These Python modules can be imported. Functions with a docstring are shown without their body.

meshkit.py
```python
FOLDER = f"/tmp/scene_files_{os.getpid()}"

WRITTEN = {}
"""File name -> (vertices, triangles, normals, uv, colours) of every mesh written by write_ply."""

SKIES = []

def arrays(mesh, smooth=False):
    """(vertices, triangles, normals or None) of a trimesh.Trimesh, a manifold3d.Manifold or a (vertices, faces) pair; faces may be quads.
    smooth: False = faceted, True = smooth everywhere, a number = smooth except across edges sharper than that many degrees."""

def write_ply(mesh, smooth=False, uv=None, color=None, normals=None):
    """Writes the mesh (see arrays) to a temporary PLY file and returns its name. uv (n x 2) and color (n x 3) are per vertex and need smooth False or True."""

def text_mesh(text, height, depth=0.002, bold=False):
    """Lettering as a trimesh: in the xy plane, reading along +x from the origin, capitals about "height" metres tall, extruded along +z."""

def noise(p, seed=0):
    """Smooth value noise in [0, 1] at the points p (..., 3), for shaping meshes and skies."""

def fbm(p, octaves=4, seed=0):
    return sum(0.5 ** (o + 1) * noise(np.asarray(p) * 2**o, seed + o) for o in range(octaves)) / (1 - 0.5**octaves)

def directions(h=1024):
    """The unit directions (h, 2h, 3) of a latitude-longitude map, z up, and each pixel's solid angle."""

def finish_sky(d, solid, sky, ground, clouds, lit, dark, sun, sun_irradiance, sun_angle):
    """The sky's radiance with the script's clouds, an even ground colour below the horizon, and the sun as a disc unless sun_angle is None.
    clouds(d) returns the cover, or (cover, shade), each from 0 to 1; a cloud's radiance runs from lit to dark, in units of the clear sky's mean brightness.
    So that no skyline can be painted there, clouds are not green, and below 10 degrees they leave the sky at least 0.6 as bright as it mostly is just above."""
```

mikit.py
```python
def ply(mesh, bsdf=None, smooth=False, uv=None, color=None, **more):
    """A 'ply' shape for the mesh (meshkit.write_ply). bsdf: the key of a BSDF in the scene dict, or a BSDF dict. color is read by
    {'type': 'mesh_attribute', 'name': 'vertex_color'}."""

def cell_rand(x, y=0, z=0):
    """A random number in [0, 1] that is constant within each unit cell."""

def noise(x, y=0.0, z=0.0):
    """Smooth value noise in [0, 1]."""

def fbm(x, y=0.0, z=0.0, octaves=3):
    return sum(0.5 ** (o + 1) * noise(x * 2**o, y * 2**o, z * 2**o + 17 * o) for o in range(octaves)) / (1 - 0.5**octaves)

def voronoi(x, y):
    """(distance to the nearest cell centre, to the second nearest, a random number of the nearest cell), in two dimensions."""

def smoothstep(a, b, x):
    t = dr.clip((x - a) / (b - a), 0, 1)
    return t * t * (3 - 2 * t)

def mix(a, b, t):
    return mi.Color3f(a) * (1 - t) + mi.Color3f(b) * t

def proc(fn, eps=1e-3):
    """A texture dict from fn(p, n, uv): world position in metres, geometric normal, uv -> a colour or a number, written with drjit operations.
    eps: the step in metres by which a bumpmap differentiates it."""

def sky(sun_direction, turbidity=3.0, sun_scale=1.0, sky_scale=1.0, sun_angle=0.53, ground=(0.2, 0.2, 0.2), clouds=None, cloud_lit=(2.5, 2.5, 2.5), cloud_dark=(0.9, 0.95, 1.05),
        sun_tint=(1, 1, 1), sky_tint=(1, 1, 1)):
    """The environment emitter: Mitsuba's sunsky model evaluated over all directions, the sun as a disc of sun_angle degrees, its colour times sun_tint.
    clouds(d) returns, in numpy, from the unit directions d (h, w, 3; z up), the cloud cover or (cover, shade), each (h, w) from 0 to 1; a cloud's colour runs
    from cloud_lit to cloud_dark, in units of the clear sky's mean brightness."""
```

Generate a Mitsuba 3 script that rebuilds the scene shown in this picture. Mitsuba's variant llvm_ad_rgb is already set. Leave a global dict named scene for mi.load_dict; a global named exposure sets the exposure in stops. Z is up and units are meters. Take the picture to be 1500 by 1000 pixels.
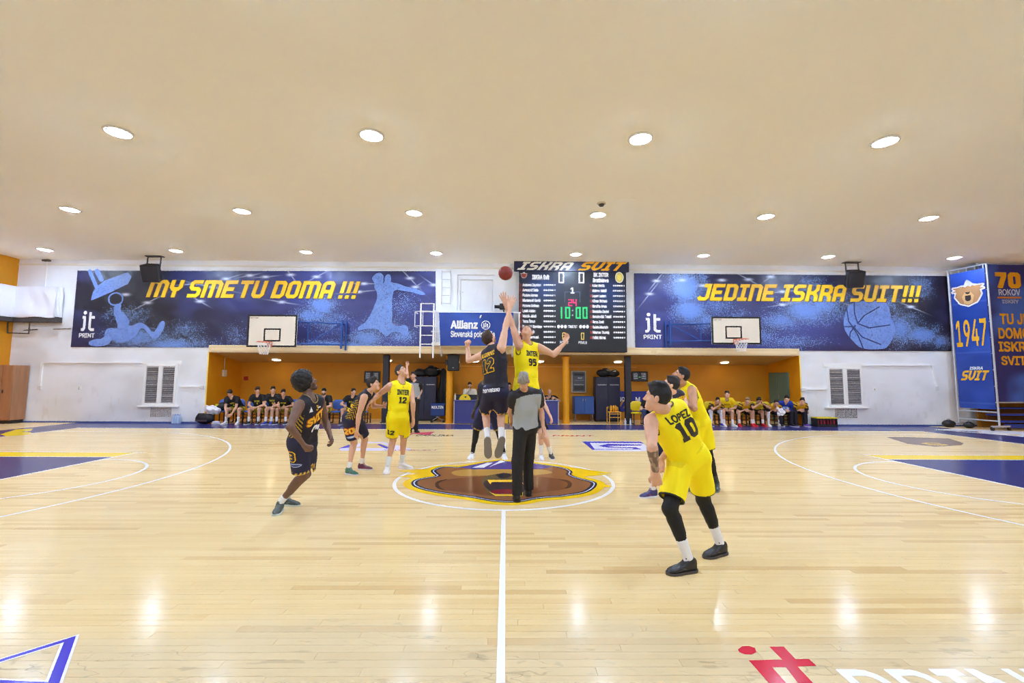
import math, random, glob, colorsys
import numpy as np, trimesh, drjit as dr, mitsuba as mi, mikit, manifold3d
from shapely.geometry import Polygon, LineString, Point, MultiPolygon, box as sbox
from shapely import affinity
from shapely.ops import unary_union
from mikit import noise, fbm, voronoi, cell_rand, smoothstep, mix
T = mi.ScalarTransform4f
rng = random.Random(7)
scene, labels = {'type': 'scene'}, {}

# ------------------------------------------------------------------ camera, light level
exposure = 2.8
LAMP = 32.0            # radiance of the hall downlights
NICHE_LAMP = 1.8
def camera():
    f, h, D, x0, yaw, pit, roll = (662.496, 1.6705, 7.7311, 0.0187, 0.0129, 0.0834, 0.0054)
    c, s = math.cos(yaw), math.sin(yaw); R1 = np.array([[c, -s, 0], [s, c, 0], [0, 0, 1]])
    c, s = math.cos(pit), math.sin(pit); R2 = np.array([[1, 0, 0], [0, c, s], [0, -s, c]])
    R = R2 @ R1; o = np.array([x0, -D, h])
    fw = R.T @ [0, 1, 0]; up = R.T @ [-math.sin(roll), 0, math.cos(roll)]
    return {'type': 'perspective', 'fov_axis': 'x', 'fov': math.degrees(2*math.atan(750/f)), 'near_clip': 0.05, 'far_clip': 200.0,
            'to_world': T().look_at(origin=o.tolist(), target=(o+fw).tolist(), up=up.tolist())}
scene['camera'] = camera()

# ------------------------------------------------------------------ helpers
def col(r, g, b):
    def f(c):
        c /= 255.0
        return c/12.92 if c <= 0.04045 else ((c+0.055)/1.055)**2.4
    return [f(r), f(g), f(b)]
def rgb(c): return {'type': 'rgb', 'value': list(map(float, c))}
def bsdf(name, color, rough=0.55, metallic=0.0, spec=0.5, **k):
    c = color if isinstance(color, dict) else rgb(color)
    d = {'type': 'principled', 'base_color': c, 'roughness': rough, 'metallic': metallic, 'specular': spec, **k}
    scene['m_'+name] = {'type': 'twosided', 'id': 'm_'+name, 'bsdf': d}
    return 'm_'+name
_mats = {}
def M(r, g, b, rough=0.55, metallic=0.0, spec=0.5):
    key = (r, g, b, rough, metallic, spec)
    if key not in _mats:
        _mats[key] = bsdf('paint_%d' % len(_mats), col(r, g, b), rough, metallic, spec)
    return _mats[key]
def numbered(name):
    taken = lambda k: k in scene or k in labels or any(x.startswith(k+'__') for x in scene)
    if not taken(name): return name
    i = 1
    while taken('%s_%03d' % (name, i)): i += 1
    return '%s_%03d' % (name, i)
def obj(name, mesh, mat, parent=None, smooth=False, label=None, cat=None, group=None, kind=None, color=None, **more):
    key = numbered((parent+'__' if parent else '')+name)
    scene[key] = mikit.ply(mesh, mat, smooth=smooth, color=color, **more)
    d = {}
    if label: d['label'] = label
    if cat: d['category'] = cat
    if group: d['group'] = group
    if kind: d['kind'] = kind
    if d: labels[key] = d
    return key
def thing(name, label, cat, group=None, kind=None):
    key = numbered(name)
    labels[key] = {'label': label, 'category': cat}
    if group: labels[key]['group'] = group
    if kind: labels[key]['kind'] = kind
    return key
def again(src, name, parent, matrix=None):
    key = numbered((parent+'__' if parent else '')+name)
    scene[key] = {**scene[src]}
    if matrix is not None: scene[key]['to_world'] = matrix
    return key
def bx(x0, x1, y0, y1, z0, z1, c=0.0):
    lo, hi = np.minimum([x0, y0, z0], [x1, y1, z1]), np.maximum([x0, y0, z0], [x1, y1, z1])
    if c <= 0:
        b = trimesh.creation.box(hi-lo); b.apply_translation((lo+hi)/2); return b
    c = min(c, 0.45*float((hi-lo).min()))
    pts = []
    for sx in (0, 1):
        for sy in (0, 1):
            for sz in (0, 1):
                p = np.where([sx, sy, sz], hi, lo); d = np.where([sx, sy, sz], -c, c)
                for k in range(3):
                    q = p+d; q[k] = p[k]; pts.append(q)
    return trimesh.convex.convex_hull(np.array(pts))
def cyl(a, b, r, r2=None, n=14):
    a, b = np.array(a, float), np.array(b, float); r2 = r if r2 is None else r2
    z = (b-a)/np.linalg.norm(b-a); x = np.cross(z, [0, 0, 1] if abs(z[2]) < .9 else [1, 0, 0]); x /= np.linalg.norm(x); y = np.cross(z, x)
    t = np.arange(n)*2*np.pi/n; ring = np.cos(t)[:, None]*x+np.sin(t)[:, None]*y
    v = np.vstack([a+ring*r, b+ring*r2, [a], [b]]); i = np.arange(n); j = (i+1) % n
    f = np.vstack([np.stack([i, j, j+n], 1), np.stack([i, j+n, i+n], 1), np.stack([j, i, i*0+2*n], 1), np.stack([i+n, j+n, i*0+2*n+1], 1)])
    return trimesh.Trimesh(v, f, process=False)
def bar(a, b, w, d=None):
    """square bar from a to b"""
    a, b = np.array(a, float), np.array(b, float); d = d or w
    z = (b-a)/np.linalg.norm(b-a); up = np.array([0, 0, 1.]) if abs(z[2]) < .9 else np.array([0, 1., 0])
    x = np.cross(z, up); x /= np.linalg.norm(x); y = np.cross(x, z)
    v = [p+sx*x*w/2+sy*y*d/2 for p in (a, b) for sx, sy in ((-1, -1), (1, -1), (1, 1), (-1, 1))]
    return trimesh.convex.convex_hull(np.array(v))
def path(pts, r, n=8):
    return cat(*[cyl(p, q, r, n=n) for p, q in zip(pts[:-1], pts[1:])]+[ball(p, r*1.01, 1) for p in pts[1:-1]])
def ball(c, r, sub=2):
    s = trimesh.creation.icosphere(subdivisions=sub, radius=1.0)
    s.vertices = s.vertices*np.asarray(r)+np.asarray(c); return s
def cat(*ms):
    vs, fs, n = [], [], 0
    for m in ms:
        vs.append(np.asarray(m.vertices)); fs.append(np.asarray(m.faces)+n); n += len(m.vertices)
    return trimesh.Trimesh(np.vstack(vs), np.vstack(fs), process=False)
def lathe(profile, c, n=24):
    p = np.array(profile, float); t = np.arange(n)*2*np.pi/n
    v = np.stack([p[:, None, 0]*np.cos(t)+c[0], p[:, None, 0]*np.sin(t)+c[1], p[:, None, 1]+0*t+c[2]], -1).reshape(-1, 3)
    f = []
    for i in range(len(p)-1):
        for j in range(n):
            k = (j+1) % n; f += [[i*n+j, i*n+k, (i+1)*n+k], [i*n+j, (i+1)*n+k, (i+1)*n+j]]
    return trimesh.Trimesh(v, f, process=False)
def polys(g):
    if g.is_empty: return []
    return [x for x in getattr(g, 'geoms', [g]) if x.geom_type == 'Polygon' and x.area > 1e-9]
def tri2d(g):
    vs, fs, n = [], [], 0
    for p in polys(g):
        v, f = trimesh.creation.triangulate_polygon(p, engine='earcut')
        a = v[f]; s = np.cross(a[:, 1]-a[:, 0], a[:, 2]-a[:, 0]); f = np.where(s[:, None] < 0, f[:, ::-1], f)
        vs.append(v); fs.append(f+n); n += len(v)
    return np.vstack(vs), np.vstack(fs)
def slab(g, thick=0.003):
    """extruded polygon in xy, from z=0 to thick"""
    return cat(*[trimesh.creation.extrude_polygon(p, thick, engine='earcut') for p in polys(g)])
def on_wall(g, Y, thick=0.004):
    """polygon in (x, z) as a thin solid whose back lies in the plane y=Y and whose front faces -y"""
    m = slab(g, thick); v = m.vertices
    m.vertices = np.stack([v[:, 0], Y-v[:, 2], v[:, 1]], 1); return m
def flat(g, z):
    v, f = tri2d(g); return trimesh.Trimesh(np.c_[v, np.full(len(v), z)], f, process=False)
def place(m, o, xdir, ydir):
    """mesh in xy plane (extruded +z) moved so that x->xdir, y->ydir, origin->o"""
    xdir, ydir = np.array(xdir, float), np.array(ydir, float); zd = np.cross(xdir, ydir)
    m = m.copy(); v = m.vertices
    m.vertices = np.array(o)+v[:, :1]*xdir+v[:, 1:2]*ydir+v[:, 2:]*zd; return m

# ------------------------------------------------------------------ lettering
_font = {}
def text_poly(text, height, bold=0, shear=0.0, width=None, stretch=1.0):
    from PIL import Image, ImageDraw, ImageFont
    key = (text, bold)
    if key not in _font:
        font = ImageFont.truetype(glob.glob('/opt/blender-*/*/datafiles/fonts/Inter.woff2')[0], 96)
        x0, y0, x1, y1 = font.getbbox(text, anchor='ls', stroke_width=bold)
        im = Image.new('L', (x1-x0+8, y1-y0+8))
        ImageDraw.Draw(im).text((4-x0, 4-y0), text, 255, font, anchor='ls', stroke_width=bold)
        on = np.pad(np.asarray(im) > 127, ((0, 0), (1, 1))).astype(np.int8)
        rows, st = np.nonzero(np.diff(on, axis=1) == 1); en = np.nonzero(np.diff(on, axis=1) == -1)[1]
        g = unary_union([sbox(a, -r-1, b, -r) for a, r, b in zip(st, rows, en)]).buffer(0.7).buffer(-0.7).simplify(0.9)
        _font[key] = affinity.translate(g, 0, 4-y0)
    g = _font[key]; s = height/70.0
    g = affinity.scale(g, s*stretch, s, origin=(0, 0))
    if shear: g = affinity.affine_transform(g, [1, shear, 0, 1, 0, 0])
    b = g.bounds; g = affinity.translate(g, -b[0], 0)
    if width: g = affinity.scale(g, width/(b[2]-b[0]), 1, origin=(0, 0))
    return g
GLYPH = {
 'M': (6, [[(.6, 0), (.6, 5.4), (4.6, 5.4), (5.4, 4.6), (5.4, 0)], [(3, 5.4), (3, 0)]]),
 'Y': (4, [[(.6, 6), (.6, 3.6), (1.2, 2.9), (2.8, 2.9), (3.4, 3.6), (3.4, 6)], [(2, 3), (2, 0)]]),
 'S': (4, [[(3.9, 5.4), (1.2, 5.4), (.6, 4.8), (.6, 3.6), (1.2, 3), (2.8, 3), (3.4, 2.4), (3.4, 1.2), (2.8, .6), (.1, .6)]]),
 'E': (4, [[(4, 5.4), (.6, 5.4), (.6, .6), (4, .6)], [(.6, 3), (3.4, 3)]]),
 'T': (4, [[(0, 5.4), (4, 5.4)], [(2, 5.4), (2, 0)]]),
 'U': (4, [[(.6, 6), (.6, 1.2), (1.2, .6), (2.8, .6), (3.4, 1.2), (3.4, 6)]]),
 'V': (4, [[(.6, 6), (.6, 2), (2, .5), (3.4, 2), (3.4, 6)]]),
 'D': (4, [[(1.2, .6), (.6, .6), (.6, 5.4), (2.8, 5.4), (3.4, 4.8), (3.4, 1.2), (2.8, .6), (.6, .6)]]),
 'O': (4, [[(2, 5.4), (2.8, 5.4), (3.4, 4.8), (3.4, 1.2), (2.8, .6), (1.2, .6), (.6, 1.2), (.6, 4.8), (1.2, 5.4), (2.2, 5.4)]]),
 'A': (4, [[(.6, 0), (.6, 4.8), (1.2, 5.4), (2.8, 5.4), (3.4, 4.8), (3.4, 0)], [(.6, 2.4), (3.4, 2.4)]]),
 '!': (1.6, [[(.8, 6), (.8, 1.9)], [(.8, 1.2), (.8, 0)]]),
 'J': (4, [[(1.6, 5.4), (3.4, 5.4), (3.4, 1.2), (2.8, .6), (1.2, .6), (.5, 1.4)]]),
 'I': (3.2, [[(0, 5.4), (3.2, 5.4)], [(0, .6), (3.2, .6)], [(1.6, .6), (1.6, 5.4)]]),
 'N': (4, [[(.6, 0), (.6, 5.4), (2.8, 5.4), (3.4, 4.8), (3.4, 0)]]),
 'K': (4, [[(.6, 0), (.6, 6)], [(.6, 3), (2.4, 3), (3.4, 4.2), (3.4, 6)], [(2.4, 3), (3.4, 1.8), (3.4, 0)]]),
 'R': (4, [[(.6, 0), (.6, 5.4), (2.8, 5.4), (3.4, 4.8), (3.4, 3.4), (2.8, 2.7), (.6, 2.7)], [(2.3, 2.7), (3.4, 1.6), (3.4, 0)]]),
 '0': (4, [[(2, 5.4), (2.6, 5.4), (3.4, 4.6), (3.4, 1.4), (2.6, .6), (1.4, .6), (.6, 1.4), (.6, 4.6), (1.4, 5.4), (2.2, 5.4)]]),
 '1': (2.8, [[(.2, 4.6), (1.5, 5.4), (1.5, .3)], [(.2, .5), (2.8, .5)]]),
 '2': (4, [[(.6, 4.0), (.6, 4.7), (1.3, 5.4), (2.7, 5.4), (3.4, 4.7), (3.4, 3.7), (.7, 1.2), (.7, .6), (3.9, .6)]]),
 '3': (4, [[(.4, 5.4), (2.7, 5.4), (3.4, 4.7), (3.4, 3.6), (2.8, 3), (1.4, 3)], [(2.8, 3), (3.4, 2.4), (3.4, 1.3), (2.7, .6), (.4, .6)]]),
 '4': (4, [[(2.8, 0), (2.8, 5.4), (.6, 2.4), (.6, 1.7), (4, 1.7)]]),
 '5': (4, [[(3.7, 5.4), (.6, 5.4), (.6, 3.3), (2.7, 3.3), (3.4, 2.6), (3.4, 1.3), (2.7, .6), (.4, .6)]]),
 '7': (4, [[(.2, 5.4), (3.4, 5.4), (3.4, 4.6), (1.6, 0)]]),
 '9': (4, [[(3.4, 3), (1.3, 3), (.6, 3.7), (.6, 4.7), (1.3, 5.4), (2.7, 5.4), (3.4, 4.7), (3.4, 1.3), (2.7, .6), (.6, .6)]]),
 ' ': (2.2, [])}
def block(text, height, shear=0.0, weight=1.15, width=None, gap=0.75):
    """angular poster lettering"""
    x, out = 0.0, []
    for ch in text:
        w, st = GLYPH[ch]
        g = [LineString(s).buffer(weight/2, cap_style=2, join_style=2).intersection(sbox(-1, 0, w+1, 6)) for s in st]
        if g: out.append(affinity.translate(unary_union(g), x, 0))
        x += w+gap
    g = affinity.scale(MultiPolygon([p for o in out for p in polys(o)]), height/6, height/6, origin=(0, 0))
    if shear: g = affinity.affine_transform(g, [1, shear, 0, 1, 0, 0])
    b = g.bounds; g = affinity.translate(g, -b[0], -b[1])
    if width: g = affinity.scale(g, width/(b[2]-b[0]), 1, origin=(0, 0))
    return g
def soft(pts, n=2):
    """a closed outline with its corners rounded off"""
    p = np.array(pts, float)
    for _ in range(n): q = np.roll(p, -1, 0); p = np.stack([.75*p+.25*q, .25*p+.75*q], 1).reshape(-1, 2)
    return Polygon(p).buffer(0)
def jt_logo(h):
    """the two joined letters j and t, total height h"""
    s = [LineString([(1.1, 3.6), (1.8, 3.6), (1.8, .9), (1.5, .35), (.9, .35)]).buffer(.36, cap_style=2, join_style=1),
         LineString([(3.4, 5.0), (3.4, .8), (3.9, .36), (4.8, .36)]).buffer(.36, cap_style=2, join_style=1),
         LineString([(3.4, 3.6), (4.8, 3.6)]).buffer(.36, cap_style=2), Point(1.85, 4.85).buffer(.5)]
    return affinity.scale(affinity.translate(unary_union(s), -.8, 0), h/5.35, h/5.35, origin=(0, 0))

# ------------------------------------------------------------------ procedural materials
PW, PL = 0.075, 1.35         # floor plank width, length
def frac(x): return x-dr.floor(x)
def floor_colour(p, n, uv):
    row = dr.floor(p.y/PW); u = p.x/PL+frac(row*0.61803)
    t = cell_rand(row, dr.floor(u), 5)
    g = fbm(p.x*1.6+row*7.1, p.y*42.0, 3.0, 3)
    band = noise(p.x*0.35, p.y*1.1, 9.0)
    c = mix(col(230, 203, 150), col(218, 187, 130), t*0.75+0.25*g)
    c = mix(c, col(237, 214, 168), smoothstep(0.5, 0.85, g)*0.55)
    c = mix(c, col(199, 160, 102), smoothstep(0.72, 1.0, t)*0.5)
    c = mix(c, col(234, 210, 161), band*0.35)
    fv = frac(p.y/PW); fu = frac(u)
    far = smoothstep(-1.0, -4.5, p.y)
    joint = (smoothstep(0.035, 0.0, fv)+smoothstep(0.0022, 0.0, fu))*0.32*far
    c = mix(c, col(120, 84, 50), dr.clip(joint, 0, 1))
    # worn varnish with grey scuffs where players' feet and cables pass near the stands
    worn = smoothstep(-4.25, -4.75, p.y+0.5*(noise(p.x*1.3, p.y*1.3, 4.0)-0.5))
    c = mix(c, col(212, 196, 164), worn*0.55)
    scuff = smoothstep(0.60, 0.72, fbm(p.x*5.5, p.y*19.0, 11.0, 4))*smoothstep(0.45, 0.62, fbm(p.x*9.0, p.y*16.0, 21.0, 3))*worn
    crack = smoothstep(0.007, 0.0, dr.abs(fbm(p.x*1.6, p.y*5.5, 31.0, 4)-0.5))*smoothstep(0.5, 0.6, noise(p.x*1.5, p.y*2.0, 41.0))*worn
    return mix(c, col(92, 80, 62), dr.clip(scuff*0.20+crack*0.30, 0, 1))
def plaster(p, n, uv):
    g = fbm(p.x*0.8, p.y*0.8, p.z*0.9, 3); s = fbm(p.x*7, p.y*7, p.z*2.5, 3)
    c = mix(col(231, 233, 236), col(216, 216, 216), smoothstep(0.35, 0.75, g))
    return mix(c, col(196, 192, 184), smoothstep(0.62, 0.8, s)*0.35*smoothstep(2.2, 0.0, p.z))
def ceiling_colour(p, n, uv):
    g = fbm(p.x*0.25, p.y*0.25, 3.0, 3)
    return mix(col(244, 242, 232), col(241, 238, 226), g)
def orange_paint(p, n, uv):
    g = fbm(p.x*0.9, p.y*0.9, p.z*0.9, 3)
    return mix(col(214, 146, 12), col(202, 132, 5), g)
def veneer(p, n, uv):
    g = fbm(p.x*9+p.y*9, p.z*1.1, 2.0, 4)
    return mix(col(176, 128, 92), col(150, 104, 72), g)
# print on the two long wall banners: night-blue cloth sprayed with pale-blue dots, stadium lights
DOTS = [(-12.48, 2.879, 1.538, 0.308, 0.8), (-13.631, 3.127, 1.282, 0.41, 0.7), (-14.198, 3.969, 0.769, 0.359, 0.4), (-12.136, 3.393, 0.769, 0.359, 0.35), (-6.975, 4.385, 0.564, 0.359, 0.85), (-7.343, 4.019, 0.666, 0.308, 0.7), (-6.697, 3.817, 0.769, 0.461, 0.45), (-6.153, 2.92, 1.794, 0.179, 0.75), (-5.27, 3.182, 0.666, 0.308, 0.9), (-4.644, 3.573, 0.769, 0.513, 0.5), (-10.105, 3.278, 0.461, 0.461, 0.25), (-3.899, 4.487, 0.615, 0.513, 0.3), (-3.868, 3.269, 0.513, 0.308, 0.6), (-8.824, 3.03, 0.769, 0.205, 0.4), (6.884, 5.228, 0.564, 0.666, 1.0), (7.042, 4.307, 0.615, 0.461, 0.95), (7.631, 3.919, 0.41, 0.41, 0.6), (8.171, 4.447, 0.564, 0.41, 0.45), (8.817, 4.189, 0.513, 0.205, 0.4), (10.51, 3.939, 0.769, 0.359, 0.75), (11.448, 4.34, 1.025, 0.513, 0.8), (12.252, 4.61, 0.769, 0.615, 0.7), (9.833, 3.412, 0.769, 0.359, 0.5), (10.867, 3.158, 1.282, 0.256, 0.45), (15.098, 3.709, 0.666, 0.666, 0.75), (15.872, 3.452, 0.769, 0.359, 0.85), (16.644, 3.196, 0.461, 0.308, 0.6), (11.764, 5.401, 0.641, 0.308, 0.4), (16.003, 5.302, 0.461, 0.461, 0.45), (14.63, 4.628, 0.513, 0.359, 0.6), (7.552, 5.632, 0.256, 0.513, 0.5)]
FLARES = [(-13.475, 4.465, 0.7, 0.5), (-14.309, 4.77, 0.2, 0), (-11.524, 4.532, 0.4, -0.5), (-11.745, 5.207, 0.9, 0.1), (-11.099, 5.082, 1.0, -0.2), (-10.607, 5.4, 0.6, 0.3), (-9.126, 5.491, 0.5, 0.1), (-9.718, 5.538, 0.4, 0.2), (-8.18, 5.578, 0.6, -0.9), (-7.2, 5.507, 0.5, 0.5), (-8.465, 4.53, 0.6, -0.15), (-5.389, 5.26, 0.7, 0), (-5.584, 4.944, 0.8, 0.1), (-3.666, 5.484, 0.7, -0.8), (-3.451, 5.144, 0.3, 0.6), (-2.755, 5.229, 0.5, -0.6), (5.489, 4.953, 0.6, 0.9), (5.761, 5.457, 0.5, 0.9), (6.76, 5.492, 0.3, 0.2), (8.285, 5.505, 0.2, 0), (9.314, 5.54, 0.6, -0.5), (7.542, 5.287, 0.4, 0.1), (10.613, 5.073, 0.8, 0.1), (10.591, 4.571, 0.6, 0.15), (10.19, 5.654, 0.4, 0.6), (13.303, 4.538, 0.5, -0.3), (15.551, 4.529, 0.6, -0.4), (11.204, 4.734, 0.7, 0.2)]
def spray(p):
    d = mi.Float(0)
    for x, z, rx, rz, k in DOTS:
        q = dr.square((p.x-x)/rx)+dr.square((p.z-z)/rz)
        d = dr.maximum(d, k*dr.exp(-q*1.2))
    return d
def banner_print(p, n, uv):
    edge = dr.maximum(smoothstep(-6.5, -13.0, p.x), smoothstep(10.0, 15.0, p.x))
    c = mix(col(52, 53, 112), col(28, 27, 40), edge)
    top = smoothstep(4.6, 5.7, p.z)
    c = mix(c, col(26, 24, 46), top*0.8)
    wash = fbm(p.x*0.5, p.z*1.1, 6.0, 3)
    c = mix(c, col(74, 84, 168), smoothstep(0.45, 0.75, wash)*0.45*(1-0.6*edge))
    d = spray(p)
    f1, f2, w = voronoi(p.x*27.0, p.z*27.0)
    g1, g2, w2 = voronoi(p.x*48.0+3.3, p.z*48.0)
    cover = dr.clip(d*1.15+0.35*(fbm(p.x*4, p.z*4, 8.0, 3)-0.5)*smoothstep(0.02, 0.2, d), 0, 1)
    on = dr.maximum(smoothstep(0.42, 0.30, f1)*smoothstep(w, w+0.08, cover*1.05), smoothstep(0.45, 0.3, g1)*smoothstep(w2, w2+0.08, cover))
    c = mix(c, col(140, 178, 236), dr.clip(on*0.9, 0, 1))
    c = mix(c, col(104, 140, 216), smoothstep(0.40, 0.95, cover)*0.55)
    lit = mi.Float(0)
    for x, z, sx, ang in FLARES:
        ca, sa = math.cos(ang), math.sin(ang)
        a = (p.x-x)*ca+(p.z-z)*sa; b = -(p.x-x)*sa+(p.z-z)*ca
        lit = dr.maximum(lit, dr.exp(-dr.square(a/sx)*1.5-dr.square(b/0.028)*1.5)*0.5)
        lit = dr.maximum(lit, dr.exp(-dr.square((p.x-x)/0.13)-dr.square((p.z-z)/0.05)))
    return mix(c, col(215, 222, 245), lit)
def silhouette_print(p, n, uv):
    g = fbm(p.x*5, p.z*5, 2.0, 4)
    c = mix(col(128, 162, 226), col(102, 134, 206), g)
    return mix(c, col(78, 100, 170), smoothstep(0.52, 0.75, fbm(p.x*26, p.z*26, 4.0, 3))*0.55)
def lettering_gold(p, n, uv):
    g = smoothstep(4.75, 5.45, p.z+0.12*(noise(p.x*1.7, p.z*2.0, 3.0)-0.5))
    return mix(col(248, 202, 14), col(240, 184, 34), g)
def blue_cloth(p, n, uv):
    w = fbm(p.x*0.9+p.y*0.7, p.z*0.8, 5.0, 3)
    f = smoothstep(0.03, 0.0, dr.abs(frac(p.z*0.55)-0.5))*0.15
    c = mix(col(26, 58, 146), col(52, 92, 190), smoothstep(0.35, 0.75, w))
    return mix(c, col(120, 150, 210), f)
def navy_cloth(p, n, uv):
    w = fbm(p.x*0.8+p.y*0.7, p.z*0.7, 15.0, 3)
    return mix(col(36, 46, 116), col(58, 100, 186), smoothstep(0.36, 0.62, w))
def cloth_bump(p, n, uv):
    return fbm(p.x*1.4+p.z*0.8, p.z*1.1, 3.0, 3)
def wall_bump(p, n, uv):
    return fbm(p.x*5, p.y*5, p.z*5, 3)

P = mikit.proc
FLOOR = bsdf('floor', P(floor_colour), rough=0.16, spec=0.06)
def bumped(name, color, rough, fn, scale, spec=0.5):
    scene['m_'+name] = {'type': 'twosided', 'id': 'm_'+name, 'bsdf': {'type': 'bumpmap', 'arbitrary': P(fn, 0.01), 'scale': scale,
        'inner': {'type': 'principled', 'base_color': P(color), 'roughness': rough, 'specular': spec}}}
    return 'm_'+name
WALL = bumped('wall', plaster, 0.75, wall_bump, 0.012)
CEIL = bsdf('ceiling', P(ceiling_colour), 0.85, spec=0.3)
ORANGE = bsdf('orange_wall', P(orange_paint), 0.5)
VENEER = bsdf('veneer', P(veneer), 0.45)
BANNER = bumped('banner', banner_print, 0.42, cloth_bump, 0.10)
SILH = bsdf('silhouette', P(silhouette_print), 0.45)
GOLD = bsdf('gold_letters', P(lettering_gold), 0.45)
BLUECLOTH = bumped('blue_cloth', blue_cloth, 0.4, cloth_bump, 0.10)
NAVYCLOTH = bumped('navy_cloth', navy_cloth, 0.4, cloth_bump, 0.08)
VC = {'type': 'mesh_attribute', 'name': 'vertex_color'}
SKIN = bsdf('skin', VC, 0.48, spec=0.4)
CLOTH = bsdf('cloth', VC, 0.62, spec=0.35)
HAIR = bsdf('hair', VC, 0.55, spec=0.4)
SHOE = bsdf('shoe', VC, 0.42)
WHITE = M(236, 236, 236, 0.5)
WHITEP = M(238, 240, 244, 0.3)
BLACK = M(22, 22, 24, 0.45)
def floor_paint(r, g, b): return M(r, g, b, 0.16, 0.0, 0.06)

# ------------------------------------------------------------------ the hall
XL, XR, YB, YF, ZC = -18.4, 19.6, 9.3, -11.0, 6.1
NX0, NX1, NZ, NY = -11.08, 11.15, 2.62, 11.4        # the alcove in the back wall
PX0, PX1, PY0, PY1 = -4.05, 4.10, -5.40, -3.30     # boards built one by one
py0, py1 = math.floor(PY0/PW)*PW, math.ceil(PY1/PW)*PW
def plank_cells():
    rows = []
    for r in range(round(py0/PW), round(py1/PW)):
        off = (r*0.61803) % 1.0
        i0, i1 = math.floor(PX0/PL+off), math.ceil(PX1/PL+off)
        rows.append((r, [((i-off)*PL, (i+1-off)*PL) for i in range(i0, i1)]))
    return rows
rows = plank_cells()
area = unary_union([sbox(c[0][0], r*PW, c[-1][1], (r+1)*PW) for r, c in rows])
whole = sbox(XL-.3, YF-.3, XR+.3, NY+.3).difference(area)
fm = slab(whole, 0.15); fm.apply_translation([0, 0, -0.15])
obj('floor', cat(fm, bx(-6, 6, -6, -2.5, -0.2, -0.151)), FLOOR, kind='structure', label='varnished maple sports floor of the hall')
for r, cells in rows:
    for a, b in cells:
        obj('plank', bx(a+.0006, b-.0006, r*PW+.0005, (r+1)*PW-.0005, -0.02, rng.uniform(-.0003, 0.0001), 0.0009), FLOOR, 'floor')

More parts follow.
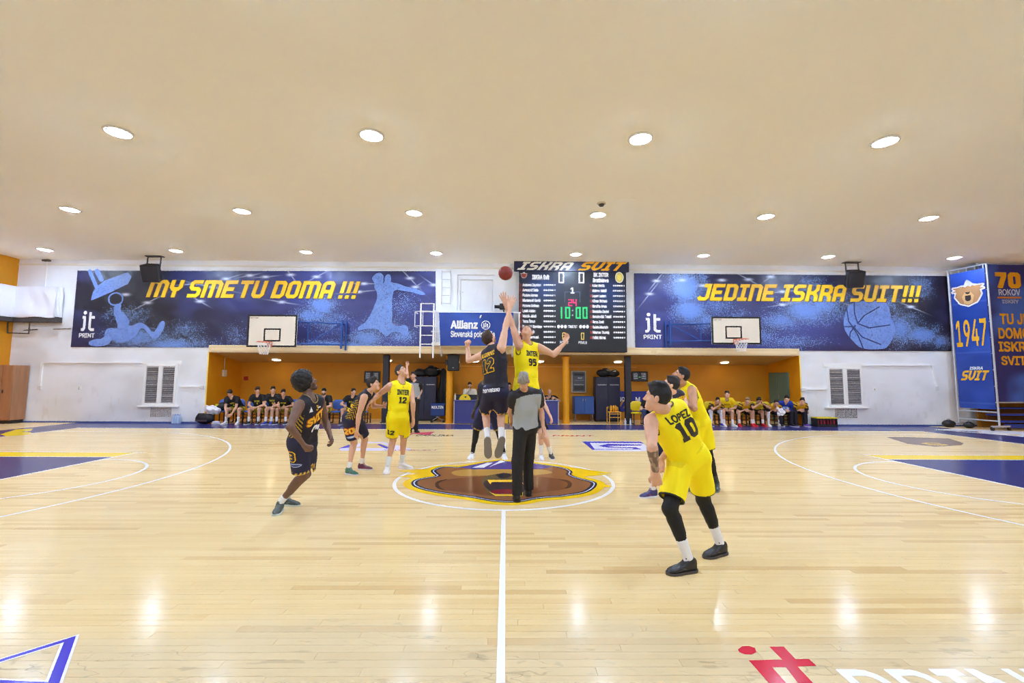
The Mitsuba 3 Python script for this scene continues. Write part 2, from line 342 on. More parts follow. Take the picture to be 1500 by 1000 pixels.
def line(pts, w=0.05, closed=False):
    return LineString(list(pts)+([pts[0]] if closed else [])).buffer(w/2, cap_style=2, join_style=1)
def arc(cx, cy, r, a0, a1, n=72): return [(cx+r*math.cos(math.radians(a0+(a1-a0)*i/n)), cy+r*math.sin(math.radians(a0+(a1-a0)*i/n))) for i in range(n+1)]
def paint(name, g, mat, z=0.0012, label=None):
    return obj(name, flat(g, z), mat, 'floor', label=label)
LINE_W = floor_paint(240, 238, 234)
NAVY = floor_paint(52, 54, 104)
# blue apron round the court, dark keys, lines
apron = sbox(-15.7, -9.2, 15.9, YB-.02).difference(sbox(-14.05, -7.55, 14.05, 7.55))
paint('apron', apron, NAVY, 0.0008, 'blue painted apron around the court')
for s in (-1, 1):
    paint('key', sbox(min(s*8.2, s*14), -2.45, max(s*8.2, s*14), 2.05), NAVY, 0.0008, 'dark blue painted key')
    paint('key_stripe', sbox(min(s*8.15, s*14), 2.05, max(s*8.15, s*14), 2.62), floor_paint(238, 200, 30), 0.0008, 'yellow stripe along the key')
    paint('key_line', unary_union([line([(s*14, 2.05), (s*8.2, 2.05)], .04), line([(s*8.2, 2.65), (s*8.2, -2.47), (s*14, -2.47)]), line([(s*14, 2.65), (s*8.0, 2.65)], .04)]), LINE_W)
    paint('free_throw_arc', line(arc(s*8.2, 0, 1.8, 90, 270) if s > 0 else arc(s*8.2, 0, 1.8, -90, 90)), LINE_W)
    a = math.degrees(math.asin(6.6/6.75)); x3 = s*12.425
    pts = arc(x3, 0, 6.75, 180-a, 180+a) if s > 0 else arc(x3, 0, 6.75, a, -a)
    paint('three_point_line', line([(s*14, pts[0][1])]+pts+[(s*14, pts[-1][1])]), LINE_W)
    paint('baseline', line([(s*14.02, -7.55), (s*14.02, 7.55)], .06), LINE_W)
    paint('sideline', line([(-14.05, s*7.52), (14.05, s*7.52)], .06), LINE_W)
paint('centre_line', line([(0, -7.5), (0, -1.8)]), LINE_W)
paint('centre_line', line([(0, 1.8), (0, 7.5)]), LINE_W)
paint('centre_circle', Point(0, 0).buffer(1.81, 48).difference(Point(0, 0).buffer(1.75, 48)), LINE_W, 0.0018)
# club emblem in the centre circle: a bear's head under a mountain cap
outer = soft([(-1.5, -0.326), (-1.503, -0.055), (-1.395, 0.096), (-1.171, 0.254), (-1.243, 0.388), (-1.358, 0.7), (-1.302, 0.913), (-1.232, 1.106), (-1.02, 1.109), (-0.857, 1.047), (-0.671, 1.247), (-0.414, 1.529), (-0.219, 1.641), (-0.071, 1.831), (0.081, 1.646), (0.413, 1.615), (0.818, 1.304), (1.056, 1.14), (1.215, 0.919), (1.248, 0.618), (1.179, 0.447), (1.214, 0.257), (1.367, 0.027), (1.5, -0.142), (1.5, -0.352), (1.369, -0.676), (1.2, -0.926), (0.837, -1.124), (0.598, -1.18), (0.431, -1.251), (0.312, -1.354), (0.13, -1.438), (-0.048, -1.415), (-0.229, -1.341), (-0.419, -1.196), (-0.736, -1.046), (-1.073, -0.859), (-1.367, -0.598)])
yel = outer.buffer(.11).union(unary_union([Polygon(x) for x in ([(-1.937, 0.692), (-1.297, 0.333), (-1.242, 0.717), (-1.504, 0.849)], [(-1.802, 0.181), (-1.314, 0.613), (-1.167, 0.228)], [(-1.629, 0.157), (-1.183, 0.334), (-1.377, -0.005)], [(1.235, 1.062), (1.915, 0.541), (1.216, 0.504)], [(1.168, 0.178), (1.822, 0.428), (1.297, 0.648)], [(1.262, -0.573), (1.696, -0.483), (1.331, -0.023)], [(-1.348, 0.82), (-0.965, 1.176), (-0.847, 0.951)])])).buffer(.015)
paint('emblem_edge', yel, floor_paint(240, 196, 26), 0.0022, 'yellow border of the bear emblem')
paint('emblem_outline', outer, floor_paint(44, 44, 62), 0.0028)
paint('emblem_rim', outer.buffer(-.035).difference(outer.buffer(-.055)), floor_paint(206, 212, 236), 0.0034)
paint('emblem_face', outer.buffer(-.10), floor_paint(140, 92, 58), 0.0034, 'brown face of the bear emblem')
for nm, pts, c, z in (
    ('emblem_forehead', [(-0.985, 0.574), (-0.804, 0.828), (-0.32, 0.866), (0.046, 0.84), (0.474, 0.877), (0.775, 0.82), (0.922, 0.5), (0.444, 0.301), (-0.013, 0.349), (-0.522, 0.262), (-0.83, 0.232)], (176, 136, 70), .0040),
    ('emblem_cap', [(-0.854, 1.015), (-0.668, 1.213), (-0.412, 1.493), (-0.081, 1.792), (0.08, 1.609), (0.418, 1.579), (0.627, 1.335), (0.892, 1.073), (0.658, 0.88), (-0.015, 0.855), (-0.562, 0.832)], (72, 66, 140), .0046),
    ('emblem_cheek', [(-1.091, -0.401), (-1.078, -0.087), (-0.837, 0.052), (-0.405, 0.198), (-0.129, 0.43), (0.331, 0.327), (0.718, 0.172), (1.056, -0.026), (1.085, -0.356), (0.995, -0.659), (0.501, -0.903), (0.28, -1.0), (-0.239, -1.097), (-0.437, -0.95), (-0.973, -0.719)], (116, 72, 46), .0040),
    ('emblem_muzzle', [(-0.394, -0.091), (-0.345, 0.238), (-0.157, 0.402), (-0.008, 0.544), (0.161, 0.434), (0.351, 0.273), (0.437, -0.082), (0.387, -0.787), (0.277, -1.093), (-0.192, -1.114), (-0.261, -0.812)], (96, 84, 58), .0046),
    ('emblem_nose', [(-0.156, 0.347), (-0.008, 0.516), (0.148, 0.379), (0.072, 0.113), (-0.006, 0.061), (-0.084, 0.111)], (40, 38, 46), .0052),
    ('emblem_mouth', [(-0.347, -0.28), (-0.279, 0.008), (0.319, 0.015), (0.383, -0.363), (0.301, -0.962), (-0.101, -0.966), (-0.255, -0.712)], (52, 44, 50), .0052),
    ('emblem_tongue', [(-0.226, -0.832), (-0.107, -0.69), (0.267, -0.687), (0.287, -0.944), (-0.125, -0.985)], (128, 36, 48), .0058),
    ('emblem_teeth', [(-0.282, -0.054), (0.29, -0.022), (0.31, -0.364), (0.263, -0.192), (-0.201, -0.208), (-0.217, -0.381)], (240, 196, 60), .0058),
    ('emblem_teeth', [(-0.225, -0.842), (-0.124, -0.994), (0.238, -0.991), (0.286, -0.847), (0.267, -1.093), (-0.122, -1.096)], (240, 196, 60), .0064),
    ('emblem_snow', [(-0.61, 0.987), (-0.346, 1.494), (-0.222, 1.514), (-0.387, 0.99)], (232, 232, 240), .0052),
    ('emblem_snow', [(-0.302, 1.023), (-0.081, 1.773), (0.021, 1.645), (-0.178, 1.288)], (232, 232, 240), .0052),
    ('emblem_snow', [(0.364, 1.542), (0.404, 1.56), (0.42, 1.034), (0.326, 1.032)], (232, 232, 240), .0052),
    ('emblem_mark', [(-1.095, -0.445), (-1.108, -0.123), (-0.892, 0.051), (-1.076, -0.264), (-0.986, -0.595), (-0.839, -0.798), (-1.003, -0.678)], (70, 46, 36), .0046),
    ('emblem_mark', [(1.1, -0.287), (1.08, -0.05), (0.872, 0.047), (1.044, -0.195), (0.987, -0.533), (0.895, -0.66), (1.03, -0.596)], (70, 46, 36), .0046)):
    paint(nm, soft(pts) if nm in ('emblem_forehead', 'emblem_cheek', 'emblem_muzzle', 'emblem_mouth', 'emblem_tongue', 'emblem_mark') else Polygon(pts).buffer(0), floor_paint(*c), z)
# sponsors' marks painted on the boards
tri = Polygon([(-2.752, -4.615), (-2.374, -5.128), (-3.177, -5.103)]).difference(Polygon([(-2.762, -4.692), (-2.487, -5.066), (-3.068, -5.028)]))
paint('sponsor_mark', tri.buffer(.012, join_style=2), floor_paint(232, 230, 240), 0.0012)
paint('sponsor_mark', tri.buffer(-.002, join_style=2), floor_paint(74, 64, 190), 0.0020, 'violet and white angular mark in the front left corner')
RED = floor_paint(206, 44, 66)
jt = [Polygon([(1.485, -4.89), (1.856, -4.879), (1.857, -4.944), (1.74, -4.95), (1.73, -5.176), (1.638, -5.175), (1.668, -4.956), (1.587, -4.955), (1.583, -5.175), (1.487, -5.174)]), Polygon([(1.69, -4.752), (1.781, -4.752), (1.774, -4.885), (1.691, -4.885)])]
paint('sponsor_logo', unary_union(jt).union(Polygon([(1.476, -4.78), (1.519, -4.748), (1.564, -4.744), (1.591, -4.766), (1.576, -4.809), (1.533, -4.833), (1.493, -4.83), (1.47, -4.809)])), RED, 0.0012, 'red letters j and t in the front right corner')
prn = affinity.scale(text_poly('PRINT', .42, bold=1, stretch=1.28), 1.0, 1.0, origin=(0, 0))
wp = [(1.943, -4.982), (3.273, -5.0)]
ang = math.atan2(wp[1][1]-wp[0][1], wp[1][0]-wp[0][0])
prn = affinity.scale(prn, (wp[1][0]-wp[0][0])/(prn.bounds[2]), 1, origin=(0, 0))
prn = affinity.affine_transform(affinity.translate(prn, 0, -.42), [1, math.tan(ang)*0, 0, 1, wp[0][0], wp[0][1]])
paint('sponsor_name', prn, floor_paint(240, 240, 244), 0.0012, 'white word PRINT in the front right corner')
lim = text_poly('GARLIMA', .34, bold=2, shear=.15, width=1.114)
paint('sponsor_name', affinity.translate(lim, *(-2.631, 5.729)), floor_paint(60, 50, 54), .0012, 'dark sponsor lettering near the far sideline')
paint('sponsor_mark', unary_union([Polygon([(-2.97, 6.478), (-2.23, 6.869), (-2.261, 5.902)]), Polygon([(-3.204, 5.792), (-2.805, 6.395), (-2.823, 5.885)])]), floor_paint(210, 84, 100), .0012)
paint('sponsor_mark', Polygon([(-3.944, 3.282), (-3.712, 4.469), (-3.212, 4.482), (-2.247, 3.32), (-2.214, 3.009), (-3.785, 2.975)]).difference(Polygon([(-3.609, 3.397), (-3.528, 4.217), (-3.213, 4.225), (-2.712, 3.418)])), floor_paint(222, 214, 232), .0012)
paint('sponsor_mark', unary_union([Polygon([(-3.976, 3.281), (-3.934, 3.961), (-3.744, 3.504)]), Polygon([(-3.249, 3.978), (-2.831, 3.307), (-2.761, 3.417), (-3.214, 4.101)])]), floor_paint(90, 84, 190), .0018)
paint('sponsor_name', affinity.translate(text_poly('KOVOPROJEKT', .16, bold=1, shear=.2, width=1.275), *(-2.85, 3.015)), floor_paint(190, 110, 130), .0018)
paint('sponsor_name', affinity.translate(text_poly('jt PRINT', .26, bold=2, shear=.2, width=1.703), *(0.997, 5.839)), floor_paint(196, 70, 60), .0012, 'red sponsor lettering near the far sideline')
sm = Polygon([(2.112, 4.757), (3.713, 4.8), (3.509, 3.131), (3.055, 3.02), (2.107, 3.101)])
paint('sponsor_mark', sm, floor_paint(226, 220, 232), .0012)
paint('sponsor_mark', unary_union([Polygon(x) for x in ([(2.1, 4.689), (3.692, 4.731), (3.664, 4.273), (3.593, 4.398), (2.256, 4.428), (2.2, 3.755), (2.171, 3.259), (2.102, 3.418)], [(2.362, 3.876), (2.688, 4.248), (3.59, 4.146), (3.463, 3.961), (2.606, 3.882), (2.738, 3.711), (3.273, 3.666), (3.311, 3.337), (2.072, 3.256), (2.09, 3.353), (3.096, 3.396), (3.167, 3.529), (2.544, 3.604)])]).buffer(0), floor_paint(74, 64, 176), .0018, 'violet S-shaped sponsor mark right of the centre circle')
paint('sponsor_mark', Polygon([(11.461, 5.91), (12.143, 5.93), (13.108, 5.642), (12.518, 4.625), (12.041, 4.229), (11.094, 3.964), (10.819, 4.452)]), floor_paint(128, 104, 88), .0012, 'brown oval mark with a yellow letter near the right key')
paint('sponsor_name', affinity.translate(text_poly('S', .45, bold=3, shear=.3, stretch=1.6), *(11.183, 4.209)), floor_paint(220, 180, 70), .0018)
paint('apron_lettering', unary_union([Polygon([(-14.643, 5.761), (-15.574, 7.077), (-15.256, 7.269), (-14.662, 6.63), (-14.777, 6.444), (-14.281, 6.282), (-13.767, 5.708), (-13.958, 5.31)])]), floor_paint(232, 200, 28), .0014, 'yellow lettering on the left apron')
paint('apron_lettering', Polygon([(14.981, 8.074), (16.127, 8.446), (17.559, 7.541), (17.572, 6.426), (15.905, 5.417), (15.772, 6.371)]).difference(unary_union([Polygon(x) for x in ([(15.314, 7.873), (16.101, 7.491), (15.645, 7.279)], [(16.014, 7.195), (16.429, 6.565), (15.996, 6.378)])])), floor_paint(226, 228, 236), .0014, 'white lettering on the right apron')

# walls
wall = sbox(XL-.3, 0, XR+.3, ZC).difference(sbox(NX0, -1, NX1, NZ)).difference(sbox(*(-1.862, 4.235, -0.442, 5.645)))
wm = slab(wall, .25); v = wm.vertices; wm.vertices = np.stack([v[:, 0], YB+.25-v[:, 2], v[:, 1]], 1)
obj('wall_back', wm, WALL, kind='structure', label='white plastered back wall of the hall')
obj('wall_left', bx(XL-.3, XL, YF, YB, 0, ZC), ORANGE, kind='structure', label='orange-yellow left end wall')
obj('wall_right', bx(XR, XR+.3, YF, YB, 0, ZC), ORANGE, kind='structure', label='orange right end wall')
obj('wall_front', bx(XL-.3, XR+.3, YF-.3, YF, 0, ZC), WALL, kind='structure')
obj('ceiling', bx(XL-.3, XR+.3, YF-.3, YB+.25, ZC, ZC+.2), CEIL, kind='structure', label='cream ceiling of the hall')
obj('wall_alcove_back', bx(NX0-.2, NX1+.2, NY, NY+.2, 0, NZ+.2), ORANGE, kind='structure', label='orange back wall of the team bench alcove')
obj('wall_alcove_left', cat(bx(NX0, NX0+.012, YB-.002, NY, 0, NZ-.002), bx(NX0-.2, NX0-.001, YB+.26, NY, 0, NZ)), ORANGE, kind='structure')
obj('wall_alcove_right', cat(bx(NX1-.012, NX1, YB-.002, NY, 0, NZ-.002), bx(NX1+.001, NX1+.2, YB+.26, NY, 0, NZ)), ORANGE, kind='structure')
cm = bx(NX0-.2, NX1+.2, YB+.25, NY+.2, NZ, NZ+.12); vv = cm.vertices.copy(); vv[:, 2] -= (vv[:, 1]-YB-.25)/(NY-YB-.25)*.30; cm.vertices = vv
obj('ceiling_alcove', cm, bsdf('alcove_ceiling', col(176, 138, 78), .7), kind='structure', label='sloping tan ceiling of the alcove')
BEAM = M(226, 204, 160, .55)
obj('trim_1', bx(NX0, NX1, YB-.05, YB+.02, NZ, NZ+.27, .012), BEAM, kind='structure', label='cream beam over the alcove')
for i in range(4):
    xa = NX0+.1+i*(NX1-NX0)/4
    obj('board', bx(xa, xa+(NX1-NX0)/4-.2, YB-.062, YB-.05, NZ+.05, NZ+.16, .004), M(238, 216, 172, .5), 'trim_1')
obj('trim_2', bx(XL, XR, YB-.03, YB, 5.86, 5.93, .008), M(226, 220, 206, .7), kind='structure')
for nm, xa, xb, z0 in (('baseboard_left', XL, NX0, 0), ('baseboard_right', NX1, XR, 0)):
    obj(nm, bx(xa, xb, YB-.015, YB, 0, .05), M(70, 90, 150, .5), kind='structure')
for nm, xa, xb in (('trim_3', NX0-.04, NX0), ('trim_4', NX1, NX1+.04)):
    obj(nm, bx(xa, xb, YB-.012, YB+.01, 0, NZ), M(242, 220, 120, .5), kind='structure')  # yellow light along the alcove corners, put in as pale coloured strips

# ------------------------------------------------------------------ downlights
GREY = M(150, 150, 152, .4, .6)
DARK = M(40, 40, 44, .5)
scene['m_lens'] = {'type': 'diffuse', 'id': 'm_lens', 'reflectance': rgb([.8, .8, .8])}
ring = lathe([(.185, 0), (.225, 0), (.232, -.012), (.225, -.028), (.20, -.032), (.175, -.01), (.185, 0)], (0, 0, 0), 28)
cup = lathe([(.185, -.002), (.178, -.012), (.0, -.012)], (0, 0, 0), 28)
lens = lathe([(0, -.062), (.06, -.061), (.11, -.056), (.14, -.050), (.152, -.042), (.155, -.012)], (0, 0, 0), 24); lens.vertices *= [.9, 1, 1]
ring_d, cup_d, lens_d = mikit.ply(ring, M(214, 208, 196, .4), smooth=40), mikit.ply(cup, DARK), mikit.ply(lens, 'm_lens')
ordinal = ['first', 'second', 'third', 'fourth', 'fifth', 'sixth', 'seventh', 'eighth']
for yr, n, off, where in ((.2, 4, 2, 'nearest ceiling row of four'), (4.05, 6, 1, 'middle ceiling row of six'), (7.9, 8, 0, 'farthest ceiling row of eight'), (-3.65, 0, 0, ''), (-7.5, 0, 0, '')):
    for i, xr in enumerate((-16.05, -11.53, -7.02, -2.46, 2.46, 7.0, 11.45, 16.0)):
        inside = off <= i < off+n
        lab = 'round recessed downlight, %s from the left in the %s' % (ordinal[i-off], where) if inside else 'round recessed ceiling downlight above the near half of the hall'
        t = thing('ceiling_lamp', lab, 'lamp', 'recessed ceiling downlights')
        m = T().translate([xr, yr, ZC-.002])
        scene[t+'__trim_ring'] = {**ring_d, 'to_world': m}
        scene[t+'__reflector'] = {**cup_d, 'to_world': m}
        scene[t+'__lens'] = {**lens_d, 'to_world': m, 'emitter': {'type': 'area', 'radiance': rgb([LAMP*.84, LAMP*1.08, LAMP*1.46])}}
def alcove_z(y): return NZ-(y-YB-.25)/(NY-YB-.25)*.30
slope = math.degrees(math.atan2(-.30, NY-YB-.25))
disc = lathe([(.0, -.045), (.13, -.045), (.155, -.03), (.16, 0)], (0, 0, 0), 24)
base = lathe([(.165, -.016), (.175, -.016), (.178, 0), (.165, 0)], (0, 0, 0), 24)
disc_d, base_d = mikit.ply(disc, 'm_lens'), mikit.ply(base, WHITE)
for i, xr in enumerate((-9.3, -4.8, -1.25, 1.4, 4.6, 9.0)):
    t = thing('alcove_lamp', 'round flush lamp on the alcove ceiling, %s from the left' % ordinal[i], 'lamp', 'round lamps on the alcove ceiling')
    y = 10.75; m = T().translate([xr, y, alcove_z(y)-.004]).rotate([1, 0, 0], slope)
    scene[t+'__base'] = {**base_d, 'to_world': m}
    scene[t+'__diffuser'] = {**disc_d, 'to_world': m, 'emitter': {'type': 'area', 'radiance': rgb([NICHE_LAMP, NICHE_LAMP*.84, NICHE_LAMP*.52])}}
t = thing('smoke_detector', 'small dark dome detector on the ceiling behind a middle-row lamp', 'detector')
cx, cy = (2.39, 3.275)
obj('dome', lathe([(.0, -.10), (.05, -.09), (.07, -.06), (.075, -.04)], (cx, cy, ZC), 16), M(60, 52, 44, .4), t, smooth=40)
obj('base', lathe([(.075, -.04), (.11, -.03), (.11, 0)], (cx, cy, ZC), 16), M(196, 182, 156, .5), t, smooth=40)
hx, hy = (2.971, 3.259)
t = thing('ceiling_hatch', 'faint square service panel in the ceiling beside the smoke detector', 'hatch')
obj('panel', bx(hx-.25, hx+.25, hy-.3, hy+.3, ZC-.006, ZC-.0005, .003), CEIL, t)

# ------------------------------------------------------------------ long banners on the back wall
def cloth_rect(pts, Y, thick=.012):
    return on_wall(Polygon(pts), Y, thick)
BL = [(-16.177, 5.671), (-2.691, 5.761), (-2.634, 2.815), (-16.184, 2.781)]
BR = [(4.907, 5.747), (17.068, 5.743), (17.032, 2.834), (4.908, 2.785)]
bl = thing('banner', 'long dark blue banner reading MY SME TU DOMA on the left of the back wall', 'banner')
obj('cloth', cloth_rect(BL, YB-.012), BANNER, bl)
br = thing('banner', 'long dark blue banner reading JEDINE ISKRA SVIT on the right of the back wall', 'banner')
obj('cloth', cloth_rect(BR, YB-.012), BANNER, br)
YL = YB-.026
def letters_at(parent, words, p0, p1, gap=.55):
    """words set along one line from p0 (left, base) to p1 (right, top)"""
    h = p1[1]-p0[1]; sh = .28
    out, x = [], 0
    for w in words:
        g = block(w, 6, sh, 1.28, gap=gap); out.append(affinity.translate(g, x, 0)); x = out[-1].bounds[2]+.75
    k = (p1[0]-p0[0])/out[-1].bounds[2]
    for w, g in zip(words, out):
        g = affinity.translate(affinity.scale(g, k, h/6, origin=(0, 0)), p0[0], p0[1])
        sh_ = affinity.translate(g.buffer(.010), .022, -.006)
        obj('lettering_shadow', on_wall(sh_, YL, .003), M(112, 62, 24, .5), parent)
        obj('lettering', on_wall(g, YL-.003, .004), GOLD, parent)
a, b = [(-13.557, 4.676), (-5.527, 5.342)]
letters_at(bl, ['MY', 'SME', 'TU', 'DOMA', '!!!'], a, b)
a, b = [(7.297, 4.707), (16.026, 5.36)]
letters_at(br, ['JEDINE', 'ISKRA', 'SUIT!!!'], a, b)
def jt_print(parent, box):
    x0, z0, x1, z1 = box
    g = jt_logo(1.0); g = affinity.scale(g, (x1-x0)*.86/g.bounds[2], (z1-z0)*.76, origin=(0, 0))
    obj('logo', on_wall(affinity.translate(g, x0+.07*(x1-x0), z0+.24*(z1-z0)), YL, .004), WHITE, parent)
    obj('lettering', on_wall(affinity.translate(text_poly('PRINT', (z1-z0)*.155, bold=3, width=x1-x0), x0, z0), YL, .004), WHITE, parent)
jt_print(bl, (-15.913, 3.139, -15.341, 4.144))
jt_print(br, (5.227, 3.227, 5.925, 4.223))
def sil(parent, *gs, label=None):
    g = unary_union([soft(x) for x in gs])
    obj('printed_figure', on_wall(g, YL+.004, .006), SILH, parent, label=label)
def seg(pts, w): return LineString(pts).buffer(w/2, cap_style=1)
# dunking player with hoop (left end)
sil(bl, [(-14.694, 4.389), (-14.502, 4.44), (-14.423, 4.366), (-14.483, 4.19), (-14.219, 3.943), (-14.058, 3.745), (-14.144, 3.595), (-13.925, 3.597), (-13.716, 3.747), (-13.412, 3.6), (-13.195, 3.304), (-13.063, 3.503), (-12.979, 3.703), (-12.864, 3.803), (-12.761, 3.729), (-12.794, 3.505), (-12.945, 3.207), (-13.131, 3.082), (-13.286, 3.204), (-13.447, 3.401), (-13.653, 3.549), (-13.822, 3.201), (-14.099, 3.001), (-14.485, 2.949), (-14.691, 3.096), (-14.772, 2.898), (-15.056, 2.798), (-15.495, 2.82), (-15.557, 2.992), (-15.274, 3.092), (-14.982, 3.094), (-14.961, 3.441), (-14.772, 3.516), (-14.476, 3.469), (-14.602, 3.84), (-14.72, 4.089)],
    label='pale-blue figure of a dunking player')
obj('printed_figure', on_wall(unary_union([Polygon([(-15.564, 4.557), (-15.515, 4.859), (-15.385, 5.061), (-15.108, 5.29), (-14.295, 5.6), (-14.161, 5.449), (-14.265, 5.196), (-14.831, 4.889)]), LineString([(-15.718, 5.649), (-15.424, 5.06)]).buffer(.05), LineString([(-15.442, 5.651), (-15.26, 5.339)]).buffer(.07)]).buffer(.02), YL+.004, .006), SILH, bl, label='pale-blue basket board')
hoop = soft([(-14.954, 4.587), (-14.895, 4.763), (-14.682, 4.865), (-14.455, 4.782), (-14.376, 4.592), (-14.451, 4.416), (-14.641, 4.339), (-14.865, 4.387)])
obj('printed_figure', on_wall(hoop.buffer(.015).difference(hoop.buffer(-.04)), YL+.004, .006), SILH, bl)
# jumping player with ball (right end of the left banner)
sil(bl, [(-5.094, 5.5), (-4.974, 5.654), (-4.8, 5.697), (-4.672, 5.606), (-4.657, 5.428), (-4.687, 5.249), (-4.614, 5.326), (-4.62, 5.53), (-4.523, 5.643), (-4.397, 5.608), (-4.367, 5.43), (-4.389, 5.328), (-4.113, 5.28), (-3.81, 5.155), (-3.459, 5.107), (-3.106, 4.932), (-3.054, 4.841), (-3.253, 4.84), (-3.605, 4.954), (-3.956, 5.002), (-4.232, 5.05), (-4.301, 4.821), (-4.314, 4.417), (-4.28, 4.065), (-4.32, 3.714), (-4.02, 3.641), (-3.774, 3.718), (-3.672, 3.568), (-3.665, 3.318), (-3.813, 3.267), (-4.015, 3.441), (-4.312, 3.414), (-4.455, 3.238), (-4.606, 3.312), (-4.76, 3.511), (-5.157, 3.558), (-5.549, 3.455), (-5.603, 3.58), (-5.312, 3.757), (-5.17, 3.958), (-5.054, 4.21), (-4.962, 4.463), (-4.87, 4.716), (-4.903, 4.969), (-5.006, 5.095), (-4.987, 5.272), (-5.091, 5.424)],
    label='pale-blue figure of a leaping player')
# ball (right end of the right banner)
bp = [(12.912, 3.959), (12.995, 4.267), (13.142, 4.532), (13.373, 4.71), (13.772, 4.748), (14.214, 4.752), (14.564, 4.71), (14.727, 4.5), (14.749, 4.148), (14.864, 3.885), (14.907, 3.535), (14.779, 3.273), (14.587, 3.01), (14.448, 2.888), (13.572, 2.874), (13.281, 3.132), (13.036, 3.435), (12.919, 3.696)]
obj('printed_figure', on_wall(soft(bp), YL+.004, .006), SILH, br, label='pale-blue basketball')
seams = [[(13.371, 4.688), (13.356, 4.269), (13.456, 3.875), (13.885, 3.703), (14.683, 3.818)], [(13.456, 3.875), (13.738, 4.184), (14.332, 4.519)], [(12.921, 3.74), (13.273, 3.743), (13.6, 3.352), (14.284, 3.073)], [(13.069, 4.399), (13.109, 3.96), (13.43, 3.438), (13.617, 2.896)], [(13.116, 3.305), (13.15, 3.523), (13.363, 3.787)]]
obj('printed_seam', on_wall(unary_union([LineString(s).buffer(.022) for s in seams]), YL-.003, .004), M(48, 62, 120, .5), br)

# ------------------------------------------------------------------ scoreboard
sb = thing('scoreboard', 'large black LED scoreboard under an ISKRA SVIT header on the back wall', 'scoreboard')
YS = 9.0
x0, z0, x1, z1 = (0.49, 2.69, 4.524, 5.787)
def led_ground(p, n, uv):
    a = dr.exp(-dr.square((p.x-1.3)/.55)-dr.square((p.z-5.1)/.5))+dr.exp(-dr.square((p.x-3.9)/.5)-dr.square((p.z-4.9)/.6))
    b = dr.exp(-dr.square((p.x-2.5)/.9)-dr.square((p.z-4.5)/1.3))
    return mix(mix(col(21, 21, 26), col(46, 50, 58), b*0.5), col(40, 72, 140), a*0.55)
obj('case', bx(x0, x1, YS, YB-.02, z0, z1, .015), bsdf('led_ground', P(led_ground), .4), sb)
hx0, hz0, hx1, hz1 = (0.297, 5.724, 4.633, 6.155)
obj('header', bx(hx0, hx1, YS-.04, YS+.1, hz0, hz1, .01), M(30, 32, 66, .4), sb)
a, b = [(0.399, 5.767), (2.557, 6.074)]
obj('header_lettering', on_wall(affinity.translate(block('ISKRA', b[1]-a[1], .5, 1.3, width=b[0]-a[0]), *a), YS-.041, .005), M(226, 220, 206, .4), sb)
a, b = [(2.684, 5.761), (4.57, 6.091)]
obj('header_lettering', on_wall(affinity.translate(block('SVIT', b[1]-a[1], .5, 1.4, width=b[0]-a[0], gap=.5), *a), YS-.041, .005), M(240, 168, 20, .4), sb, label='golden word SVIT')
YT = YS-.001
SBW, SBR = M(245, 245, 250, .4), M(206, 52, 40, .4)
def put(name, g, xz, mat, label=None): return obj(name, on_wall(affinity.translate(g, *xz), YT, .004), mat, sb, label=label)
sx = (x1-x0)/157.0; SZ = lambda y: z1-(y-396)/119.0*(z1-z0); SX = lambda u: x0+(u-760)*sx
put('team_name', text_poly('ISKRA Svit', 6.2*sx, 6, width=25*sx), (SX(779), SZ(410)), SBW)
put('team_name', text_poly('BK INTER', 5.5*sx, 6, width=22*sx), (SX(869), SZ(405.5)), SBW)
put('team_name', text_poly('Bratislava', 5.5*sx, 6, width=23*sx), (SX(868), SZ(413.5)), SBW)
L = ['2 Andrews Dayshon', '4 Avramović Saša', '11 Findura Roman', '12 Mladenović David', '13 Parsons DeSean', '15 Lysák Adrian', '19 Matzák Jakub', '20 Turza Šimon', '24 Plavucký Stanislav', '25 Bohm Erik', '33 Rak Samuel', '']
Rn = ['5 Kollar Martin', '7 Malovec Matúš', '10 Lopez Lautaro', '11 Körner Richard', '12 Beručka Arnas', '13 Bandulka Daniel', '14 Bernátovčák Tomáš', '21 Barna Zsolt', '23 Galeta Maurizio', '33 Malovec Timotej', '55 Faťák Michal']
wl = [27, 23, 22.5, 26, 24, 19, 20.5, 18.5, 28.5, 18, 24, 0]; wr = [18, 21, 20.5, 21.5, 21, 24, 27.5, 16.5, 22.5, 24, 19]
dot = lambda r: unary_union([Point(i*3.0*sx, 0).buffer(r*sx, 6) for i in range(5)]+[affinity.translate(sbox(-.6*sx, -1.1*sx, .6*sx, 1.1*sx), 15.2*sx, 0)])
for names, ws, u0, un, ud, y0, dy in ((L, wl, 761, 765, 797, 418.3, 7.55), (Rn, wr, 863.5, 867, 898.5, 418.5, 7.55)):
    for i, nm in enumerate(names):
        y = y0+i*dy
        if nm:
            num, who = nm.split(' ', 1)
            put('player_number', text_poly(num, 3.4*sx, 4, width=(1.4 if len(num) == 1 else 2.8)*sx), (SX(u0), SZ(y+1.8)), SBR)
            put('player_name', text_poly(who, 3.9*sx, 5, width=ws[i]*sx), (SX(un), SZ(y+1.9)), SBW)
        put('foul_lights', dot(1.35), (SX(ud), SZ(y)), SBW)
def seven(d, w, h, t):
    on = {'0': 'abcdef', '1': 'bc', '2': 'abdeg', '4': 'bcfg'}[d]
    s = {'a': [(0, h), (w, h)], 'b': [(w, h), (w, h/2)], 'c': [(w, h/2), (w, 0)], 'd': [(0, 0), (w, 0)], 'e': [(0, 0), (0, h/2)], 'f': [(0, h/2), (0, h)], 'g': [(0, h/2), (w, h/2)]}
    return unary_union([LineString(s[c]).buffer(t/2, cap_style=3) for c in on])
for u in (818.5, 848): put('score_digit', seven('0', 6.4*sx, 14.5*sx, 2.0*sx), (SX(u), SZ(414.5)), SBW)
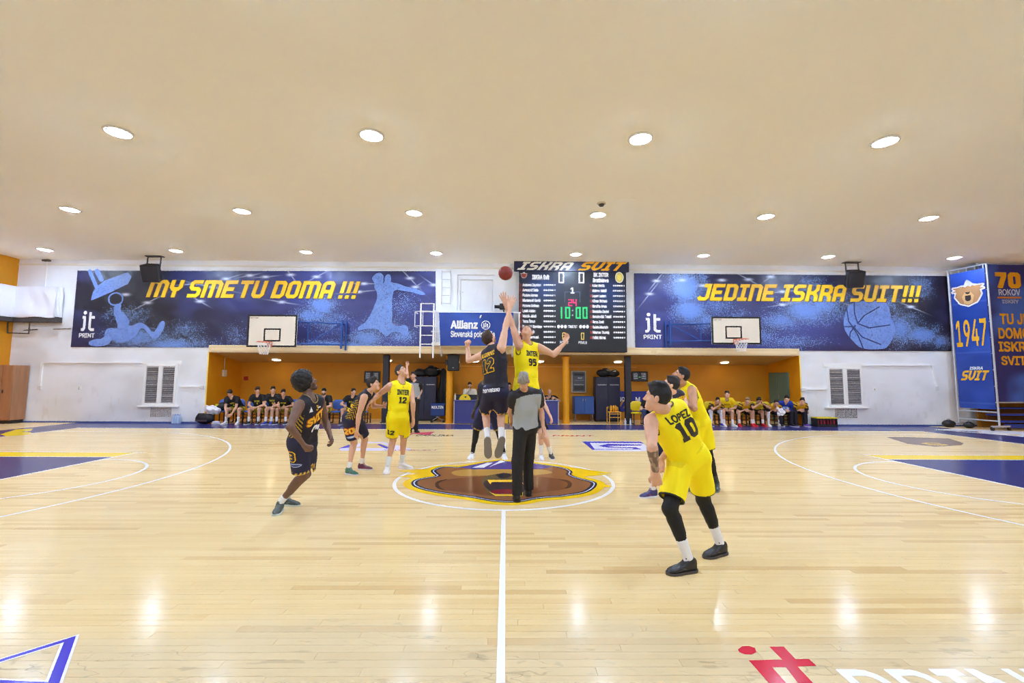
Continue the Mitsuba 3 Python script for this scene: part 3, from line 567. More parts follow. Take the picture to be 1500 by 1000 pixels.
put('period_digit', text_poly('1', 8*sx, 4), (SX(835), SZ(430)), SBW)
PINK = M(222, 40, 96, .4); GREEN = M(40, 214, 120, .4)
for u, d in ((832.5, '2'), (839, '4')): put('shot_clock_digit', seven(d, 4.2*sx, 8.5*sx, 1.9*sx), (SX(u), SZ(448)), PINK)
for u, d in ((821.8, '1'), (828.2, '0'), (843.5, '0'), (853.5, '0')):
    w = 0.1*sx if d == '1' else 5.2*sx
    put('clock_digit', seven(d, w, 15*sx, 2.3*sx), (SX(u), SZ(466)), GREEN)
put('clock_colon', unary_union([Point(0, 0).buffer(1.1*sx), Point(0, 7*sx).buffer(1.1*sx)]), (SX(838), SZ(462)), M(160, 200, 180, .4))
for u in (816, 848): put('timeout_lights', unary_union([affinity.scale(Point(i*5*sx, 0).buffer(2.1*sx), 1, 1.25) for i in range(3)]), (SX(u+1.5), SZ(478.5)), SBW)
put('timeout_lettering', text_poly('TIMEOUT', 3.6*sx, 4, width=14*sx), (SX(831), SZ(480.2)), SBW)
YELLOWISH = M(232, 196, 96, .4)
for u in (823.5, 850.5):
    put('foul_digit', seven('0', 3.6*sx, 9*sx, 1.2*sx), (SX(u), SZ(496.5)), YELLOWISH)
    put('fouls_lettering', text_poly('FOULS', 3.4*sx, 3, width=12*sx), (SX(u-4), SZ(503)), SBW)
put('court_outline', LineString([(-11*sx, 0), (-11*sx, 15*sx), (11*sx, 15*sx), (11*sx, 0)]).buffer(.35*sx, cap_style=2), (SX(838), SZ(443)), M(80, 100, 130, .4))
put('number_strip', sbox(0, 0, 5.6*sx, 84*sx), (SX(759.8), SZ(500)), M(60, 24, 28, .4))
def crest(parent, cx, cz, s, Y, cols):
    """small bear crest: head with ears under a pointed cap"""
    head = Polygon([(-.9, .35), (-1.15, .62), (-.75, .62), (-.5, .75), (.5, .75), (.75, .62), (1.15, .62), (.9, .35), (.95, -.1), (.6, -.7), (0, -.98), (-.6, -.7), (-.95, -.1)])
    cap = Polygon([(-.6, .6), (-.25, .74), (-.08, 1.12), (0, 1.2), (.14, 1.08), (.62, .62), (.34, .72), (.2, .62), (.02, .8), (-.12, .64), (-.3, .7)])
    put2 = lambda nm, g, d, c, k=1: obj(nm, on_wall(affinity.translate(affinity.scale(g, s, s, origin=(0, 0)), cx, cz), Y-d, .004), c, parent)
    put2('crest_outline', head.buffer(.1).union(cap.buffer(.06)), 0, cols[0])
    put2('crest_head', head, .004, cols[1])
    put2('crest_cap', cap, .008, cols[0])
    put2('crest_muzzle', Polygon([(-.45, -.15), (-.2, .22), (.2, .22), (.45, -.15), (.3, -.7), (0, -.85), (-.3, -.7)]), .008, cols[3])
    put2('crest_mouth', Polygon([(-.22, -.08), (.22, -.08), (.26, -.4), (.12, -.6), (-.12, -.6), (-.26, -.4)]), .012, cols[2])
    put2('crest_nose', Polygon([(-.2, .2), (.2, .2), (.1, .04), (-.1, .04)]), .012, cols[2])
crest(sb, SX(767), SZ(404.5), .105, YT, (M(230, 228, 230, .4), M(150, 52, 44, .4), M(60, 24, 28, .4), M(176, 80, 60, .4)))
for r, c, d in ((1.0, M(236, 232, 214, .4), 0), (.84, M(226, 210, 120, .4), .004)):
    obj('crest_disc', on_wall(affinity.translate(affinity.scale(Point(0, 0).buffer(.16*r), 1, 1.32), SX(907), SZ(406.5)), YT-d, .004), c, sb)
obj('crest_shield', on_wall(affinity.translate(Polygon([(-.08, .1), (.08, .1), (.08, -.05), (0, -.14), (-.08, -.05)]), SX(907), SZ(406.5)), YT-.008, .004), M(240, 226, 110, .4), sb)

# ------------------------------------------------------------------ gallery, hatch, ladders
x0, z0, x1, z1 = (-1.862, 4.235, -0.442, 5.645)
obj('window_1', bx(x0, x1, YB+.18, YB+.24, z0, z1), M(226, 224, 220, .5), kind='structure', label='white closed hatch in the back wall above the gallery')
for nm, b in (('sill', (x0-.03, x1+.03, YB-.02, YB+.2, z0-.05, z0+.02)), ('frame', (x0, x0+.1, YB+.10, YB+.2, z0, z1)), ('frame', (x1-.06, x1, YB+.10, YB+.2, z0, z1)), ('frame', (x0, x1, YB+.10, YB+.2, z1-.16, z1))):
    obj(nm, bx(*b, .006), WALL, 'window_1')
obj('panel', bx(x0+.14, x1-.08, YB+.145, YB+.18, z0+.05, z1-.2, .008), M(222, 222, 224, .35), 'window_1')
obj('handle', ball((x0+.2, YB+.14, (z0+z1)/2+.05), .03, 1), M(190, 190, 190, .3), 'window_1')
GY = 8.72
gx0, gx1 = -2.703, .55
gz = 2.878
t = thing('gallery', 'narrow white gallery platform with railing under the hatch', 'platform')
obj('deck', bx(gx0, gx1, GY, YB-.01, gz, gz+.12, .01), M(236, 230, 216, .5), t)
rz = 4.114
for xx in (gx0+.12, gx0+.30, gx1-.06): obj('post', cyl((xx, GY+.05, gz+.1), (xx, GY+.05, rz), .022), WHITE, t, smooth=40)
for zz in (rz, (rz+gz)/2-.1): obj('rail', cyl((gx0-.02, GY+.05, zz), (gx1, GY+.05, zz), .025), WHITE, t, smooth=40)
obj('bracket', bar((-.85, GY+.02, rz+.02), (-.95, GY-.02, rz-.22), .04), WHITE, t)
for xx in (gx0+.3, gx1-.3): obj('bracket', bar((xx, YB-.03, gz-.35), (xx, GY+.1, gz), .05), WHITE, t)
t = thing('sponsor_banner', 'blue cloth banner reading Allianz hung on the gallery railing', 'banner')
ab = [(-2.447, 4.079), (0.275, 4.099), (0.256, 2.895), (-2.375, 2.878)]
obj('cloth', on_wall(Polygon(ab), GY-.01, .01), BLUECLOTH, t)
a, b = [(-2.014, 3.517), (-1.021, 3.787)]
obj('lettering', on_wall(affinity.translate(text_poly('Allianz', b[1]-a[1], 5, width=b[0]-a[0]), *a), GY-.021, .003), WHITE, t)
c, = [(-0.733, 3.639)]
r = .165
obj('emblem', on_wall(affinity.translate(unary_union([Point(0, 0).buffer(r).difference(Point(0, 0).buffer(r-.028)), sbox(-.085, -.09, -.045, .05), sbox(-.02, -.09, .02, .10), sbox(.045, -.09, .085, .05), sbox(-.085, .03, -.06, .07)]), *c), GY-.021, .003), WHITE, t)
a, b = [(-2.008, 3.204), (-0.395, 3.44)]
obj('lettering', on_wall(affinity.translate(text_poly('Slovenská poisťovňa', .205, 3, width=b[0]-a[0]), *a), GY-.021, .003), WHITE, t)
t = thing('ladder', 'white caged access ladder hanging left of the gallery', 'ladder')
LY = 8.55
la, lb = -3.078, -2.611
lz0, lz1 = 2.42, 4.403
for xx in (la, lb): obj('rail', bar((xx, LY, lz0), (xx, LY, lz1), .05, .04), WHITE, t)
for yy in (444.5, 456.5, 477.5, 491, 504): obj('rung', cyl((la, LY, z1r), (lb, LY, z1r), .018) if (z1r := lz1-(yy-444)/80*(lz1-lz0)) else None, WHITE, t)
for yy in (457, 478):
    zz = lz1-(yy-444)/80*(lz1-lz0)
    obj('safety_hoop', path([(lb+.05, LY+.1, zz)]+[((la+lb)/2-.05+.42*math.cos(q), LY+.12+.36*math.sin(q), zz) for q in np.linspace(0, -math.pi*1.15, 12)]+[(la-.2, YB-.3, zz)], .016), WHITE, t)
obj('cage_bar', cyl((la-.235, LY+.12, lz1-13/80*(lz1-lz0)), (la-.235, LY+.12, lz1-34/80*(lz1-lz0)), .014), WHITE, t)
obj('cage_bar', cyl((la+.12, LY-.24, lz1-13/80*(lz1-lz0)), (la+.12, LY-.24, lz1-34/80*(lz1-lz0)), .014), WHITE, t)
for zz in (lz1-.25, lz0+.7): obj('wall_bracket', bar((lb, LY, zz), (lb+.05, YB-.01, zz), .035), WHITE, t)
t = thing('ladder', 'grey steel ladder fixed to the wall above the gallery', 'ladder')
la, lb = -2.437, -2.102
lz0, lz1 = 4.466, 5.776
for xx in (la, lb): obj('rail', cyl((xx, 9.2, lz0), (xx, 9.2, lz1), .016), M(190, 190, 188, .4), t)
for i in range(5): obj('rung', cyl((la, 9.2, lz0+.05+i*(lz1-lz0-.1)/4), (lb, 9.2, lz0+.05+i*(lz1-lz0-.1)/4), .013), M(190, 190, 188, .4), t)
for zz in (lz0+.1, lz1-.1): obj('wall_bracket', bar((la, 9.2, zz), (la, YB, zz), .02), M(190, 190, 188, .4), t)
t = thing('video_camera', 'small dark camera with a tripod head on the gallery behind the reaching hands', 'camera')
cx, cz = -0.079, 4.364
obj('body', bx(cx-.16, cx+.14, 8.9, 9.1, cz-.1, cz+.12, .02), BLACK, t); obj('lens', cyl((cx-.16, 9.0, cz), (cx-.34, 8.95, cz), .06), BLACK, t, smooth=40)
obj('tripod', cat(*[cyl((cx, 9.0, cz-.08), (cx+dx, 9.0+dy, gz+.12), .014) for dx, dy in ((-.2, -.12), (.18, -.12), (0, .18))]), BLACK, t)
for nm, lab, u, fz in (('loudspeaker', 'black loudspeaker on a ceiling bracket above the left banner', 217, 1), ('loudspeaker', 'black loudspeaker on a ceiling bracket above the right banner', 1258, -1)):
    t = thing(nm, lab, 'loudspeaker')
    sxp = (u-737)/662*16.4; yy = 8.65
    bw = bx(-.29, .29, -.20, .20, -.31, .31, .03); v = bw.vertices; v[:, 0] *= np.where(v[:, 1] > 0, .72, 1.0)
    R = trimesh.transformations.euler_matrix(math.radians(24), 0, math.radians(12*fz)); 
    def put3(m): m.apply_transform(R); m.apply_translation([sxp, yy, 5.46]); return m
    obj('case', put3(bw), M(26, 24, 28, .5), t)
    obj('grille', put3(bx(-.25, .25, -.215, -.202, -.27, .27, .004)), M(38, 34, 38, .7), t)
    for dx in (-.24, .24):
        obj('hanger', bar((sxp+dx, yy+.05, ZC-.01), (sxp+dx, yy+.02, 5.6), .035), M(70, 66, 64, .5), t)
    obj('bracket_plate', bx(sxp-.3, sxp+.3, yy-.05, yy+.15, ZC-.03, ZC-.003, .004), M(70, 66, 64, .5), t)
# ------------------------------------------------------------------ side baskets on swing frames
def basket(lab, brd, hinge_u, rim_u, side):
    t = thing('basketball_hoop', lab, 'basketball hoop')
    bx0, bz0, bx1, bz1 = brd; Yb = 8.2
    obj('backboard', bx(bx0, bx1, Yb, Yb+.03, bz0, bz1, .006), M(236, 228, 212, .4), t)
    k = .06
    def frame(x0, z0, x1, z1, w): return cat(bx(x0, x1, Yb-.006, Yb-.0005, z1-w, z1), bx(x0, x1, Yb-.006, Yb-.0005, z0, z0+w), bx(x0, x0+w, Yb-.006, Yb-.0005, z0+w, z1-w), bx(x1-w, x1, Yb-.006, Yb-.0005, z0+w, z1-w))
    obj('border', frame(bx0, bz0, bx1, bz1, .06), BLACK, t)
    xc = rim_u
    obj('target_square', frame(xc-.295+side*.06, bz0+.2, xc+.295+side*.06, bz0+.66, .05), BLACK, t)
    rz, ry = bz0+.15, Yb-.38
    rimm = trimesh.creation.torus(.225, .012, major_sections=32, minor_sections=8); rimm.apply_translation([xc, ry, rz])
    obj('rim', rimm, M(214, 104, 60, .4), t, smooth=40)
    obj('rim_bracket', cat(bx(xc-.09, xc+.09, Yb-.155, Yb, rz-.03, rz+.012, .004), bx(xc-.08, xc+.08, Yb-.02, Yb-.004, rz-.14, rz+.04, .004)), M(206, 120, 84, .4), t)
    cords = []
    for i in range(12):
        for s in (-1, 1):
            pts = []
            for q in range(7):
                f = q/6; a = 2*math.pi*(i/12)+s*f*math.pi*.5
                r = .222*(1-f)+.125*f; pts.append((xc+r*math.cos(a), ry+r*math.sin(a), rz-.01-f*.42))
            cords.append(path(pts, .006, 5))
    obj('net', cat(*cords), WHITE, t, kind='stuff')
    BL2 = M(30, 74, 150, .4)
    hx = hinge_u; zt, zb = bz1-.2, bz0+.16
    for zz in (zt, zb):
        for yy in (Yb+.06, Yb+.2): obj('arm', cyl((xc, yy, zz), (hx, YB-.25, zz), .025), BL2, t, smooth=40)
    obj('hinge_post', bar((hx, YB-.25, zb-.15), (hx, YB-.25, zt+.15), .06), BL2, t)
    obj('hinge_post', bar((hx-side*-.12, YB-.12, zb-.2), (hx-side*-.12, YB-.12, zt+.15), .05), BL2, t)
    obj('upright', cyl(((xc+hx)/2, (Yb+YB)/2-.05, zb), ((xc+hx)/2, (Yb+YB)/2-.05, zt), .025), BL2, t, smooth=40)
    obj('brace', cyl(((xc+hx)/2, (Yb+YB)/2-.05, zb), (hx, YB-.25, zt), .02), BL2, t, smooth=40)
    for zz in (zt, zb): obj('wall_bracket', bar((hx, YB-.25, zz), (hx, YB-.01, zz), .05), BL2, t)
    for zz in (bz0+.1, bz1-.1): obj('board_rail', bar((bx0+.1, Yb+.05, zz), (bx1-.1, Yb+.05, zz), .04), BL2, t)
    obj('maker_mark', on_wall(affinity.translate(text_poly('ACTION', .05, 2), bx0+.09, bz1-.14), Yb-.0005, .002), M(120, 110, 100, .5), t)
basket('white side backboard with hoop on a blue swing frame in front of the left banner', (-9.081, 2.75, -7.348, 3.896), -6.09, -8.266, 1)
basket('white side backboard with hoop on a blue swing frame in front of the right banner', (7.335, 2.951, 9.11, 3.942), 6.158, 8.183, -1)

# ------------------------------------------------------------------ low windows with slatted blinds, grilles, cable ducts
slat_mesh = {}
def low_window(n, box, label):
    x0, z0, x1, z1 = box
    w = obj('window_%d' % n, bx(x0, x1, YB-.03, YB-.002, z0, z1, .004), M(92, 94, 100, .3), kind='structure', label=label)
    F = M(232, 232, 230, .5)
    xm = (x0+x1)/2
    for nm, b in (('frame', (x0-.09, x0, z0-.09, z1+.09)), ('frame', (x1, x1+.09, z0-.09, z1+.09)), ('frame', (xm-.08, xm+.08, z0, z1)), ('frame', (x0, x1, z1, z1+.09)), ('frame', (x0, x1, z0-.09, z0))):
        obj(nm, bx(b[0], b[1], YB-.07, YB, b[2], b[3], .01), F, w)
    obj('frame', bx(x0-.2, x1+.2, YB-.025, YB-.001, z1+.09, z1+.22, .006), F, w)
    obj('sill', bx(x0-.22, x1+.22, YB-.12, YB, z0-.15, z0-.09, .01), F, w)
    ns = 19
    for a, b in ((x0+.005, xm-.085), (xm+.085, x1-.005)):
        obj('pane', bx(a, b, YB-.034, YB-.031, z0, z1), M(88, 92, 102, .15), w)
        for i in range(ns):
            zc = z0+(i+.5)*(z1-z0)/ns
            m = bar((a, YB-.05, zc), (b, YB-.05, zc), .006, .042); m.apply_transform(trimesh.transformations.rotation_matrix(math.radians(rng.choice((40, 48, 55, 70))), [1, 0, 0], [0, YB-.05, zc]))
            obj('slat', m, M(*[(196, 196, 198), (172, 172, 176), (222, 222, 222)][(i*7+n) % 3], .4), w)
low_window(2, (-13.304, 0.727, -12.268, 2.069), 'white double window with slatted blinds in the wall left of the alcove')
low_window(3, (12.248, 0.796, 13.418, 2.113), 'white double window with slatted blinds in the wall right of the alcove')
def grille(box, label):
    x0, z0, x1, z1 = box
    t = thing('vent_grille', label, 'vent')
    obj('recess', bx(x0, x1, YB-.008, YB-.001, z0, z1), M(44, 42, 42, .7), t)
    bars = []
    nx, nz = 14, 6
    for i in range(nx+1): bars.append(bx(x0+i*(x1-x0)/nx-.009, x0+i*(x1-x0)/nx+.009, YB-.02, YB-.008, z0, z1))
    for i in range(nz+1): bars.append(bx(x0, x1, YB-.022, YB-.008, z0+i*(z1-z0)/nz-.008, z0+i*(z1-z0)/nz+.008))
    obj('lattice', cat(*bars), M(226, 224, 220, .5), t, kind='stuff')
grille((-13.093, 0.228, -12.317, 0.556), 'perforated vent below the left slatted window')
grille((12.403, 0.287, 13.254, 0.647), 'perforated vent below the right slatted window')
DUCT = M(238, 238, 236, .5)
def duct(lab, pts, w=.06, box=None):
    t = thing('cable_duct', lab, 'cable duct')
    for p, q in zip(pts[:-1], pts[1:]): obj('channel', bar((p[0], YB-.02, p[1]), (q[0], YB-.02, q[1]), w, .04), DUCT, t)
    if box: obj('socket', bx(box[0]-.07, box[0]+.07, YB-.05, YB-.001, box[1]-.09, box[1]+.05, .01), M(214, 214, 212, .4), t)
q = [(-17.195, 1.285), (-17.177, 2.192), (-13.546, 2.213)]
duct('white cable duct with a socket near the wooden cabinet', q, .07, q[0])
q = [(-12.079, 1.336), (-11.251, 1.341)]
duct('short white duct between the left window and the alcove', q, .06, q[1])
q = [(11.224, 1.354), (12.108, 1.359)]
duct('short white duct between the alcove and the right window', q, .06, q[0])
q = [(13.517, 2.268), (16.22, 2.284), (16.368, 1.432)]
duct('white duct with a socket between the right window and the tall stand banner', q, .06, q[2])
t = thing('wall_socket', 'small white double socket in the middle of the left lower wall', 'socket'); (cx, cz), = [(-15.749, 1.267)]
obj('plate', bx(cx-.07, cx+.07, YB-.03, YB-.001, cz-.07, cz+.07, .008), DUCT, t); obj('outlet', cat(*[cyl((cx, YB-.036, cz+d), (cx, YB-.028, cz+d), .022) for d in (-.03, .03)]), M(150, 150, 150, .4), t)
t = thing('wall_socket', 'small white socket in the right lower wall', 'socket'); (cx, cz), = [(13.958, 1.368)]
obj('plate', bx(cx-.06, cx+.06, YB-.03, YB-.001, cz-.06, cz+.06, .008), DUCT, t); obj('outlet', cyl((cx, YB-.036, cz), (cx, YB-.028, cz), .022), M(150, 150, 150, .4), t)
t = thing('cable', 'thin grey cable running along the wall from the covered balcony to the left banner', 'cable')
obj('wire', path([(q0[0], YB-.02, q0[1]) for q0 in [(-16.888, 3.442), (-16.237, 3.472)]], .015), M(110, 108, 104, .5), t)
t = thing('wall_bracket', 'small dark bracket where the left wall meets the ceiling', 'bracket'); (cx, cz), = [(-17.322, 6.033)]
obj('arm', bx(cx-.12, cx+.12, YB-.14, YB-.001, cz-.03, cz+.03, .01), M(80, 70, 56, .5), t); obj('pipe', cyl((cx, YB-.03, cz-.03), (cx, YB-.03, cz-1.0), .015), DUCT, t)

# ------------------------------------------------------------------ left end: covered balcony, cabinet
t = thing('balcony', 'balcony in the left corner wrapped in creased white sheets', 'balcony')
FY = 8.98
ax, bx1 = -18.073, -16.61
zb, zt = 3.88, 5.022
def sheet(p, q, seed, nrm):
    n, m = 40, 20; v = []
    r = np.random.RandomState(seed)
    for i in range(n+1):
        for j in range(m+1):
            a, b = i/n, j/m
            d = .05*math.sin(a*5+seed+2*b)+.035*math.sin(7*b+3*a)+.02*math.sin(19*a+5*b+seed)
            v.append(np.array(p)*(1-a)+np.array(q)*a+np.array([0, 0, (zt-zb)*b-.02*math.sin(a*9)*(b < .1)])+np.array(nrm)*d*(math.sin(math.pi*a)**.5*math.sin(math.pi*min(1, b*1.02))**.5 if 0 < a < 1 else 0))
    f = [[i*(m+1)+j, (i+1)*(m+1)+j, (i+1)*(m+1)+j+1, i*(m+1)+j+1] for i in range(n) for j in range(m)]
    f = np.array(f); v = np.array(v); k = len(v)
    v2 = np.vstack([v, v-np.array(nrm)*.012]); f2 = np.vstack([f, f[:, ::-1]+k])
    rim = []
    per = [i*(m+1) for i in range(n+1)]+[n*(m+1)+j for j in range(1, m+1)]+[i*(m+1)+m for i in range(n-1, -1, -1)]+[j for j in range(m-1, 0, -1)]
    for a, b in zip(per, per[1:]+per[:1]): rim.append([b, a, a+k, b+k])
    f2 = np.vstack([f2, rim])
    return trimesh.Trimesh(v2, np.vstack([f2[:, [0, 1, 2]], f2[:, [0, 2, 3]]]), process=False)
SHEET = M(232, 233, 240, .6)
obj('sheet', sheet((ax, FY, zb-.03), (bx1, FY, zb-.03), 1, (0, -1, 0)), SHEET, t, smooth=True)
obj('sheet', sheet((ax, 3.0, zb-.03), (ax, FY, zb-.03), 2, (1, 0, 0)), SHEET, t, smooth=True)
obj('sheet', sheet((bx1, FY, zb-.03), (bx1, YB-.02, zb-.03), 3, (1, 0, 0)), SHEET, t, smooth=True)
DK = M(72, 66, 66, .6)
obj('slab', bx(XL+.01, bx1+.02, FY+.03, YB-.01, zb-.2, zb, .01), DK, t); obj('slab', bx(XL+.01, ax-.02, 3.0, FY+.02, zb-.2, zb, .01), DK, t)
for y in (4, 5.5, 7): obj('beam', bar((XL+.01, y, zb-.28), (ax-.1, y, zb-.28), .1), DK, t)
t = thing('bracket_frame', 'thin dark steel frame hanging under the white balcony', 'frame')
qs = [(-18.383, 3.574), (-18.354, 3.273), (-17.588, 3.253), (-17.591, 3.555)]
obj('bar', path([(a, 9.1, b) for a, b in qs], .02), M(70, 60, 50, .5), t); (a, b), (c, d) = [(-17.772, 3.377), (-17.281, 3.406)]
obj('bar', cyl((a, 9.1, b), (c, 9.1, d), .018), M(70, 60, 50, .5), t)
obj('hanger', cyl((qs[0][0], 9.1, qs[0][1]), (qs[0][0], 9.1, zb-.19), .018), M(70, 60, 50, .5), t)
obj('hanger', cyl((qs[3][0], 9.1, qs[3][1]), (qs[3][0], 9.1, zb-.19), .018), M(70, 60, 50, .5), t)
t = thing('cabinet', 'brown wooden two-door cabinet in the left corner', 'cabinet')
cx1 = -17.604; cz = 2.082
cy = 8.75; cx0 = XL+.02
obj('body', bx(cx0, cx1, cy, YB-.03, .12, cz, .01), VENEER, t)
obj('plinth', bx(cx0+.03, cx1-.05, cy+.04, YB-.05, 0, .12), M(40, 34, 30, .5), t)
for i in range(2):
    a = cx0+.02+i*(cx1-cx0-.02)/2
    obj('door', bx(a, a+(cx1-cx0-.06)/2, cy-.02, cy-.001, .15, cz-.03, .006), VENEER, t)
scene[t+'__door_001__handle'] = mikit.ply(bx((cx0+cx1)/2+.05, (cx0+cx1)/2+.09, cy-.05, cy-.02, cz*.52, cz*.52+.12, .01), DARK)
# ------------------------------------------------------------------ right end: banner stand, corner banner, bleacher
t = thing('banner_stand', 'tall wheeled tube stand with a blue banner reading 1947', 'banner stand')
(p0, p1) = [(18.684, 11.022), (17.885, 8.624)]
A, B = np.array([p0[0], p0[1], 0.]), np.array([p1[0], p1[1], 0.])
# feet of the uprights on the floor, top bar under the ceiling
A[:2] = [16.80, 8.98]; B[:2] = [17.02, 7.80]
zt2 = 5.85; dv = (B-A)/np.linalg.norm(B-A); W2 = np.linalg.norm(B-A); nv = np.array([dv[1], -dv[0], 0.])
TUBE = M(186, 190, 196, .35, .3)
for Q in (A, B): obj('upright', cyl(Q+[0, 0, .12], Q+[0, 0, zt2], .03), TUBE, t, smooth=40)
for zz in (zt2, .62, .32): obj('crossbar', cyl(A+[0, 0, zz], B+[0, 0, zz], .025), TUBE, t, smooth=40)
for Q in (A, B):
    obj('foot', bar(Q-nv*.45+[0, 0, .14], Q+nv*.35+[0, 0, .14], .06), TUBE, t)
    for k in (-.42, .32): obj('wheel', cyl(Q+nv*k-dv*.025+[0, 0, .07], Q+nv*k+dv*.025+[0, 0, .07], .07, n=16), BLACK, t, smooth=40)
pn = place(slab(sbox(.06, .72, W2-.06, zt2-.14), .01), A-nv*0, dv, [0, 0, 1]); obj('cloth', pn, BLUECLOTH, t)
for i in range(9):
    for xx in (.045, W2-.045):
        z3 = .95+i*.57; obj('tie', bar(A+dv*(xx-.03)+[0, 0, z3], A+dv*(xx+.03)+[0, 0, z3], .018), WHITE, t)
for i in range(5): obj('tie', bar(A+dv*(.1+i*(W2-.2)/4)+[0, 0, zt2-.16], A+dv*(.1+i*(W2-.2)/4)+[0, 0, zt2], .018), WHITE, t)
ndir = np.cross(dv, [0, 0, 1])
front = 1 if np.dot(ndir, [0.02-17, -7.7-8.5, 0]) > 0 else -1
def on_stand(nm, g, x, z, mat, d=.012): obj(nm, place(slab(affinity.translate(g, x, z), .004), A+ndir*d*1.0, dv, [0, 0, 1]), mat, t)
YEL = M(240, 176, 30, .45)
on_stand('lettering', text_poly('1947', .92, 2, width=W2*.78), W2*.11, 2.98, YEL)
on_stand('lettering', block('SVIT', .36, .4, 1.4, width=W2*.74, gap=.5), W2*.14, 1.72, YEL)
on_stand('lettering', text_poly('ISKRA', .1, 4, .3, width=W2*.34), W2*.38, 2.11, WHITE)
def crest_on_stand(s, cx, cz):
    head = Polygon([(-.86, .30), (-1.15, .36), (-.88, .46), (-1.1, .66), (-.7, .66), (-.5, .72), (.5, .72), (.7, .66), (1.1, .66), (.88, .46), (1.15, .36), (.86, .30), (.95, -.1), (.62, -.66), (0, -.92), (-.62, -.66), (-.95, -.1)])
    cap = Polygon([(-.6, .6), (-.25, .74), (-.08, 1.12), (0, 1.2), (.14, 1.08), (.62, .62), (.34, .72), (.2, .62), (.02, .8), (-.12, .64), (-.3, .7)])
    sc = lambda g: affinity.scale(g, s, s*1.05, origin=(0, 0))
    for nm, g, d, c in (('crest_outline', head.buffer(.12).union(cap.buffer(.05)), .012, (226, 222, 224)), ('crest_head', head, .016, (176, 128, 84)), ('crest_cap', cap, .020, (232, 232, 240)),
        ('crest_muzzle', Polygon([(-.45, -.15), (-.2, .22), (.2, .22), (.45, -.15), (.3, -.7), (0, -.85), (-.3, -.7)]), .020, (206, 164, 112)),
        ('crest_mouth', Polygon([(-.2, -.08), (.2, -.08), (.22, -.4), (.1, -.55), (-.1, -.55), (-.22, -.4)]), .024, (52, 42, 46)),
        ('crest_nose', Polygon([(-.2, .2), (.2, .2), (.1, .04), (-.1, .04)]), .024, (52, 42, 46))):
        on_stand(nm, sc(g), cx, cz, M(*c, .4), d)
crest_on_stand(.42, W2*.5, 4.85)
t = thing('corner_banner', 'dark blue banner reading TU JE DOMOV ISKRY SVIT in the right corner', 'banner')
CBY = 8.5
x0, z0, x1, z1 = (17.505, 0.962, 20.757, 6.011)
obj('cloth', bx(x0, x1, CBY, CBY+.02, z0, z1, .004), NAVYCLOTH, t)
obj('rail', cyl((x0-.05, CBY+.03, z0-.03), (x1, CBY+.03, z0-.03), .03), TUBE, t, smooth=40)
obj('rail', cyl((x0-.05, CBY+.03, z1+.02), (x1, CBY+.03, z1+.02), .03), TUBE, t, smooth=40)
for xx in (x0-.02, x1-.1): obj('post', cyl((xx, CBY+.05, z0-.1), (xx, CBY+.05, z1), .03), M(60, 62, 70, .5), t, smooth=40)
OR = M(222, 158, 30, .45)
for txt, b, bold, mat, wid in (('70', [(18.083, 5.116), (19.031, 5.713)], 0, OR, 1), ('ROKOV', [(18.163, 4.861), (18.974, 5.072)], 3, M(190, 194, 214, .5), 1), ('ISKRY', [(18.265, 4.557), (18.889, 4.689)], 3, M(170, 176, 200, .5), 1),
    ('TU JE', [(18.123, 3.797), (19.198, 4.158)], 4, OR, 1), ('DOMOV', [(18.027, 3.268), (19.455, 3.63)], 4, OR, 1), ('ISKRY', [(17.987, 2.793), (19.281, 3.126)], 4, OR, 1), ('SVIT', [(18.045, 2.296), (18.955, 2.599)], 4, OR, 1)):
    (a0, c0), (a1, c1) = b
    g = block('70', c1-c0, 0, 1.9, width=a1-a0, gap=1.2) if txt == '70' else text_poly(txt, c1-c0, bold, width=a1-a0)
    obj('lettering', on_wall(affinity.translate(g, a0, c0), CBY-.001, .004), mat, t)
(a0, c0), (a1, c1) = [(18.102, 4.733), (19.001, 4.804)]
obj('stripe', on_wall(sbox(a0, c0, a1, c1), CBY-.001, .004), M(196, 120, 60, .5), t)
t = thing('bleacher', 'folding bleacher with blue edges and pale struts under the corner banner', 'bleacher')
bX = x0-.02
for i, (yy, zz) in enumerate(((8.1, .30), (8.42, .52), (8.72, .74))):
    obj('step', bx(bX+.05, XR-.02, yy, yy+.30, zz-.06, zz, .01), M(40, 64, 150, .5), t)
    obj('riser', bx(bX+.08, XR-.03, yy+.27, yy+.30, zz-.22, zz-.06), M(96, 60, 30, .5), t)
for dx in (0, 1.0):
    obj('strut', bar((bX+.1+dx, 8.9, .9), (bX+.65+dx, 8.9, 1.9), .07), M(190, 170, 130, .5), t)
obj('front_board', bx(bX, XR-.02, 8.04, 8.09, .06, .20, .01), M(34, 60, 150, .5), t)
obj('back_panel', bx(bX+.05, XR-.02, 9.0, 9.05, 0, 2.0), M(150, 98, 22, .6), t)
for lab, c_, r_ in (('black weight bag on the left foot of the tall banner stand', (16.38, 8.95, .13), (.22, .16, .13)), ('smaller black weight bag under the tall banner stand', (16.80, 8.62, .11), (.17, .14, .11))):
    t = thing('weight_bag', lab, 'bag'); b_ = ball(c_, r_, 3); b_.vertices[:, 2] = np.maximum(b_.vertices[:, 2], .003)
    obj('bag', b_, BLACK, t, smooth=True); obj('handle', path([(c_[0]-.08, c_[1], c_[2]+r_[2]-.01), (c_[0], c_[1], c_[2]+r_[2]+.04), (c_[0]+.08, c_[1], c_[2]+r_[2]-.01)], .012), DARK, t)

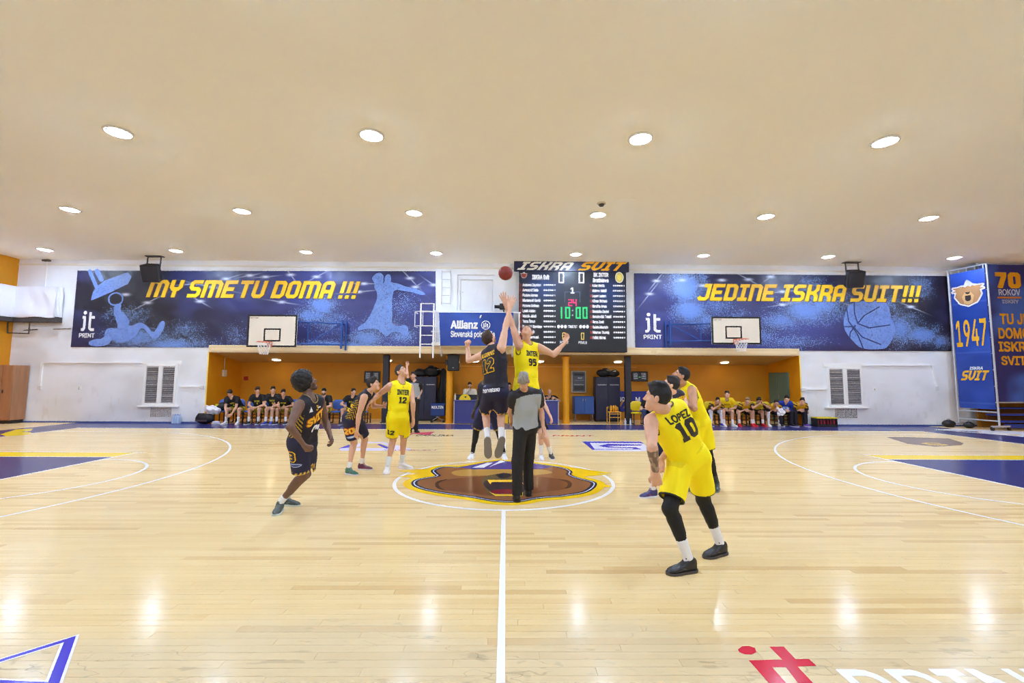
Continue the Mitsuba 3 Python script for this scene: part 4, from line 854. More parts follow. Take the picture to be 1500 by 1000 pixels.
# ------------------------------------------------------------------ alcove furniture
YELLOW_P, POST_P = M(232, 158, 8, .45), M(34, 32, 44, .5)
for nm, lab, u, r, mat in (('column', 'round yellow column left of the scorers desk', 654.5, .125, YELLOW_P), ('column', 'round yellow column right of the scorers desk', 827.5, .125, YELLOW_P)):
    t = thing(nm, lab, 'column'); xx = (u-737.5)/662*17.15
    obj('shaft', cyl((xx, 9.75, 0), (xx, 9.75, alcove_z(9.87)-.004), r, n=20), mat, t, smooth=40)
    obj('collar', cyl((xx, 9.75, NZ-.15), (xx, 9.75, alcove_z(9.92)-.006), r*1.25, n=20), mat, t, smooth=40); obj('foot', cyl((xx, 9.75, 0), (xx, 9.75, .05), r*1.2, n=20), mat, t, smooth=40)
for lab, u in (('square black post behind the yellow number 12 player', 563.5), ('square black post right of the dark lockers', 917)):
    t = thing('post', lab, 'post'); xx = (u-737.5)/662*17.38
    obj('shaft', bx(xx-.11, xx+.11, 9.60, 9.82, 0, alcove_z(9.82)-.005, .01), POST_P, t); obj('base_plate', bx(xx-.15, xx+.15, 9.57, 9.86, 0, .03, .005), POST_P, t)
t = thing('loudspeaker', 'black loudspeaker mounted on the left yellow column', 'loudspeaker')
(a, b), (c, d) = [(-2.195, 1.978), (-1.751, 2.631)]
obj('case', bx(a, c, 9.35, 9.6, b, d-.05, .02), BLACK, t); obj('grille', bx(a+.03, c-.03, 9.335, 9.35, b+.03, d-.08, .003), M(38, 38, 42, .7), t); obj('bracket', bx(a-.1, a+.02, 9.55, 9.66, (b+d)/2-.1, (b+d)/2+.1, .01), DARK, t)
obj('badge', bx((a+c)/2-.03, (a+c)/2+.03, 9.33, 9.336, b+.1, b+.13), GREY, t)
def tv(lab, box):
    t = thing('monitor', lab, 'monitor'); x0, z0, x1, z1 = box
    obj('case', bx(x0, x1, 11.0, 11.08, z0, z1, .012), BLACK, t)
    obj('screen', bx(x0+.04, x1-.04, 10.995, 11.0, z0+.04, z1-.04), M(28, 34, 46, .3), t)
    cw = (x1-x0-.14)
    for k, (fx, fw, c) in enumerate(((0, .34, (190, 200, 220)), (.62, .36, (190, 200, 220)))):
        obj('screen_rows', cat(*[bx(x0+.07+fx*cw, x0+.07+(fx+fw)*cw, 10.990, 10.995, z1-.09-i*.045, z1-.07-i*.045) for i in range(6)]), M(*c, .4), t)
    obj('screen_clock', bx(x0+.07+.42*cw, x0+.07+.56*cw, 10.990, 10.995, (z0+z1)/2-.05, (z0+z1)/2), M(80, 220, 90, .4), t)
    obj('mount', bx((x0+x1)/2-.06, (x0+x1)/2+.06, 11.08, NY, (z0+z1)/2-.06, (z0+z1)/2+.06), DARK, t)
tv('small black results monitor on the alcove wall left of the black post', (-5.816, 1.509, -5.159, 1.974))
tv('small black results monitor on the alcove wall right of the black post', (5.23, 1.609, 5.905, 2.022))
t = thing('notice_board', 'grey framed notice board on the alcove wall beside the lockers', 'notice board')
x0, z0, x1, z1 = (2.765, 1.125, 3.389, 2.042)
obj('frame', bx(x0, x1, 11.28, NY-.01, z0, z1, .01), M(196, 186, 164, .5), t); obj('panel', bx(x0+.05, x1-.05, 11.27, 11.28, z0+.05, z1-.05), M(84, 90, 104, .4), t)
for i, (fx, fz, fw, fh, c) in enumerate(((.1, .82, .8, .1, (50, 52, 62)), (.42, .66, .34, .06, (190, 196, 210)), (.1, .55, .8, .04, (130, 136, 150)), (.08, .34, .84, .03, (206, 206, 206)), (.1, .08, .8, .2, (48, 46, 52)))):
    obj('notice', bx(x0+.05+fx*(x1-x0-.1), x0+.05+(fx+fw)*(x1-x0-.1), 11.264, 11.27, z0+.05+fz*(z1-z0-.1), z0+.05+(fz+fh)*(z1-z0-.1)), M(*c, .5), t)
obj('cable', path([((x0+x1)/2, 11.33, z1), ((x0+x1)/2+.05, 11.3, z1+.25), ((x0+x1)/2+.5, 10.6, alcove_z(10.6)-.02)], .012), M(200, 170, 110, .5), t)
LOCK = M(36, 38, 66, .4)
def lockers(lab, u0, u1, vtop, Y, n, bags, coat=False):
    t = thing('locker', lab, 'locker')
    sc_ = (Y+7.73)/662; x0, x1 = (u0-737.5)*sc_, (u1-737.5)*sc_; z1 = 1.67+(555.3-vtop)*sc_
    obj('body', bx(x0, x1, Y, Y+.5, .06, z1, .008), LOCK, t); obj('plinth', bx(x0+.03, x1-.03, Y+.03, Y+.48, 0, .06), BLACK, t)
    w = (x1-x0)/n
    for i in range(n):
        d = obj('door', bx(x0+i*w+.01, x0+(i+1)*w-.01, Y-.02, Y-.001, .09, z1-.03, .005), LOCK, t)
        scene[d+'__label_strip'] = mikit.ply(bx(x0+i*w+.08, x0+(i+1)*w-.05, Y-.024, Y-.02, z1-.34, z1-.30), M(150, 150, 160, .4))
        scene[d+'__handle'] = mikit.ply(bx(x0+i*w+.06, x0+i*w+.09, Y-.04, Y-.02, z1*.5, z1*.5+.1, .004), DARK)
    for k, (bxk, w2, h2, lab2) in enumerate(bags):
        cxk = x0+(x1-x0)*bxk
        g = thing('sports_bag', lab2, 'bag')
        s = ball((cxk, Y+.28, z1+h2*.48), (w2, .22, h2*.52), 3); v = s.vertices; v[:, 2] = np.maximum(v[:, 2], z1+.003)
        v += .03*np.sin(v[:, [1, 2, 0]]*14)*np.array([1, 1, .3]); v[:, 2] = np.maximum(v[:, 2], z1+.003)
        obj('bag', s, M(26, 26, 32, .5), g, smooth=True)
        obj('strap', path([(cxk-w2*.5, Y+.1, z1+h2*.8), (cxk-w2*.2, Y+.04, z1+h2*1.02), (cxk+w2*.2, Y+.04, z1+h2*1.02), (cxk+w2*.5, Y+.1, z1+h2*.8)], .018), M(60, 60, 66, .5), g)
    return x0, x1, z1
lockers('dark navy double locker with bags on top right of the blue cabinet', 869, 905, 551, 10.55, 2, ((.42, .34, .33, 'dark sports bag on the left of the right-hand locker'), (.8, .24, .28, 'small dark bag on the right of the right-hand locker')))
lx0, lx1, lz = lockers('dark navy locker behind the whistling referee', 603, 637, 552, 10.55, 2, ((.25, .3, .3, 'dark bag on top of the locker behind the far referee'), (.75, .34, .42, 'tall dark bag on top of the locker behind the far referee')))
t = thing('coat', 'long dark coat hanging at the side of the locker behind the far referee', 'coat')
cs = ball((lx1+.28, 10.7, 1.15), (.24, .25, .95), 3); v = cs.vertices; v[:, 0] += .04*np.sin(v[:, 2]*5); v[:, 1] += .04*np.sin(v[:, 0]*25)
obj('cloth', cs, M(24, 24, 28, .7), t, smooth=True); obj('hook', cyl((lx1, 10.7, 2.05), (lx1+.28, 10.7, 2.08), .015), GREY, t)
t = thing('cabinet', 'low blue cabinet on thin legs under the notice board', 'cabinet')
sc_ = 18.1/662; x0, x1 = (838-737.5)*sc_, (867-737.5)*sc_
obj('body', bx(x0, x1, 10.4, 10.95, .30, 1.0, .012), M(46, 84, 156, .45), t)
for i in range(2): d = obj('door', bx(x0+.01+i*(x1-x0)/2, x0-.01+(i+1)*(x1-x0)/2, 10.38, 10.4, .32, .98, .006), M(46, 84, 156, .45), t); scene[d+'__handle'] = mikit.ply(bx((x0+x1)/2-.06+i*.1, (x0+x1)/2-.04+i*.1, 10.36, 10.38, .82, .92), GREY)
for xx in (x0+.05, x1-.05):
    for yy in (10.45, 10.9): obj('leg', cyl((xx, yy, 0), (xx, yy, .3), .018), GREY, t)
t = thing('ball_cart', 'blue covered ball cart with white lettering left of the yellow column', 'cart')
sc_ = 17.5/662; x0, x1 = (629-737.5)*sc_, (650-737.5)*sc_
obj('body', bx(x0, x1, 9.8, 10.3, .25, .72, .03), M(28, 56, 116, .5), t); obj('lid', bx(x0-.01, x1+.01, 9.79, 10.31, .66, .73, .015), M(28, 56, 116, .5), t)
obj('lettering', on_wall(affinity.translate(text_poly('MOLTEN', .10, 3, width=(x1-x0)*.8), x0+.05, .54), 9.789, .004), WHITE, t)
for a, b in ((x0+.04, x1-.04), (x1-.04, x0+.04)): obj('leg', cyl((a, 9.85, .06), ((a+b)/2+(b-a)*.3, 9.85, .3), .015), GREY, t)
for a in (x0+.05, x1-.05): obj('wheel', cyl((a, 9.83, .05), (a, 9.87, .05), .05), BLACK, t)
t = thing('wall_banner', 'blue and gold banner low on the alcove wall beside the coach', 'banner')
x0, z0, x1, z1 = (4.688, 0.251, 6.028, 1.197)
obj('cloth', bx(x0, x1, 11.34, 11.36, z0+.1, z1, .004), M(34, 48, 150, .5), t)
obj('lettering', on_wall(affinity.translate(text_poly('NOVA', .17, 4, width=.55), x0+.05, z1-.42), 11.339, .004), WHITE, t); obj('lettering', on_wall(affinity.translate(text_poly('M', .17, 4), x0+.78, z1-.42), 11.339, .004), WHITE, t)
obj('swoosh', on_wall(unary_union([Polygon([(x0+.05, z0+.3), (x0+.25, z0+.6), (x0+.33, z0+.6), (x0+.15, z0+.3)]), Polygon([(x0+.25, z0+.25), (x0+.5, z0+.62), (x0+.58, z0+.62), (x0+.36, z0+.25)])]), 11.339, .004), M(206, 140, 60, .5), t)
t = thing('chair', 'small wooden chair with yellow cloths in front of the dark lockers', 'chair')
WD = M(206, 150, 50, .45); xx = (895.5-737.5)/662*17.3; cy = 9.6; w = .21
for sx_ in (-w, w):
    for yy in (cy-.2, cy+.2): obj('leg', bar((xx+sx_, yy, 0), (xx+sx_, yy, .46 if yy < cy else .62), .035), WD, t)
obj('seat', bx(xx-w-.02, xx+w+.02, cy-.22, cy+.22, .44, .47, .008), WD, t); obj('rail', bar((xx-w, cy-.2, .26), (xx+w, cy-.2, .26), .03), WD, t); obj('rail', bar((xx-w, cy-.2, .39), (xx+w, cy-.2, .39), .03), WD, t)
obj('backrest', bx(xx-w, xx+w, cy+.19, cy+.215, .56, .64, .006), WD, t)
t = thing('cloth_bundle', 'yellow and dark cloths piled on the wooden chair', 'cloth')
obj('cloth', cat(*[ball((xx+dx, cy+.02, .58), (.045, .09, .13), 2) for dx in (-.1, 0, .08)]), M(212, 150, 30, .7), t, smooth=True); obj('cloth', ball((xx-.1, cy+.1, .56), (.09, .08, .1), 2), M(30, 30, 40, .7), t, smooth=True)
for k, (u, lab) in enumerate(((912, 'clear water bottle left of the black post'), (919.5, 'clear water bottle at the foot of the black post'))):
    t = thing('bottle', lab, 'bottle'); xb = (u-737.5)/662*16.95
    obj('body', lathe([(0, 0), (.036, 0), (.038, .02), (.038, .15), (.015, .2), (.015, .22), (0, .22)], (xb, 9.22, 0), 14), M(206, 216, 226, .15), t, smooth=40); obj('cap', cyl((xb, 9.22, .22), (xb, 9.22, .245), .017), WHITE, t)
# scorers' desk
t = thing('scorers_desk', 'long blue scorers desk in the middle of the alcove', 'desk')
DY = 9.35; dx0, dx1 = -1.928, 2.006; dz = 0.883
DB = M(62, 64, 128, .5)
nP = 4
for i in range(nP): obj('front_panel', bx(dx0+.03+i*(dx1-dx0-.06)/nP+.004, dx0+.03+(i+1)*(dx1-dx0-.06)/nP-.004, DY, DY+.03, .02, dz-.03, .004), DB, t)
obj('tabletop', bx(dx0-.01, dx1+.01, DY-.03, DY+.75, dz-.03, dz, .006), M(84, 84, 150, .4), t)
for xx in (dx0, dx1-.03): obj('side_panel', bx(xx, xx+.03, DY, DY+.7, .0, dz-.03, .003), M(200, 190, 186, .5), t)
(cx, cz), = [(0.126, 0.383)]
obj('painted_ball', on_wall(Point(cx, cz).buffer(.36), DY-.001, .003), M(236, 186, 20, .5), t, label='yellow basketball painted on the desk front')
obj('painted_seam', on_wall(unary_union([LineString([(cx-.36, cz), (cx+.36, cz)]), LineString([(cx, cz-.36), (cx, cz+.36)]), LineString(arc(cx-.5, cz, .36, -42, 42)), LineString(arc(cx+.5, cz, .36, 138, 222))]).buffer(.018).intersection(Point(cx, cz).buffer(.36)), DY-.005, .002), M(40, 34, 50, .5), t)
t = thing('monitor', 'dark computer monitor on the desk in front of the scorer in white', 'monitor')
(a, b), (c, d) = [(-1.95, 0.868), (-1.02, 1.078)]
obj('screen', bx(a+.05, c, 9.62, 9.66, b+.03, d, .01), M(34, 36, 50, .3), t); obj('stand', bx((a+c)/2-.04, (a+c)/2+.04, 9.66, 9.72, dz, d-.05), BLACK, t); obj('foot', bx((a+c)/2-.15, (a+c)/2+.15, 9.6, 9.8, dz, dz+.015), BLACK, t)
t = thing('possession_sign', 'yellow half-round sign on the desk top', 'sign')
(cx, cz), = [(-1.522, 0.876)]
obj('board', on_wall(Polygon(arc(cx, dz+.002, .22, 0, 180, 24)), 9.47, .02), M(232, 200, 24, .5), t); obj('arrow', on_wall(Polygon([(cx-.05, dz+.12), (cx+.05, dz+.08), (cx+.05, dz+.16)]), 9.449, .003), M(60, 50, 40, .5), t)
t = thing('bottle', 'pale bottle at the left end of the scorers desk', 'bottle'); xb = -1.902
obj('body', lathe([(0, 0), (.036, 0), (.038, .02), (.038, .15), (.015, .2), (.015, .22), (0, .22)], (xb, 9.55, dz), 14), M(214, 206, 180, .2), t, smooth=40); obj('cap', cyl((xb, 9.55, dz+.22), (xb, 9.55, dz+.245), .017), WHITE, t)
t = thing('monitor', 'dark laptop on the desk left of the bald scorer', 'laptop')
a = 1.38
obj('screen', bx(a-.12, a+.12, 9.72, 9.74, dz+.01, dz+.24, .006), M(30, 34, 60, .3), t); obj('keyboard', bx(a-.12, a+.12, 9.74, 9.95, dz, dz+.015), BLACK, t)
a = 1.867
for lab, b_ in (('white score sheet at the right end of the scorers desk', (a-.18, a+.12, 9.5, 9.75, dz, dz+.006)), ('white score sheet lying in front of the bald scorer', (a-.42, a-.20, 9.45, 9.65, dz, dz+.006))):
    t = thing('score_sheet', lab, 'paper'); obj('sheet', bx(*b_), WHITE, t); obj('ruled_lines', cat(*[bx(b_[0]+.02, b_[1]-.02, b_[2]+.03+i*.03, b_[2]+.034+i*.03, dz+.006, dz+.0065) for i in range(5)]), M(120, 120, 130, .6), t)
# team bench chairs
def seat_meshes():
    import numpy as np
    s = []
    back = ball((0, 0, 0), (.22, .05, .2), 3); v = back.vertices; v[:, 0] = np.sign(v[:, 0])*np.minimum(np.abs(v[:, 0])*1.15, .215); v[:, 2] = np.clip(v[:, 2]*1.1, -.18, .19); v[:, 1] += .5*v[:, 0]**2*-1
    back.apply_translation([0, .21, .68])
    seat = ball((0, 0, 0), (.24, .23, .045), 3); v = seat.vertices; v[:, 0] = np.clip(v[:, 0]*1.1, -.225, .225); seat.apply_translation([0, 0, .43])
    return back, seat
bk, st = seat_meshes()
legm = cat(bar((-.18, -.15, 0), (-.18, -.15, .41), .03), bar((-.18, .17, 0), (-.18, .17, .41), .03), bar((-.18, -.15, .03), (-.18, .17, .03), .03))
legm2 = legm.copy(); legm2.apply_translation([.36, 0, 0]); upr = bar((0, .2, .40), (0, .24, .58), .06, .03)
def chairs(xs, mat, fr, names, group):
    B = (mikit.ply(bk, mat, smooth=40), mikit.ply(st, mat, smooth=40), mikit.ply(legm, fr), mikit.ply(legm2, fr), mikit.ply(upr, fr))
    for x, lab in zip(xs, names):
        t = thing('bench_chair', lab, 'chair', group); m = T().translate([x, 9.42, 0])
        for nm, d in zip(('backrest', 'seat', 'leg_frame', 'leg_frame_001', 'back_support'), B): scene[t+'__'+nm] = {**d, 'to_world': m}
pxx = lambda u: (u-737.5)/662*17.15
BLU, YLW = M(78, 112, 190, .4), M(226, 196, 26, .4)
blue_u = [330, 350, 370, 390, 410, 431, 452, 474, 494, 512, 530]
chairs([pxx(u) for u in blue_u], BLU, DARK, ['blue plastic seat of the left team bench, %s from the left' % o for o in ordinal+['ninth', 'tenth', 'eleventh']], 'blue seats of the left team bench')
yel_u = [930, 1018, 1039, 1059, 1079, 1100, 1120, 1141, 1161]
chairs([pxx(u) for u in yel_u], YLW, DARK, ['yellow plastic seat under the coach in black beside the black post']+['yellow plastic seat of the right team bench, %s from the left' % o for o in ordinal], 'yellow seats of the right team bench')
for lab, u0, u1 in (('long low wooden footboard under the left team bench', 345, 540), ('long low wooden footboard under the right team bench', 1030, 1168)):
    t = thing('bench_rail', lab, 'board')
    for zz in (.14, .27): obj('slat', bx(pxx(u0), pxx(u1), 9.63, 9.66, zz, zz+.07, .006), M(180, 112, 40, .5), t)
    for u in (u0, (u0+u1)/2, u1): obj('post', bx(pxx(u)-.02, pxx(u)+.02, 9.66, 9.70, 0, .36), DARK, t)
# bags, towels, bottles, crate
t = thing('sports_bag', 'black sports bag on the floor at the left end of the bench', 'bag'); xb = pxx(316)
s = ball((xb, 9.05, .2), (.33, .2, .2), 3); s.vertices[:, 2] = np.clip(s.vertices[:, 2], .004, .36)
obj('bag', s, M(28, 26, 32, .6), t, smooth=True); obj('strap', path([(xb-.2, 8.87, .25), (xb-.1, 8.83, .38), (xb+.1, 8.83, .38), (xb+.2, 8.87, .25)], .018), M(60, 56, 60, .5), t); obj('panel', bx(xb-.22, xb+.2, 8.84, 8.86, .1, .16), M(70, 60, 66, .5), t)
t = thing('sports_bag', 'dark bag on the first blue seat under the white towel', 'bag'); xb = pxx(331)
obj('bag', ball((xb+.05, 9.36, .62), (.26, .18, .14), 3), M(30, 30, 28, .6), t, smooth=True); obj('flash', ball((xb-.08, 9.25, .66), (.1, .05, .05), 2), M(200, 190, 40, .6), t, smooth=True)
t = thing('towel', 'crumpled white towel at the left end of the bench', 'towel')
s = ball((pxx(323), 9.12, .52), (.30, .15, .16), 4); v = s.vertices; v += .045*np.sin(v[:, [2, 0, 1]]*17)+.02*np.sin(v[:, [1, 2, 0]]*37); obj('cloth', s, M(236, 236, 244, .7), t, smooth=True)
t = thing('shoe', 'pale shoe lying on the floor beside the player who ties his laces', 'shoe'); xb = pxx(333)
obj('upper', ball((xb, 9.0, .06), (.15, .055, .05), 2), M(206, 210, 230, .5), t, smooth=True); obj('sole', bx(xb-.15, xb+.15, 8.95, 9.05, 0, .025, .01), WHITE, t)
t = thing('bottle_pack', 'shrink-wrapped pack of clear water bottles against the wall left of the alcove', 'bottles'); xb = pxx(273.5)
for i in range(3):
    for j in range(2):
        x, y = xb-.09+i*.09, 9.1+j*.09
        b = obj('bottle', lathe([(0, 0), (.042, 0), (.044, .03), (.044, .2), (.016, .27), (.016, .3), (0, .3)], (x, y, .004), 12), M(176, 200, 232, .15), t, smooth=40)
        scene[b+'__cap'] = mikit.ply(cyl((x, y, .304), (x, y, .325), .018), M(60, 100, 190, .4))
t = thing('bottle_crate', 'black crate of red drink bottles with a yellow rim right of the bench', 'crate')
x0, x1 = pxx(1178.5), pxx(1207); y0, y1 = 8.85, 9.2
CR = M(32, 28, 34, .5)
obj('base', bx(x0, x1, y0, y1, .0, .03), CR, t)
for a in ((x0, x1, y0, y0+.012, .03, .10), (x0, x1, y0, y0+.012, .25, .29), (x0, x1, y1-.015, y1, .03, .32), (x0, x0+.015, y0, y1, .03, .32), (x1-.015, x1, y0, y1, .03, .32)): obj('wall', bx(*a), CR, t)
for i in range(5): xx = x0+i*(x1-x0-.03)/4; obj('slat', bx(xx, xx+.03, y0-.004, y0+.01, .03, .3), CR, t)
obj('rim', cat(bx(x0-.01, x1+.01, y0-.015, y0+.03, .30, .34), bx(x0-.01, x1+.01, y1-.03, y1+.01, .30, .34), bx(x0-.01, x0+.03, y0, y1, .30, .34), bx(x1-.03, x1+.01, y0, y1, .30, .34)), M(226, 206, 60, .5), t)
bm = mikit.ply(lathe([(0, 0), (.036, 0), (.038, .03), (.038, .17), (.015, .22), (.015, .235), (0, .235)], (0, 0, 0), 12), M(150, 22, 48, .2), smooth=40)
bc = mikit.ply(cyl((0, 0, .235), (0, 0, .26), .018), M(226, 190, 60, .4))
for i in range(6):
    for j in range(2):
        g = thing('drink_bottle', 'red drink bottle in the black crate', 'bottle', 'red bottles in the crate')
        m = T().translate([x0+.07+i*(x1-x0-.14)/5, y0+.08+j*.17, .032])
        scene[g+'__body'] = {**bm, 'to_world': m}; scene[g+'__cap'] = {**bc, 'to_world': m}
# small things on the alcove walls
t = thing('intercom', 'small pale box with a cable on the left side wall of the alcove', 'box')
obj('box', bx(NX0+.014, NX0+.07, 10.1, 10.35, 1.72, 1.98, .01), M(206, 196, 176, .5), t); obj('cable', cyl((NX0+.03, 10.22, 1.98), (NX0+.03, 10.22, 2.5), .012), M(206, 196, 176, .5), t)
t = thing('sign', 'small red safety sign on the alcove back wall', 'sign'); (cx, cz), = [(-10.854, 1.65)]
obj('plate', bx(cx-.09, cx+.09, NY-.012, NY-.001, cz-.08, cz+.08), M(170, 30, 20, .5), t); obj('mark', bx(cx-.01, cx+.01, NY-.015, NY-.012, cz-.06, cz+.06), M(60, 20, 10, .5), t)
d2 = obj('door_1', bx(NX1-.06, NX1-.013, 9.95, 11.25, .0, 2.0, .006), M(88, 120, 112, .5), kind='structure', label='grey-green double door in the right side wall of the alcove')
obj('leaf', bx(NX1-.075, NX1-.06, 9.98, 10.59, .03, 1.97, .005), M(92, 126, 116, .5), d2); obj('leaf', bx(NX1-.075, NX1-.06, 10.61, 11.22, .03, 1.97, .005), M(92, 126, 116, .5), d2); obj('handle', bx(NX1-.1, NX1-.075, 10.55, 10.58, .95, 1.1, .005), GREY, d2)
PALE = M(226, 176, 90, .5)
obj('trim_5', bx((660-737.5)/662*19.1, (930-737.5)/662*19.1, NY-.02, NY-.001, 2.19, 2.23), PALE, kind='structure'); obj('trim_6', bx(1.35, 1.38, NY-.02, NY-.001, .3, 2.2), PALE, kind='structure')

# ------------------------------------------------------------------ people: smooth distance fields meshed into one continuous surface
def V(*a): return np.array(a if len(a) > 1 else a[0], float)
def unit(v): v = np.asarray(v, float); return v/max(np.linalg.norm(v), 1e-9)
def nets(D, lo, h):
    """surface nets: the zero surface of the sampled field D as (vertices, triangles)"""
    s = D < 0
    c = np.zeros(np.array(D.shape)-1, np.int8)
    for i in (0, 1):
        for j in (0, 1):
            for k in (0, 1): c += s[i:c.shape[0]+i, j:c.shape[1]+j, k:c.shape[2]+k]
    act = (c > 0) & (c < 8)
    I = np.argwhere(act); idx = np.full(c.shape, -1, np.int32); idx[act] = np.arange(len(I))
    acc, cnt = np.zeros((len(I), 3)), np.zeros(len(I))
    cor = [(i, j, k) for i in (0, 1) for j in (0, 1) for k in (0, 1)]
    val = {p: D[I[:, 0]+p[0], I[:, 1]+p[1], I[:, 2]+p[2]] for p in cor}
    for p in cor:
        for ax in range(3):
            if p[ax]: continue
            q = list(p); q[ax] = 1; q = tuple(q)
            a, b = val[p], val[q]; m = (a < 0) != (b < 0)
            t = np.where(m, a/np.where(m, a-b, 1), 0)
            pos = np.tile(np.array(p, float), (len(I), 1)); pos[:, ax] += t
            acc += pos*m[:, None]; cnt += m
    v = np.asarray(lo)+h*(I+acc/np.maximum(cnt, 1)[:, None])
    F = []
    for ax in range(3):
        u, w = (ax+1) % 3, (ax+2) % 3
        sl0 = [slice(None)]*3; sl1 = [slice(None)]*3; sl0[ax] = slice(0, -1); sl1[ax] = slice(1, None)
        a, b = s[tuple(sl0)], s[tuple(sl1)]
        E = np.argwhere(a != b); E = E[(E[:, u] > 0) & (E[:, w] > 0) & (E[:, u] < D.shape[u]-1) & (E[:, w] < D.shape[w]-1)]
        def at_(du, dw): q = E.copy(); q[:, u] += du; q[:, w] += dw; return idx[q[:, 0], q[:, 1], q[:, 2]]
        Q = np.stack([at_(-1, -1), at_(0, -1), at_(0, 0), at_(-1, 0)], 1)
        flip = ~a[E[:, 0], E[:, 1], E[:, 2]]
        Q[flip] = Q[flip][:, ::-1]
        F.append(Q)
    Q = np.vstack(F); Q = Q[(Q >= 0).all(1)]
    return trimesh.Trimesh(v, np.vstack([Q[:, [0, 1, 2]], Q[:, [0, 2, 3]]]), process=False)
class Field:
    def __init__(self, lo, hi, h):
        self.h = h; self.lo = np.asarray(lo, float); n = np.ceil((np.asarray(hi)-self.lo)/h).astype(int)+1
        self.D = np.full(n, 0.5, np.float32)
        self.ax = [(self.lo[i]+h*np.arange(n[i])).astype(np.float32) for i in range(3)]
    def sub(self, lo, hi):
        sl = []
        for i in range(3):
            a = int(np.clip(np.floor((lo[i]-self.lo[i])/self.h), 0, self.D.shape[i])); b = int(np.clip(np.ceil((hi[i]-self.lo[i])/self.h)+1, 0, self.D.shape[i]))
            sl.append(slice(a, b))
        sl = tuple(sl)
        return sl, self.ax[0][sl[0]][:, None, None], self.ax[1][sl[1]][None, :, None], self.ax[2][sl[2]][None, None, :]
    @staticmethod
    def capsule(X, Y, Z, a, b, ra, rb):
        d = b-a; L = float(d@d)+1e-12
        t = np.clip(((X-a[0])*d[0]+(Y-a[1])*d[1]+(Z-a[2])*d[2])/L, 0, 1)
        return np.sqrt((X-a[0]-t*d[0])**2+(Y-a[1]-t*d[1])**2+(Z-a[2]-t*d[2])**2)-(ra+t*(rb-ra))
    @staticmethod
    def ellip(X, Y, Z, c, R, r):
        u = [((X-c[0])*R[i][0]+(Y-c[1])*R[i][1]+(Z-c[2])*R[i][2]) for i in range(3)]
        k0 = np.sqrt(sum((u[i]/r[i])**2 for i in range(3))); k1 = np.sqrt(sum((u[i]/r[i]**2)**2 for i in range(3)))
        return k0*(k0-1)/np.maximum(k1, 1e-6)
    def add(self, prims, off=0.0, k=0.03, cut=False):
        for p in prims:
            if p[0] == 'c':
                a, b, ra, rb = p[1], p[2], p[3]+off, p[4]+off; m = max(ra, rb)+max(k, .02)+.02
                sl, X, Y, Z = self.sub(np.minimum(a, b)-m, np.maximum(a, b)+m)
                d = self.capsule(X, Y, Z, a, b, ra, rb)
            else:
                c, R, r = p[1], p[2], np.asarray(p[3])+off; m = max(r)+max(k, .02)+.02
                sl, X, Y, Z = self.sub(c-m, c+m); d = self.ellip(X, Y, Z, c, R, r)
            kk = p[5] if p[0] == 'c' and len(p) > 5 else k
            D = self.D[sl]
            if cut:
                e = -d; hh = np.maximum(kk-np.abs(D-e), 0); self.D[sl] = np.maximum(D, e)+hh*hh/(4*kk)
            else:
                hh = np.maximum(kk-np.abs(D-d), 0); self.D[sl] = np.minimum(D, d)-hh*hh/(4*kk)
        return self
    def grid(self): return self.ax[0][:, None, None], self.ax[1][None, :, None], self.ax[2][None, None, :]
    def keep(self, o, n, k=0):
        """cut away everything on the side the normal points to"""
        X, Y, Z = self.grid()
        if k:
            w = ((X-o[0])*n[0]+(Y-o[1])*n[1]+(Z-o[2])*n[2]).astype(np.float32); hh = np.maximum(k-np.abs(self.D-w), 0)
            self.D = np.maximum(self.D, w)+hh*hh/(4*k); return self
        self.D = np.maximum(self.D, ((X-o[0])*n[0]+(Y-o[1])*n[1]+(Z-o[2])*n[2]).astype(np.float32)); return self
    def ripple(self, amp, f, seed, along=(1, 1, .45)):
        X, Y, Z = self.grid(); a = seed*1.7
        self.D = self.D+(amp*(np.sin(f*X*along[0]+a+2*np.sin(5*Z+a))*np.sin(f*Y*along[1]+2*a+1.5*np.sin(4*Z))+.5*np.sin(f*1.7*Z*along[2]+3*np.sin(6*X+a)+3*np.sin(6*Y)))).astype(np.float32); return self
    def mesh(self):
        self.D[[0, -1]] = .5; self.D[:, [0, -1]] = .5; self.D[:, :, [0, -1]] = .5
        return nets(self.D, self.lo, self.h)
def bounds(prims, m):
    lo, hi = V(9, 9, 9), V(-9, -9, -9)
    for p in prims:
        q = (p[1], p[2]) if p[0] == 'c' else (p[1],); r = max(p[3], p[4]) if p[0] == 'c' else max(p[3])
        for x in q: lo, hi = np.minimum(lo, x-r-m), np.maximum(hi, x+r+m)
    return lo, hi
I3 = np.eye(3)
def cap(a, b, ra, rb=None, k=None): 
    t = ['c', V(a), V(b), ra, ra if rb is None else rb]
    return tuple(t+([k] if k else []))
